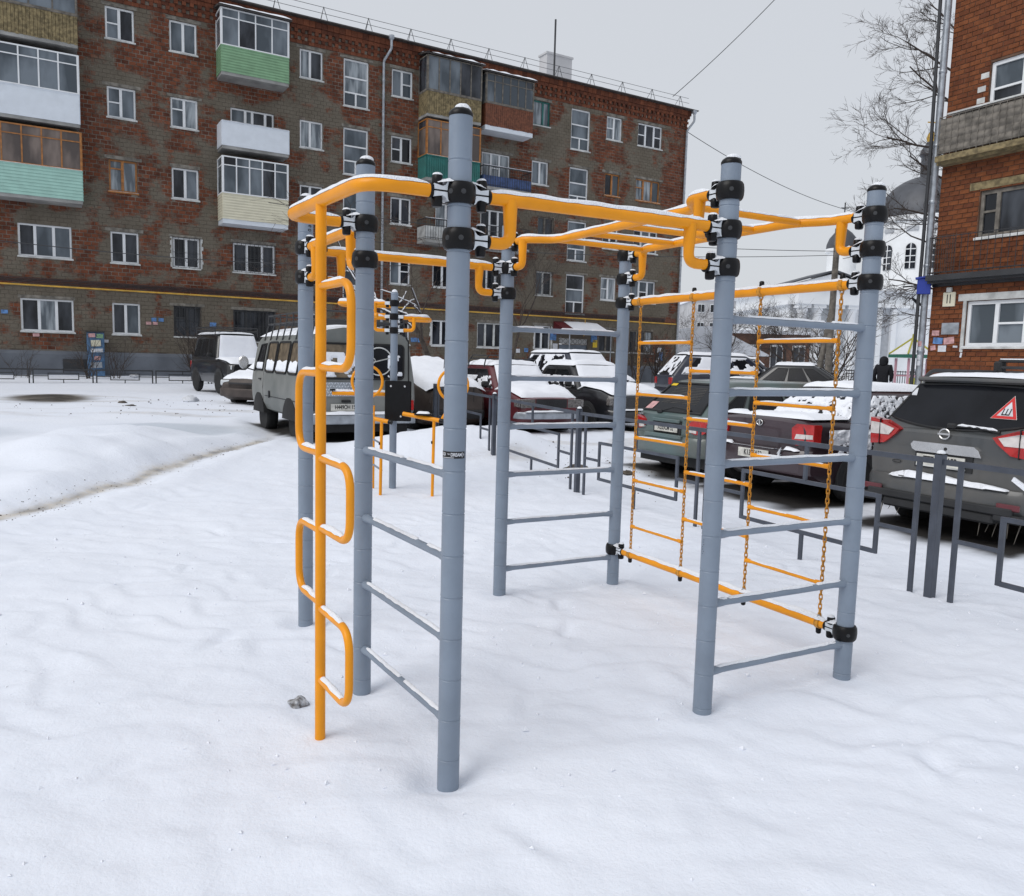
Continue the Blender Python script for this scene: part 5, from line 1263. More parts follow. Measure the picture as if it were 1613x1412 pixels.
# --- grey van with roof rack (loaf-shaped), rear and left flank seen
HV = radians(120.0); vz = .14
vc = V((-3.43, 13.35, 0)) + V((cos(radians(30)), sin(radians(30)), 0))*1.0
L = 4.36
van = thing('parked_van', 'grey loaf-shaped van with roof rack and snow-caked windows parked at left', 'van', (vc.x+cos(HV)*L/2, vc.y+sin(HV)*L/2, vz), HV)
sec = [(0, .42), (.80, .42), (.93, .48), (.985, .62), (1.0, .85), (.985, 1.10), (.95, 1.32), (.905, 1.58), (.865, 1.78), (.80, 1.88), (.66, 1.955), (.35, 2.01), (0, 2.02)]
m = MB(); rings = []; h2 = L/2
for x, sx, zf in ((-h2, .93, .0), (-h2+.03, .965, 0), (-h2+.10, .99, 0), (-h2+.3, 1, 0), (-h2+1.4, 1, 0), (-h2+2.6, 1, 0), (h2-.9, 1, 0), (h2-.55, .985, .0), (h2-.3, .96, .05), (h2-.12, .90, .14), (h2-.02, .80, .26), (h2, .7, .34)):
    rr_ = [(x, y*sx, lerp(z, 1.0, zf) if z > 1.0 else z) for y, z in sec]; rings.append(rr_+[(x, -y, z) for x, y, z in rr_[-2:0:-1]])
m.rings(rings); vb = m.obj('body', 'van_grey', van, True, 30)
# dirty band of paler road grime is the same paint; ribs pressed into the flank
def vside(x, z, sg=1, e=.006):
    y = interp([(b, a) for a, b in sec[3:10]], z); return V((x, sg*(y+e), z))
def vpoly(pts, sg, m_, name, par, e=.008):
    k = MB(); k.v = [tuple(vside(x, z, sg, e)) for x, z in pts]; k.f = [tuple(range(len(pts)))]; return k.obj(name, m_, par, fixn=False)
def rwin(x0, x1, z0, z1, r=.07, n=4):
    out = []
    for cx, cz, a0 in ((x1-r, z1-r, 0), (x0+r, z1-r, pi/2), (x0+r, z0+r, pi), (x1-r, z0+r, 1.5*pi)):
        for k in range(n+1): a = a0+pi/2*k/n; out.append((cx+r*cos(a), cz+r*sin(a)))
    return out
for sg in (1, -1):
    for x0, x1 in ((-1.62, -1.05), (-.92, -.15), (-.02, .62)):
        q = rwin(x0, x1, 1.20, 1.76); w_ = vpoly(q, sg, 'curtain_brown', 'side_window', van)
        m = MB(); m.tube([vside(x, z, sg, .010) for x, z in q], .020, 5, closed=True); m.obj('rubber_seal', 'rubber', w_)
        snow_sheet(lambda u, v_: tuple(vside(lerp(x0+.03, x1-.03, v_), 1.22+(.20+.09*noise.noise((v_*3+x0, 1, 2)))*u, sg, .004)), (0, sg, .2), .035, w_, 'window_snow', 8, 14, x0*3, 8, .6)
    q = [(.86, 1.22), (1.50, 1.22), (1.26, 1.72), (.86, 1.74)]; w_ = vpoly(q, sg, 'car_glass', 'door_window', van); m = MB(); m.tube([vside(x, z, sg, .010) for x, z in q], .016, 5, closed=True); m.obj('rubber_seal', 'rubber', w_)
    snow_sheet(lambda u, v_: tuple(vside(lerp(.9, 1.42, v_), 1.24+.14*u, sg, .004)), (0, sg, .2), .03, w_, 'window_snow', 6, 10, 5)
    m = MB(); m.tube([vside(x, .74, sg, .004) for x in [lerp(-2.0, .6, k/10) for k in range(11)]], .007, 5); m.tube([vside(.76, z, sg, .002) for z in (.60, .9, 1.2, 1.5, 1.78)], .006, 4); m.tube([vside(-1.75, z, sg, .002) for z in (.62, .9, 1.2, 1.5, 1.78)], .006, 4)
    m.obj('panel_seam', 'plastic', vb)
    m = MB(); m.box(vside(.98, 1.05, sg, .02), (.14, .03, .03), None, .008); m.box(vside(.2, .78, sg, .02), (.04, .03, .14), None, .008); m.obj('door_handle', 'dark_metal', van)
    m = MB(); m.lathe([(.001, -.02), (.09, -.02), (.11, 0), (.10, .02), (.001, .035)], n=16, axis='x'); m.v = [(v[0]+1.42, v[1]*.9+sg*1.22, v[2]*1.2+1.36) for v in m.v]; mr = m.obj('mirror', 'chrome', van, True)
    m = MB(); m.tube([vside(1.5, 1.2, sg), (1.44, sg*1.20, 1.26)], .012, 6); m.obj('mirror_arm', 'dark_metal', mr)
    for x in (-1.18, 1.12):
        m = MB(); m.lathe([(.44, .80), (.455, 1.0), (.43, 1.008), (.001, 1.008)], n=20, axis='y', caps=False); m.v = [(v[0]+x, v[1]*sg, min(.78, max(.40, v[2]+.34))) for v in m.v]; m.obj('wheel_arch', 'rubber', van, True)
        make_wheel(van, x, sg*.80, .36, .375, sg, 'wood_grey', .22, 6)
    MB().b2((-1.74, sg*.62, .14), (-1.71, sg*.98, .58)).obj('mudflap', 'rubber', van)
RXV = -h2
# rear: two doors with windows, chequered plate, number plate, bumper
for sg in (1, -1):
    poly = [(y+sg*.40, z) for y, z in rwin(-.33, .33, 1.16, 1.74, .06)]
    m = MB(); m.v = [(RXV-.012, y, z) for y, z in poly]; m.f = [tuple(range(len(poly)))]; w_ = m.obj('rear_window', 'curtain_brown' if sg > 0 else 'car_glass', van, fixn=False)
    m = MB(); m.tube([(RXV-.014, y, z) for y, z in poly], .020, 5, closed=True); m.obj('rubber_seal', 'rubber', w_)
    if sg > 0: snow_sheet(lambda u, v_: (RXV-.014, sg*.40-.30+.60*v_, 1.18+.42*u), (-1, 0, .2), .03, w_, 'window_snow', 16, 20, 3, 8, .6, cut=(6, -.12))
    else:
        m = MB(); m.tube([(RXV-.022, sg*.28+.235*cos(a), 1.46+.235*sin(a)) for a in [i*2*pi/28 for i in range(28)]], .012, 5, closed=True); m.tube([(RXV-.022, sg*.28+.20, 1.42), (RXV-.022, sg*.28-.20, 1.52)], .010, 5); m.tube([(RXV-.022, sg*.28+.13+.06*cos(a), 1.47+.05*sin(a)) for a in [i*2*pi/12 for i in range(12)]], .008, 5, closed=True); m.obj('round_decal', 'dirty_white', w_)
        snow_sheet(lambda u, v_: (RXV-.014, -.72+.28*v_, 1.18+.40*u), (-1, 0, .2), .025, w_, 'window_snow', 14, 12, 9, 8, .6, cut=(9, .12))
    for ya, yb in ((.03, .03), (.84, .82)): m = MB(); m.tube([(RXV-.008, sg*ya, .62), (RXV-.008, sg*yb, 1.84)], .011, 5); m.obj('door_seam', 'rubber', vb)
MB().b2((RXV-.016, -.045, .60), (RXV-.004, .03, 1.2)).obj('door_gap', 'rubber', vb)
m = MB(); m.b2((RXV-.02, .06, .86), (RXV-.005, .80, 1.10)); tr_ = m.obj('tread_plate', 'galv', van)
m = MB()
for i in range(14):
    for j in range(5):
        y, z = .09+.05*i+(.025 if j % 2 else 0), .885+.048*j; a = pi/4 if (i+j) % 2 else -pi/4; m.box((RXV-.022, y, z), (.006, .036, .010), Matrix.Rotation(a, 3, 'X'))
stuff(m.obj('tread_bars', 'alu', tr_))
m = MB(); m.b2((RXV-.018, .03, .62), (RXV-.010, .56, .735)); pl2 = m.obj('licence_plate', 'plate', van); put_text('H449OH 152', .098, 'lettering', 'ink', pl2, lambda a, b: V((RXV-.021, .295-a*.72, .678+b)))
MB().b2((RXV-.05, .22, .76), (RXV-.01, .38, .80), .008).obj('plate_lamp', 'rubber', van)
m = MB(); m.b2((RXV-.14, -.92, .40), (RXV+.02, .92, .56), .015); bm_ = m.obj('bumper', 'galv', van)
snow_sheet(lambda u, v_: (RXV-.14+.15*u, -.88+1.76*v_, .565), (0, 0, 1), .045, bm_, 'bumper_snow', 6, 30, 2)
m = MB(); m.b2((RXV-.05, -.8, .26), (RXV+.8, .8, .42)); m.b2((RXV-.12, -.06, .28), (RXV+.1, .06, .36)); m.obj('chassis', 'rubber', van)
for sg in (1, -1): MB().b2((RXV-.03, sg*.86, .62), (RXV+.0, sg*.93, .80), .01).obj('tail_light', 'tail_red', van)
m = MB(); m.b2((h2-.06, -.5, .6), (h2+.02, .5, .9), .03); m.obj('grille', 'plastic', van)
m = MB(); m.grid(lambda u, v_: (lerp(-h2+.05, h2-.35, u), (2*v_-1)*.80, interp([(b_, a_) for a_, b_ in []] or [(0, 2.02), (.35, 2.01), (.66, 1.955), (.80, 1.885)], abs(2*v_-1)*.80)+.0+.055*(1-abs(2*v_-1)**8)*(1-abs(2*u-1)**10)*(1+.4*noise.noise((u*6, v_*3, 3)))), 26, 16); m.obj('roof_snow', 'snow', vb, True, 80)
rk = MB()
for sg in (1, -1):
    for z in (2.12, 2.28): rk.tube([(-h2+.1, sg*.78, z), (h2-1.0, sg*.78, z)], .015, 6)
    for k in range(8):
        x = lerp(-h2+.12, h2-1.02, k/7); rk.tube([(x, sg*.86, 1.80), (x, sg*.78, 2.12), (x, sg*.78, 2.30)], .014, 6)
for k in range(8): x = lerp(-h2+.12, h2-1.02, k/7); rk.tube([(x, -.78, 2.12), (x, .78, 2.12)], .014, 6)
for z in (2.12, 2.28): rk.tube([(-h2+.1, -.78, z), (-h2+.1, .78, z)], .015, 6); rk.tube([(h2-1.0, -.78, z), (h2-1.0, .78, z)], .015, 6)
rk.obj('roof_rack', 'dark_metal', van, True)

# --- cars parked nose towards us, further back
HN = A28 - pi/2
def nose_at(corner_left, W, L, head):
    """place from the front corner that appears left in the picture"""
    d = V((cos(head), sin(head), 0)); lf = V((-sin(head), cos(head), 0))
    fc = V((corner_left[0], corner_left[1], 0)) + lf*(W/2); return fc - d*(L/2)
def classic(name, label, loc, z, W, L, paint, grille, seed, hood=.90, H=1.42, group=None, rack=False, wheels='rim'):
    c = Car(name, label, (loc.x, loc.y, z), HN, L, W, H, .90, hood, .92, (.85, 1.25, 2.55, 3.05), paint=paint, nose=hood-.14, wc=(.90, .74), rimm=wheels, group=group)
    c.windows([(.12, .46, .47, .20), (.50, .90, .84, .49)])
    x = c.h2
    m = MB(); m.b2((x-.06, -.36, .58), (x+.012, .36, .76), .01); g = m.obj('grille', grille, c.o)
    for k in range(7): MB().b2((x+.006, -.35, .60+.022*k), (x+.018, .35, .608+.022*k)).obj('grille_slat', 'dark_metal', g)
    for sg in (1, -1):
        m = MB(); m.b2((x-.10, sg*.38, .58), (x+.006, sg*.70, .76), .012); m.obj('headlight', 'lamp_dim', c.o)
        m = MB(); m.b2((x-.16, sg*.70, .60), (x-.02, sg*.79, .75), .012); m.obj('indicator', 'lamp_dim', c.o)
    front_bumper(c, .36, .50, .09, 'galv' if grille == 'plastic' else paint); c.mirror(1); c.mirror(-1)
    c.snow_roof(.09, seed); c.snow_hood(.10, seed+1); c.snow_end(True, .05, seed+2, k1=1.0); c.snow_side(-1, .02, seed+5, k0=.05, k1=.55, cut=(5, -.12))
    c.snow_side(1, .02, seed+7, k0=.05, k1=.55, cut=(5, -.12))
    snow_sheet(lambda u, v_: (x-.02+.10*u, -.62+1.24*v_, .505), (0, 0, 1), .03, c.body, 'bumper_snow', 5, 24, seed)
    if rack:
        m = MB()
        for xx in (c.xr1+.25, c.xf1-.25):
            m.tube(fillet([(xx, -.66, H-.06), (xx, -.62, H+.13), (xx, .62, H+.13), (xx, .66, H-.06)], .05), .014, 6); m.tube([(xx+.12, -.60, H+.20), (xx+.12, -.25, H+.20)], .012, 6); m.tube([(xx, -.60, H+.13), (xx+.12, -.60, H+.20)], .012, 6)
        m.obj('roof_rack', 'dark_metal', c.o, True)
    return c
GN = 'cars parked nose out in front of the block'
classic('parked_saloon', 'old dark red saloon with boxy grille under thick snow, seen through the middle rungs', nose_at((.07, 16.1), 1.62, 4.1, HN), .16, 1.62, 4.1, 'car_red', 'plastic', 31, group=GN, rack=True)
classic('parked_saloon', 'black saloon with spoked wheel and snowed-up bonnet right of the dark red saloon', nose_at((2.0, 17.2), 1.72, 4.3, HN), .18, 1.72, 4.3, 'car_black', 'car_black', 41, hood=.94, H=1.44, group=GN)
# brown car almost buried in snow
c = Car('snowed_in_car', 'dark brown car buried under a smooth thick cap of snow beside the grey van', (nose_at((-1.78, 16.0), 1.5, 3.6, HN).x, nose_at((-1.78, 16.0), 1.5, 3.6, HN).y, .14), HN, 3.6, 1.5, 1.42, 1.0, 1.02, 1.0, (.3, .6, 1.9, 2.5), paint='car_brown', nose=.86, group=GN)
c.windows([(.1, .46, .47, .2), (.5, .9, .84, .5)])
x = c.h2; m = MB(); m.prism([(-.60, .66), (-.56, .86), (-.42, .98), (.42, .98), (.56, .86), (.60, .66)], lambda a, b, h: (x-.09+h-.10*a*a, a, b), 0, .10); gr = m.obj('front_panel', 'car_brown', c.o)
for y in (-.36, .36): MB().b2((x-.08, y-.006, .68), (x+.004, y+.006, .96)).obj('panel_seam', 'plastic', gr)
front_bumper(c, .34, .52, .09, 'plastic')
snow_sheet(lambda u, v_: ((lambda xx: (xx, (2*v_-1)*.66, interp([(-1.3, 1.40), (-.2, 1.44), (.35, 1.36), (1.2, 1.10), (1.75, .99)], xx)-.10*abs(2*v_-1)**4))(lerp(-1.3, 1.74, u))), (.15, 0, 1), .13, c.body, 'snow_blanket', 40, 22, 5, 8, .25)
MB().tube([(.85, .1, 1.25), (.75, .16, 1.62)], .008, 5).obj('aerial', 'dark_metal', c.o)
# black jeep with roof rack and a small hatch half hidden behind the van
def far_car(name, label, xy, z, head, L, W, H, paint, cab, belt, hood, tail, seed, snow=('roof', 'hood', 'front'), group=None, nose=.62, wr=.30, lights=True, clear=.2, cat='car'):
    c = Car(name, label, (xy[0], xy[1], z), head, L, W, H, belt, hood, tail, cab, paint=paint, nose=nose, wr=wr, clear=clear, group=group, cat=cat)
    c.windows([(.10, .36, .37, .17), (.40, .64, .64, .39), (.68, .92, .86, .67)]); x = c.h2
    for sg in (1, -1):
        if lights:
            MB().b2((x-.22, sg*.42, hood-.32), (x-.05, sg*.74, hood-.16), .03).obj('headlight', 'head_glass', c.o)
            MB().b2((-x-.015, sg*.62, tail-.32), (-x+.10, sg*.84, tail-.08), .02).obj('tail_light', 'tail_red', c.o)
    m = MB(); m.b2((x-.10, -.42, .42), (x-.0, .42, hood-.22), .02); m.obj('grille', 'plastic', c.o); front_bumper(c, .30, .52, .05, paint); rear_bumper(c, .34, .58, .06, paint); c.mirror(1); c.mirror(-1)
    if 'roof' in snow: c.snow_roof(.07, seed)
    if 'hood' in snow: c.snow_hood(.06, seed+1)
    if 'front' in snow: c.snow_end(True, .04, seed+2)
    if 'rear' in snow: c.snow_end(False, .03, seed+3, cut=(3, -.1))
    if 'tail' in snow: c.snow_tail(.05, seed+4)
    if 'side' in snow: c.snow_side(1, .02, seed+5, cut=(3, -.05)); c.snow_side(-1, .02, seed+6, cut=(3, -.05))
    return c
jp = far_car('parked_jeep', 'black boxy off-roader with snow-white windscreen at far left of the vehicles', (-9.75, 28.3), .34, radians(-52), 4.0, 1.8, 1.98, 'car_black', (.05, .12, 2.45, 2.75), 1.12, 1.10, 1.12, 61, nose=.98, wr=.38, clear=.32)
m = MB()
for xx in (-1.5, -.6, .3):
    m.tube([(xx, -.72, 2.06), (xx, .72, 2.06)], .02, 6)
for yy in (-.72, .72): m.tube([(-1.6, yy, 2.10), (.4, yy, 2.10)], .02, 6); m.tube([(-1.6, yy, 2.2), (.4, yy, 2.2)], .016, 6)
for xx in (-1.6, .4):
    m.tube([(xx, -.72, 2.2), (xx, .72, 2.2)], .016, 6)
    for yy in (-.72, .72): m.tube([(xx, yy, 1.9), (xx, yy, 2.2)], .016, 6)
m.obj('roof_rack', 'dark_metal', jp.o)
far_car('parked_hatchback', 'small dark hatchback with snowy bonnet half hidden behind the grey van', (-6.55, 23.5), .22, radians(-112), 3.9, 1.68, 1.46, 'car_brown', (.05, .5, 2.3, 3.0), .92, .90, .92, 71)
far_car('parked_wagon', 'white-roofed wagon in front of the entrance, only its snowy roof showing', (1.9, 25.2), .36, HN, 4.4, 1.8, 1.62, 'car_blue', (.05, .4, 2.7, 3.3), .98, .96, .98, 81, snow=('roof', 'hood', 'front', 'side'))
far_car('parked_suv', 'dark blue crossover with black windows and snowy roof behind the pale green hatchback', (7.2, 27.6), .36, radians(8), 4.5, 1.85, 1.68, 'car_blue', (.05, .6, 2.7, 3.5), 1.0, .98, 1.0, 91, snow=('roof', 'hood', 'rear', 'side'))
far_car('parked_saloon', 'black saloon with snowy roof parked beyond the burgundy saloon', (9.05, 25.6), .33, radians(-25), 4.4, 1.75, 1.45, 'car_black', (.8, 1.4, 2.6, 3.4), .92, .90, .98, 101, snow=('roof', 'hood', 'tail'))
far_car('parked_hatchback', 'snow-covered hatchback beside the right corner of the brick block', (10.2, 36.4), .55, radians(15), 4.0, 1.7, 1.5, 'car_blue', (.05, .5, 2.3, 3.0), .92, .90, .92, 111, snow=('roof', 'hood', 'front', 'rear', 'side'))

# ------------------------------------------------------------------ low grey fence between the playground and the cars
FP2, FP4 = V((.85, 10.39, 0)), V((3.13, 5.90, 0))
fd = (FP4-FP2)/2; FSTEP = fd.length; fdir = fd.normalized(); frot = Matrix((fdir, V((-fdir.y, fdir.x, 0)), V((0, 0, 1)))).transposed()
fence = thing('low_fence', 'low dark grey steel fence with open rectangles between climbing frame and cars', 'fence', (FP2.x, FP2.y, 0))
def fpt(s, z):
    p = FP2+fdir*s; return V((p.x-FP2.x, p.y-FP2.y, z))
def fz(s): p = FP2+fdir*s; return base_h(p.x, p.y)
for k in range(-2, 5):
    s = k*FSTEP; zb = fz(s); zt = 1.06+zb*.6
    m = MB(); m.box(fpt(s, (zt+.02-.4)/2), (.062, .062, zt+.02+.4), frot, .004); po = m.obj('fence_post', 'fence', fence)
    m = MB(); m.box(fpt(s, zt+.022), (.066, .066, .006), frot); m.obj('post_cap', 'black', po)
    m = MB(); m.grid(lambda u, v_: tuple(fpt(s, zt+.022)+V((.032*sin(u*pi/2)*cos(2*pi*v_), .032*sin(u*pi/2)*sin(2*pi*v_), .028*cos(u*pi/2)))), 5, 10); m.obj('snow_cap', 'snowcap', po, True, 80)
    if k == 4: continue
    a, b = s, s+FSTEP; z2 = 1.06+fz(b)*.6
    def zz(q, f): return lerp(fz(a), fz(b), (q-a)/FSTEP) + f*(1.04-.4*lerp(fz(a), fz(b), (q-a)/FSTEP))
    def strip(q0, f0, q1, f1, w=.036, name='rail', th=.022):
        p, r_ = fpt(q0, zz(q0, f0)), fpt(q1, zz(q1, f1)); d = (r_-p); L_ = d.length; d.normalize(); side = V((-fdir.y, fdir.x, 0)); u_ = side.cross(d)
        m = MB(); m.box((p+r_)/2, (L_, th, w), Matrix((d, side, d.cross(side)*-1 if False else u_)).transposed()); return m.obj(name, 'fence', fence)
    q0, q1 = a+.165, b-.165; i0, i1 = a+.50, b-.50; mq = (a+b)/2
    strip(a+.03, .985, b-.03, .985, .040, 'top_rail'); strip(q0, -.15, q0, .968, .036, 'upright'); strip(q1, -.15, q1, .968, .036, 'upright')
    strip(i0, .22, i0, .68, .034, 'frame_side'); strip(i1, .22, i1, .68, .034, 'frame_side'); strip(i0+.017, .665, i1-.017, .665, .034, 'frame_bar'); strip(i0+.017, .235, i1-.017, .235, .034, 'frame_bar')
    strip(q0+.018, .45, i0-.017, .45, .03, 'stub'); strip(q1-.018, .45, i1+.017, .45, .03, 'stub')
    strip(mq, .682, mq, .967, .034, 'spacer'); strip(mq, -.15, mq, .218, .034, 'spacer')

# ------------------------------------------------------------------ second exercise station behind
GX, GY = -1.49, 10.11
gz = ground_z(GX, GY)
gym = thing('exercise_station', 'distant grey post exercise station with orange hoops, black board and rings', 'exercise station', (GX, GY, gz))
def g3(x, y, z): return (x-GX, y-GY, z-gz)
MB().lathe([(.0445, -.4), (.0445, 2.44-gz), (.047, 2.442-gz), (.044, 2.46-gz), (.02, 2.48-gz), (.002, 2.485-gz)], n=24).obj('post', 'post', gym, True, 30)
m = MB(); m.grid(lambda u, v_: (.036*sin(u*pi/2)*cos(2*pi*v_), .036*sin(u*pi/2)*sin(2*pi*v_), 2.47-gz+.035*cos(u*pi/2)), 5, 10); m.obj('snow_cap', 'snowcap', gym, True, 80)
for z, dl in ((2.335, (-1,)), (2.172, (-1, 1)), (2.005, (-1, 1))):
    m = MB(); m.lathe([(.046, -.04), (.058, -.03), (.062, 0), (.058, .03), (.046, .04)], c=(0, 0, z-gz), n=24); cl_ = m.obj('clamp', 'black', gym, True, 40)
    for sg in dl:
        for q in (-1, 1): MB().lathe([(.012, -.02), (.02, -.016), (.02, .02), (.012, .024)], c=(sg*.085, -.01, z-gz+q*.034), n=12).obj('knob', 'black', cl_, True)
        MB().b2((sg*.05, -.03, z-gz-.02), (sg*.115, .02, z-gz+.02)).obj('bracket', 'alu', cl_)
def hoop(sg, z, ln, dy, zl):
    q = fillet([(sg*.11, 0, z-gz), (sg*ln, dy*.3, z-gz), (sg*ln, dy, z-gz-.01), (sg*.11, dy*1.3, z-gz)], .09, 6)
    o = MB().tube(q, .026, 10).obj('pull_up_hoop', 'yellow', gym, True, 50); snow_strip(q[:len(q)//2], .026, .02, .8, z, o)
    b_ = fillet([(sg*.24, 0, z-gz), (sg*.24, 0, zl-gz), (sg*.11, 0, zl-gz)], .05, 6); MB().tube(b_, .022, 10).obj('brace', 'yellow', gym, True, 50)
hoop(-1, 2.335, .72, .45, 2.19); hoop(1, 2.165, .40, .45, 2.01); hoop(-1, 2.155, .46, -.45, 2.005)
m = MB(); m.b2((-.09, -.115, .895-gz), (.235, -.095, 1.39-gz), .012); bd = m.obj('board', 'black', gym)
for x, z in ((-.015, 1.325), (.155, 1.325), (.11, .955)): MB().lathe([(.001, -.125), (.012, -.122), (.014, -.114)], c=(x, 0, z-gz), n=10, axis='y', caps=False).obj('bolt', 'chrome', bd)
MB().b2((-.03, -.096, 1.0-gz), (.03, -.03, 1.3-gz)).obj('board_mount', 'post', gym)
for x, z in ((-.29, 1.375), (.755, 1.36)):
    q = [(x+.185*cos(a)*.95, -.20+.05*cos(a), z-gz+.19*sin(a)) for a in [i*2*pi/32 for i in range(32)]]; rg = MB().tube(q, .0175, 10, closed=True).obj('hand_ring', 'yellow', gym, True, 60)
    MB().tube([(x, -.20, z-gz-.19), (x*.85, -.45, .955-gz)], .016, 8).obj('ring_stem', 'yellow', gym, True)
q = [(-.74, -.1, 1.222-gz), (-.05, -.02, 1.222-gz)]; o = MB().tube(q, .028, 10).obj('arm', 'yellow', gym, True); snow_strip(q, .028, .016, .8, 3, o); MB().b2((-.76, -.14, 1.25-gz), (-.70, -.06, 1.27-gz)).obj('pad', 'black', gym)
for (x0, z0, x1, z1, lx, lz, px0, px1) in ((-.40, .975, .02, .915, -.068, -.1, -.36, -.20), (.17, 1.005, .625, .945, .555, -.05, .34, .52)):
    q = [(x0, -.35, z0-gz), (x1, -.50, z1-gz)]; o = MB().tube(q, .026, 10).obj('handle_bar', 'yellow', gym, True); MB().tube([(x1, -.50, z1-gz), (x1+.04, -.515, z1-gz-.005)], .028, 10).obj('grip', 'black', gym, True)
    MB().tube([(lx, -.47, z1-gz), (lx-.01, -.47, lz-gz-.2)], .0185, 10).obj('leg', 'yellow', gym, True); MB().b2((lx-.03, -.49, z1-gz-.28), (lx-.015, -.45, z1-gz-.25)).obj('bolt', 'black', gym)
    zc = lerp(z0, z1, .45)-gz; m = MB(); m.b2((px0-.02, -.50, zc+.022), (px1, -.36, zc+.042), .006); pd_ = m.obj('foot_pad', 'black', gym); snow_sheet(lambda u, v_: (lerp(px0, px1-.02, u), -.49+.12*v_, zc+.042), (0, 0, 1), .03, pd_, 'pad_snow', 8, 6, px0)
MB().tube([(-.225, -.1, -.2), (-.225, -.1, 1.08-gz)], .014, 8).obj('side_pole', 'yellow', gym, True)
for z in (.64, .325): MB().tube([(-.225, -.1, z-gz+.02), (-.065, -.45, z-gz)], .012, 8).obj('rung', 'post', gym, True)

# ------------------------------------------------------------------ bare trees and bushes
def tree(name, label, loc, h, seed, r0_=.12, levels=5, spread=.55, lean=(0, 0), nchild=(3, 4), trunk_frac=.32, cat='tree', snow=False, first=None, up_=.25, jit=.22, minr=.006, group=None):
    rr = random.Random(seed); T = MB(); K = MB(); S = []
    def grow(p, d, ln, r_, lev):
        n_ = 5 if lev < 2 else (4 if lev < 4 else 3); pts = [p]; rs = [r_]; q = p.copy(); dd = d.copy()
        for i in range(n_):
            dd = (dd + V((rr.gauss(0, jit), rr.gauss(0, jit), rr.gauss(0, jit)+up_*.18*(lev > 0)))*.55).normalized(); q = q + dd*ln/n_; pts.append(q.copy()); rs.append(max(minr*.55, r_*(1-.55*(i+1)/n_)))
        (T if lev == 0 else K).tube(pts, rs, 8 if lev == 0 else (5 if lev < 3 else 3), caps=False)
        if snow and 0 < lev < 3: S.append((pts, rs))
        if lev >= levels: return
        nc = rr.randint(*nchild) + (1 if lev == 0 else 0)
        for c_ in range(nc):
            t = rr.uniform(.35, 1.0) if lev else rr.uniform(.5, 1.0); 
            if c_ == 0: t = 1.0
            i = min(n_-1, int(t*n_)); bp_ = pts[i].lerp(pts[i+1], t*n_-i) if i < n_ else pts[-1]
            a = rr.uniform(0, 2*pi); ax = dd.orthogonal().normalized(); ax.rotate(Matrix.Rotation(a, 3, dd)); nd = (dd*(1-spread*.55) + ax*spread*rr.uniform(.7, 1.35)).normalized()
            grow(bp_, nd, ln*rr.uniform(.55, .82), max(minr, rs[i]*rr.uniform(.5, .72)), lev+1)
    o = thing(name, label, cat, loc, 0, group)
    d0 = V((lean[0], lean[1], 1)).normalized(); grow(V((0, 0, -.2)), d0, h*trunk_frac, r0_, 0)
    T.obj('trunk', 'bark', o, True); K.obj('crown', 'twig', o, fixn=False)
    if snow:
        for i, (pts, rs) in enumerate(S[:14]):
            if abs((pts[-1]-pts[0]).normalized().z) < .8: snow_strip(pts, max(rs)*.9, .022, .9, i, o)
    return o
tree('bare_tree', 'bare dark tree with snow on its forks in front of the block, left of centre', (-2.30, 27.3, base_h(-2.3, 27.3)), 8.2, 5, .13, 5, .62, (.0, 0), (3, 4), .40, snow=True)
tree('bare_tree', 'slim bare sapling growing close to the brick block beside the entrance', (-.25, 39.0, base_h(0, 39)), 7.4, 9, .10, 5, .40, (.10, 0), (3, 4), .45, up_=.6)
def big_tree():
    """large tree behind the corner house whose limbs reach left over the yard"""
    rr = random.Random(3); o = thing('bare_tree', 'big bare tree reaching long twigs out from behind the corner house', 'tree', (16.9, 31.0, .4))
    T, K = MB(), MB(); base = V((0, 0, -.2)); T.tube([base, V((-.1, 0, 4)), V((-.2, .1, 9)), V((-.1, .1, 14))], [.30, .25, .18, .10], 10)
    def grow(p, d, ln, r_, lev, lv):
        n_ = 6 if lev < 2 else 4; pts = [p]; rs = [r_]; q = p.copy(); dd = d.copy()
        for i in range(n_):
            dd = (dd + V((rr.gauss(0, .16), rr.gauss(0, .16), rr.gauss(0, .16)+.02))*.6).normalized(); q = q+dd*ln/n_; pts.append(q.copy()); rs.append(max(.003, r_*(1-.6*(i+1)/n_)))
        K.tube(pts, rs, 5 if lev < 2 else 3, caps=False)
        if lev >= lv: return
        for c_ in range(rr.randint(4, 6) if lev < 3 else rr.randint(2, 3)):
            t = rr.uniform(.2, 1); i = min(n_-1, int(t*n_)); bp_ = pts[i].lerp(pts[i+1], t*n_-i); ax = dd.orthogonal().normalized(); ax.rotate(Matrix.Rotation(rr.uniform(0, 2*pi), 3, dd))
            grow(bp_, (dd*.75+ax*rr.uniform(.35, .75)).normalized(), ln*rr.uniform(.42, .62), max(.006, rs[i]*.55), lev+1, lv)
    for z, d, ln, r_ in ((4.2, (-1, .1, .28), 3.8, .075), (5.6, (-1, -.2, .10), 3.9, .07), (6.6, (-1, .2, .35), 4.0, .08), (8.0, (-1, -.1, .25), 4.4, .085), (9.2, (-1, .15, .40), 4.6, .085), (10.4, (-1, -.25, .5), 4.8, .08), (11.6, (-.9, .1, .65), 4.6, .08), (7.4, (-.6, -.8, .3), 3.6, .07), (12.6, (-.5, .2, .9), 4.2, .07), (9.8, (.9, .2, .5), 4, .08), (12, (.6, -.3, .8), 4, .07), (3.2, (-1, .3, .02), 3.0, .05)):
        grow(V((-.15, .05, z)), V(d).normalized(), ln*.70, r_*.72, 0, 4)
    T.obj('trunk', 'bark', o, True); K.obj('crown', 'twig', o, fixn=False)
big_tree()
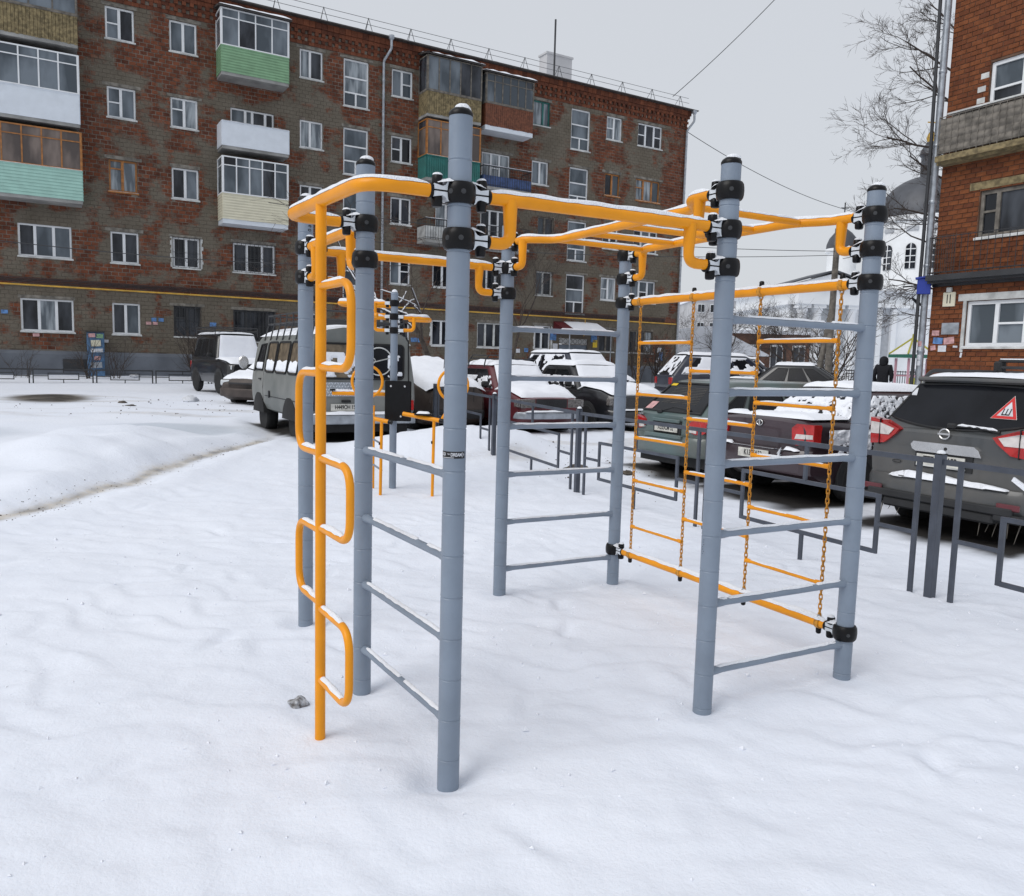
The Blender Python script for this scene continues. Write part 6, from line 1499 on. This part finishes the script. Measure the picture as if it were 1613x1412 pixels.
def bush(label, xy, h, seed, n=16, group=None, spread=.5):
    rr = random.Random(seed); o = thing('bare_bush', label, 'bush', (xy[0], xy[1], base_h(*xy)), 0, group); K = MB()
    def g(p, d, ln, r_, lev):
        pts = [p]; q = p.copy(); dd = d.copy()
        for i in range(4): dd = (dd+V((rr.gauss(0, .13), rr.gauss(0, .13), rr.gauss(0, .1)+.03))).normalized(); q = q+dd*ln/4; pts.append(q.copy())
        K.tube(pts, [r_*(1-.16*i) for i in range(5)], 4 if lev == 0 else 3, caps=False)
        if lev < 2:
            for c_ in range(rr.randint(2, 4)):
                i = rr.randint(1, 3); ax = V((rr.gauss(0, 1), rr.gauss(0, 1), rr.gauss(0, .6))).normalized(); g(pts[i], (dd*.7+ax*.6).normalized(), ln*rr.uniform(.4, .6), r_*.6, lev+1)
    for i in range(n): a = rr.uniform(0, 2*pi); g(V((rr.gauss(0, .12), rr.gauss(0, .12), -.1)), V((cos(a)*spread*rr.random(), sin(a)*spread*rr.random(), 1)).normalized(), h*rr.uniform(.6, 1), .014*h/1.6, 0)
    K.obj('twigs', 'twig', o, fixn=False); return o
FA = V((cos(A30), sin(A30), 0))
def fpos(s, out): q = FN*DF + FA*s - FN*out; return (q.x, q.y)
bush('spreading bare bush under the dark window left of the black off-roader', fpos(5.9, 1.6), 2.3, 21, 20)
bush('thin bare bush between basement grate and blue cabinet', fpos(1.9, 1.7), 1.9, 22, 9)
bush('low bare bush at the left end of the yard fence', fpos(-.2, 1.5), 1.2, 23, 8)
bush('bare bush against the wall right of the blue cabinet', fpos(2.9, 1.4), 1.7, 26, 6, spread=.9)
bush('bare upright bush by the wall near the right corner of the block', fpos(30.2, 1.2), 3.0, 24, 16, spread=.3)
bush('bare upright bush left of the one at the block corner', fpos(28.6, 1.3), 2.6, 25, 12, spread=.3)
bush('wide bare bush in front of the white church behind the parked saloons', (14.4, 37.5), 3.6, 27, 26, spread=1.0)
for i, (x, y, h) in enumerate(((13.5, 52, 7.5), (15.6, 54, 8.5), (17.3, 52, 8), (19.0, 55, 8), (12.2, 56, 7))):
    tree('bare_tree', ('dense bare thicket tree beside the far panel block', 'taller bare thicket tree at the middle of the clump', 'bare thicket tree with crooked crown left of church', 'bare thicket tree nearest the white church', 'leftmost bare thicket tree by the snowy shed')[i], (x, y, .6), h, 50+i, .12, 5, .6, (0, 0), (3, 5), .3, group='bare trees beyond the yard')

# ------------------------------------------------------------------ beyond the yard: church, far blocks, shed, playhouse, railings
CZ = .6
DX = 9.3
ch = thing('church', 'white classical church with dark dome and columned porch beyond the yard', 'church', (28.9, 70, CZ), radians(6))
def c3(x, z): return x-27.6, z-CZ
m = MB(); m.b2((-5.9, 0, -1), (14, 12, 6.4)); m.obj('nave_wall', 'church', ch)
m = MB(); m.b2((-6.3, -.5, 6.4), (14.4, 12.4, 6.75)); m.b2((-6.1, -.3, 7.55), (14.2, 12.2, 7.75)); m.b2((-6.5, -.7, 7.75), (14.6, 12.6, 8.0)); m.b2((-5.95, -.1, 6.75), (14.05, 12.05, 7.55)); m.obj('entablature', 'church', ch)
for k in range(7):
    m = MB(); x = -5.0+1.05*k; m.tube([(x+.32*cos(a), -.12, 7.12+.32*sin(a)) for a in [i*2*pi/16 for i in range(16)]], .06, 6, closed=True); m.obj('medallion', 'church', ch)
for x in (-5.2, -3.9, -2.3, -.9): 
    m = MB(); m.lathe([(.50, -1), (.50, .2), (.42, .3), (.40, 3), (.35, 5.7), (.46, 5.9), (.46, 6.1)], c=(x, -.9, 0), n=18); m.b2((x-.55, -1.45, 6.1), (x+.55, -.35, 6.4)); m.obj('column', 'church', ch, True, 40)
m = MB(); m.b2((-5.9, -1.6, 6.4), (-.2, .0, 7.75)); m.b2((-6.3, -1.9, 7.75), (.2, 0, 8.0)); m.obj('porch_entablature', 'church', ch)
m = MB(); m.prism([(-6.3, 8.0), (.2, 8.0), (-3.05, 8.9)], lambda a, b, h: (a, h, b), -1.8, 0); m.obj('porch_gable', 'church', ch)
m = MB(); m.prism([(-6.6, 8.02), (-3.05, 9.06), (.5, 8.02), (.5, 8.14), (-3.05, 9.20), (-6.6, 8.14)], lambda a, b, h: (a, h, b), -2.0, 3); m.obj('porch_roof', 'dome', ch)
m = MB(); m.b2((.5, -.05, -1), (3.6, .02, 6.3)); m.obj('recess_shade', 'church_shade', ch)  # flat sheet on the wall, the shade of a recess painted on
for x in (.7, 2.0, 3.3): m = MB(); m.b2((x-.22, -.35, -1), (x+.22, .0, 6.3)); m.obj('pilaster', 'church', ch)
m = MB(); m.b2((-4.65, -.06, .8), (-4.35, .05, 4)); m.obj('window', 'pane_dark', ch)
m = MB(); m.lathe([(4.1, 7.8), (4.1, 14.4), (4.35, 14.5), (4.35, 14.9)], c=(DX, 6, 0), n=40); dm = m.obj('drum', 'church', ch, True, 30)
m = MB(); m.lathe([(4.2*cos(a), 14.9+4.0*sin(a)) for a in [i*pi/2/12 for i in range(12)]]+[(.02, 18.9)], c=(DX, 6, 0), n=40); m.obj('dome', 'dome', ch, True, 40)
m = MB(); m.lathe([(.7, 18.6), (.7, 20.6), (.9, 20.8), (.75, 21.3), (.3, 22.0), (.05, 22.6)], c=(DX, 6, 0), n=20); m.obj('lantern', 'dome', ch, True, 40)
m = MB(); m.lathe([(.3, 21.9), (.42, 22.3), (.3, 22.7), (.05, 23.0)], c=(DX, 6, 0), n=14); m.tube([(DX, 6, 22.9), (DX, 6, 24.2)], .07, 6); m.tube([(DX-.45, 6, 23.7), (DX+.45, 6, 23.7)], .06, 6); m.obj('cross', 'gold', ch, True, 40)
for k in range(12):
    a = -pi/2 + (k-5.5)*2*pi/12; px_, py_ = DX+4.11*cos(a), 6+4.11*sin(a); rot = Matrix.Rotation(a+pi/2, 3, 'Z')
    m = MB(); poly = [(-.42, 10.2), (.42, 10.2), (.42, 12.0)] + [(.42*cos(t), 12.0+.42*sin(t)) for t in [pi*i/8 for i in range(1, 8)]] + [(-.42, 12.0)]
    m.prism(poly, lambda u, z, h: tuple(rot @ V((u, h, 0)) + V((px_, py_, z))), -.06, .04); w_ = m.obj('window', 'pane_dark', ch)
    m = MB(); m.tube([tuple(rot @ V((0, -.09, 0))+V((px_, py_, 10.2))), tuple(rot @ V((0, -.09, 0))+V((px_, py_, 12.4)))], .045, 4)
    for z in (10.75, 11.3, 11.9): m.tube([tuple(rot @ V((-.42, -.09, 0))+V((px_, py_, z))), tuple(rot @ V((.42, -.09, 0))+V((px_, py_, z)))], .04, 4)
    m.obj('glazing_bar', 'church', w_)
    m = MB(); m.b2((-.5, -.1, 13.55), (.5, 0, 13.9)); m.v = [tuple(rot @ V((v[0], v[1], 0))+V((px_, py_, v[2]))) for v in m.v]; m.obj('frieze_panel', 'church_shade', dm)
bf = thing('bell_tower', 'small white round turret with dark cap and cross rising behind the church porch', 'tower', (30.5, 78, CZ))
m = MB(); m.lathe([(1.75, 0), (1.75, 9.2), (1.95, 9.3), (1.95, 9.7), (1.3, 9.8), (1.3, 11.9), (1.5, 12.0), (1.5, 12.3)], n=28); m.obj('turret', 'church', bf, True, 30)
m = MB(); m.lathe([(1.45, 12.3), (1.42, 12.7), (1.2, 13.3), (.8, 13.8), (.3, 14.2), (.12, 14.4), (.10, 15.0), (.22, 15.2), (.02, 15.45)], n=24); m.obj('cap', 'dome', bf, True, 40)
m = MB(); m.tube([(0, 0, 15.4), (0, 0, 16.6)], .06, 6); m.tube([(-.35, 0, 16.1), (.35, 0, 16.1)], .05, 6); m.obj('cross', 'dark_metal', bf)
for k in range(7):
    a = -pi/2+(k-3)*.75; MB().box((1.77*cos(a), 1.77*sin(a), 7.6), (.1, .6, 1.7), Matrix.Rotation(a, 3, 'Z')).obj('window', 'pane_dark', bf)
def far_block(name, label, x0, x1, y, zb, zt, m_, nx, nz, dep=14, rot=0):
    o = thing(name, label, 'building', (x0, y, zb), rot); L_ = x1-x0; MB().b2((0, 0, -1), (L_, dep, zt-zb)).obj('wall', m_, o); MB().b2((-.3, -.3, zt-zb), (L_+.3, dep+.3, zt-zb+.25)).obj('roof', 'snow', o)
    sh = None
    for i in range(nx):
        for j in range(nz):
            w_ = L_/nx; h_ = (zt-zb)/nz
            if sh is None:
                k = MB(); k.b2((-w_*.28, -.10, -h_*.24), (w_*.28, .02, h_*.24)); sh = k.mesh('window', 'white_frame'); k = MB()
                for q in (-1, 1): k.b2((q*w_*.02, -.13, -h_*.20), (q*w_*.25, -.11, h_*.20))
                sh2 = k.mesh('pane', 'pane_dark')
            f = link('window', sh, o, (w_*(i+.5), 0, h_*(j+.55))); link('pane', sh2, f)
    return o
far_block('panel_block', 'pale grey panel apartment block far behind the bare thicket', 31.5, 47, 145, .5, 13.2, 'far_panel', 7, 4)
far_block('panel_block', 'second pale panel block further right, mostly behind the thicket', 46.5, 58.5, 140, .5, 13.6, 'far_panel', 5, 5)
far_block('brick_shed', 'low brown brick building behind the thicket, left of the church', 15.6, 22.3, 62, .4, 4.2, 'far_brick', 4, 1, 8)
sh_ = thing('snowy_shed', 'small brick shed with a white snow-covered pitched roof beside the block', 'shed', (12.4, 53, .5), radians(4))
MB().b2((-1.6, 0, -.6), (3.6, 5, 2.0)).obj('wall', 'far_brick', sh_)
m = MB(); m.prism([(-2.0, 1.95), (-.6, 3.7), (.4, 3.72), (4.0, 2.0), (4.0, 1.9)], lambda a, b, h: (a, h, b), -.4, 5.4); m.obj('roof', 'snow', sh_)
# utility pole
up_ = thing('utility_pole', 'grey wooden utility pole standing in front of the church columns', 'pole', (13.05, 34.0, .4))
MB().tube([(0, 0, -.3), (0, 0, 3), (.02, 0, 7.0)], [.15, .135, .115], 12).obj('pole', 'wood_grey', up_, True); MB().tube([(-.42, .5, -.2), (-.02, 0, 3.6)], .12, 10).obj('strut', 'wood_grey', up_, True)
# railing in front of the church
rl = thing('churchyard_railing', 'black iron railing with white pillars in front of the church', 'railing', (12.0, 41.0, .55), radians(-4))
for k in range(5):
    x = 4.1*k; m = MB(); m.b2((x-.3, -.3, -.5), (x+.3, .3, 1.25)); pr_ = m.obj('pillar', 'church', rl); m = MB(); m.prism([(-.45, 1.25), (.45, 1.25), (0, 1.65)], lambda a, b, h: (x+a, h, b), -.42, .42); m.obj('pillar_cap', 'snow', pr_)
    if k < 4:
        m = MB(); n_ = 30
        for i in range(n_): xx = x+.34+(4.1-.68)*i/(n_-1); m.tube([(xx, 0, -.3), (xx, 0, 1.15)], .018, 4)
        for z in (.15, .95, 1.1): m.tube([(x+.3, 0, z), (x+3.8, 0, z)], .022, 4)
        m.obj('railing_panel', 'dark_metal', rl)
# playhouse
ph = thing('playhouse', 'small pink playhouse with green and white pointed roof near the corner house', 'playhouse', (17.55, 36.2, .5), radians(10))
for sx in (-1, 1):
    for sy in (-1, 1): MB().b2((sx*.44-.04, sy*.44-.04, -.3), (sx*.44+.04, sy*.44+.04, 1.75)).obj('post', 'pink', ph)
for z in (.5, .95): 
    for sy in (-1, 1): MB().b2((-.44, sy*.44-.02, z), (.44, sy*.44+.02, z+.07)).obj('rail', 'pink', ph)
for k in range(7): MB().b2((-.40+.125*k, -.46, .1), (-.35+.125*k, -.435, .9)).obj('slat', 'roof_yellow', ph)
m = MB(); m.b2((-.68, -.68, 1.78), (.68, .68, 1.92)); m.obj('eave', 'green_paint', ph)
m = MB(); m.add([(-.65, -.65, 1.92), (.65, -.65, 1.92), (.65, .65, 1.92), (-.65, .65, 1.92), (0, 0, 2.62)], [(0, 1, 4), (1, 2, 4), (2, 3, 4), (3, 0, 4), (3, 2, 1, 0)]); m.obj('roof', 'snow', ph)
for sx in (-1, 1):
    for sy in (-1, 1): m = MB(); m.tube([(sx*.66, sy*.66, 1.94), (0, 0, 2.65), (0, 0, 2.82)], .04, 5); m.obj('ridge', 'roof_yellow', ph)
# person in a dark hooded jacket
def person(loc, rz):
    o = thing('person', 'person in a black hooded jacket walking beyond the burgundy saloon', 'person', loc, rz)
    J = {'pel': (0, 0, .95), 'w': (0, 0, 1.10), 'ch': (.02, 0, 1.32), 'nk': (.03, 0, 1.49), 'hd': (.05, 0, 1.60), 'tp': (.045, 0, 1.70), 'sl': (.01, .19, 1.42), 'sr': (.01, -.19, 1.42), 'el': (-.04, .26, 1.15), 'er': (.02, -.26, 1.15), 'wl': (.10, .24, .96), 'wr': (.16, -.22, 1.0), 'hl': (.16, .23, .92), 'hr': (.22, -.20, .97), 'll': (0, .09, .90), 'lr': (0, -.09, .90), 'kl': (.06, .10, .48), 'kr': (-.02, -.10, .48), 'fl': (.10, .10, .08), 'fr': (-.20, -.10, .10), 'tl': (.25, .11, .04), 'tr': (-.07, -.11, .04)}
    Rd = {'pel': .165, 'w': .165, 'ch': .175, 'nk': .085, 'hd': .125, 'tp': .085, 'sl': .095, 'sr': .095, 'el': .075, 'er': .075, 'wl': .06, 'wr': .06, 'hl': .045, 'hr': .045, 'll': .11, 'lr': .11, 'kl': .085, 'kr': .085, 'fl': .06, 'fr': .06, 'tl': .05, 'tr': .05}
    Ed = [('pel', 'w'), ('w', 'ch'), ('ch', 'nk'), ('nk', 'hd'), ('hd', 'tp'), ('ch', 'sl'), ('ch', 'sr'), ('sl', 'el'), ('sr', 'er'), ('el', 'wl'), ('er', 'wr'), ('wl', 'hl'), ('wr', 'hr'), ('pel', 'll'), ('pel', 'lr'), ('ll', 'kl'), ('lr', 'kr'), ('kl', 'fl'), ('kr', 'fr'), ('fl', 'tl'), ('fr', 'tr')]
    ks = list(J); me = bpy.data.meshes.new('body'); me.from_pydata([J[k] for k in ks], [(ks.index(a), ks.index(b)) for a, b in Ed], []); me.materials.append(MATS['cloth_black'])
    b = link('body', me, o); md = b.modifiers.new('skin', 'SKIN')
    for i, k in enumerate(ks): me.skin_vertices[0].data[i].radius = (Rd[k]*.82 if k in ('pel', 'w', 'ch') else Rd[k], Rd[k]); me.skin_vertices[0].data[i].use_root = (k == 'pel')
    b.modifiers.new('sub', 'SUBSURF').levels = 2; b.modifiers['sub'].render_levels = 2; md.use_smooth_shade = True
    m = MB(); m.lathe([(.001, -.11), (.055, -.10), (.085, -.04), (.088, .03), (.07, .09), (.03, .115), (.001, .12)], n=16); m.v = [(v[0]*.9+.105, v[1]*.85, v[2]+1.605) for v in m.v]; fc = m.obj('face', 'skin', o, True)
    m = MB(); m.prism([(.175, 1.57), (.215, 1.575), (.18, 1.63)], lambda a, b_, h: (a, h, b_), -.014, .014)
    m.obj('nose', 'skin', fc)
    m = MB(); m.lathe([(.085, -.15), (.125, -.12), (.142, -.03), (.138, .05), (.11, .11), (.05, .15), (.001, .155)], n=20); m.v = [(v[0]+.03, v[1]*.95, v[2]+1.61) for v in m.v]; m.obj('hood', 'cloth_black', o, True)
person((11.82, 26.2, base_h(11.82, 26.2)+.02), radians(55))

# low yard fence along the foot of the block
yf = thing('yard_fence', 'low black ornamental fence along the foot of the brick block', 'fence', (*fpos(0, 3.0), .45), A30)
k = 0; s = -8.0
while s < 9.5:
    for q in (0, .12): m = MB(); m.b2((s+q-.022, -.02, -.3), (s+q+.022, .02, .50)); m.obj('fence_post', 'dark_metal', yf)
    a, b = s+.12, s+2.0
    for (x0, z0, x1, z1) in ((a, .46, b, .50), (a+.45, .34, b-.45, .36), (a+.45, .12, b-.45, .14), (a+.45, .12, a+.47, .36), (b-.47, .12, b-.45, .36), (a, .24, a+.45, .26), (b-.45, .24, b, .26), ((a+b)/2-.01, .36, (a+b)/2+.01, .5), ((a+b)/2-.01, -.2, (a+b)/2+.01, .12)):
        m = MB(); m.b2((x0-.006, -.016, z0-.006), (x1+.006, .016, z1+.006)); m.obj('fence_bar', 'dark_metal', yf)
    s += 2.0
# overhead wires
def wire(label, a, b, sag, r_=.012):
    a, b = V(a), V(b); q = [a.lerp(b, i/24) - V((0, 0, sag*4*(i/24)*(1-i/24))) for i in range(25)]
    o = MB().tube([p-a for p in q], r_, 4).obj('overhead_wire', 'dark_metal', None, loc=a); tag(o, label, 'wire')
c_ = FN*DF + FA*S1
wire('wire falling from the roof corner of the block towards the turret cross', (c_.x, c_.y, 14.9), (26.2, 66, 14.2), .5, .022)
wire('wire rising from the roof corner of the block out of the top of the picture', (c_.x-1.0, c_.y-.6, 16.6), (16, 44, 24), .3, .02)
wire('lower horizontal wire crossing behind the ladder rails to the utility pole', (-8, 33.5, 6.45), (13.35, 34, 6.35), .35, .012)
wire('upper horizontal wire crossing the block above the entrance', (-9, 30, 7.1), (13.35, 34, 6.5), .4, .012)
wire('wire from the utility pole to the corner house', (13.35, 34, 6.2), (10.75, 21.4, 5.8), .2, .012)
wire('thin dark cable strung along the second floor windows of the block', (-16, 22, 4.7), (-2.3, 31, 5.2), .35, .012)
# crow on a twig
cr = thing('crow', 'small black crow sitting among the twigs in front of the church wall', 'bird', (14.55, 29.9, 4.05), radians(200))
m = MB(); m.lathe([(.004, -.26), (.035, -.20), (.05, -.12), (.075, -.02), (.072, .07), (.05, .13), (.045, .16), (.052, .20), (.04, .245), (.012, .27), (.002, .33)], n=12, axis='x'); m.v = [(v[0], v[1], v[2]+v[0]*.5+.12) for v in m.v]; m.obj('body', 'cloth_black', cr, True)
MB().tube([(.01, .02, -.02), (.01, .02, .08)], .006, 4).obj('leg', 'ink', cr); MB().tube([(.01, -.02, -.02), (.01, -.02, .08)], .006, 4).obj('leg', 'ink', cr)
# rubbish and lumps lying on the snow
def lump(label, x, y, r_, m_, seed, name='snow_lump', cat='lump', flat=.5):
    rr = random.Random(seed); bm = bmesh.new(); bmesh.ops.create_icosphere(bm, subdivisions=3, radius=r_)
    for v in bm.verts: v.co *= 1+.45*noise.noise(v.co/r_*1.3+V((seed, 0, 0))); v.co.z *= flat; v.co.x *= 1.4
    me = bpy.data.meshes.new(name); bm.to_mesh(me); bm.free(); me.materials.append(MATS[m_]); me.polygons.foreach_set('use_smooth', [True]*len(me.polygons))
    o = link(name, me, None, (x, y, ground_z(x, y)+r_*flat*.35), rr.uniform(0, 3)); return tag(o, label, cat)
lump('small dirty ice clod lying left of the snake pole', -.985, 3.72, .034, 'dirty_ice', 3, 'ice_clod', 'clod', .9)
lump('white plastic bag lying on the snow near the yard fence', -8.95, 22.5, .22, 'paper', 5, 'plastic_bag', 'bag')
lump('dark clod on the trampled snow left of the plastic bag', -10.2, 21.2, .10, 'clod', 6, 'dirt_clod', 'clod')
lump('dark flat clod nearer the camera than the plastic bag', -9.6, 20.4, .09, 'clod', 7, 'dirt_clod', 'clod', .3)
lump('dark clump of earth beyond the low fence, left of the green hatchback', .95, 12.0, .13, 'clod', 8, 'dirt_clod', 'clod', .4)
lump('flat dark clod by the left rear corner of the green hatchback', 1.7, 11.9, .10, 'clod', 9, 'dirt_clod', 'clod', .3)
lump('white stone on the ground right of the blue cabinet', *fpos(3.6, 1.0), .2, 'paper', 10, 'pale_stone', 'stone')

# crumbs of snow crust and grit lying about
def crumbs(name, label, m_, n, zone, rmin, rmax, seed):
    rr = random.Random(seed); m = MB()
    for i in range(n):
        x, y = zone(rr); r_ = rr.uniform(rmin, rmax)*(1 if rr.random() < .85 else 1.8); z = ground_z(x, y)
        q = [V((rr.gauss(0, 1), rr.gauss(0, 1), rr.gauss(0, .7))).normalized()*r_*rr.uniform(.6, 1.2) for _ in range(6)]
        b = [V((r_, 0, 0)), V((-r_*.4, r_*.9, 0)), V((-r_*.5, -r_*.8, 0)), V((0, 0, r_*.8)), V((0, 0, -r_*.5))]
        b = [v*rr.uniform(.6, 1.3) for v in b]; a = rr.uniform(0, 6.28); b = [Matrix.Rotation(a, 3, 'Z') @ v + V((x, y, z+r_*.2)) for v in b]
        m.add(b, [(0, 1, 3), (1, 2, 3), (2, 0, 3), (1, 0, 4), (2, 1, 4), (0, 2, 4)])
    o = m.obj(name, m_); stuff(o); o['label'] = label; o['category'] = 'debris'; return o
crumbs('snow_crumbs', 'small crumbs of snow crust scattered around the climbing frame', 'snow', 900, lambda r: (r.uniform(-4, 4), r.uniform(1.9, 8)), .003, .011, 1)
def along(r):
    i = r.randrange(0, 6); a, b = PATH[i], PATH[i+1]; t = r.random(); return (a[0]+(b[0]-a[0])*t+r.gauss(0, .16), a[1]+(b[1]-a[1])*t+r.gauss(0, .16))
crumbs('path_grit', 'brown sand and grit along the trodden trail', 'clod', 420, along, .002, .009, 2)
crumbs('yard_grit', 'dark specks of dirt on the driven snow of the yard', 'clod', 130, lambda r: (r.gauss(-8.5, 2.6), r.gauss(20.5, 2.2)), .006, .026, 3)
crumbs('parking_grit', 'dark specks and slush by the parked cars', 'clod', 120, lambda r: (r.gauss(1.4, .6), r.gauss(12.6, 1.0)), .004, .016, 4)
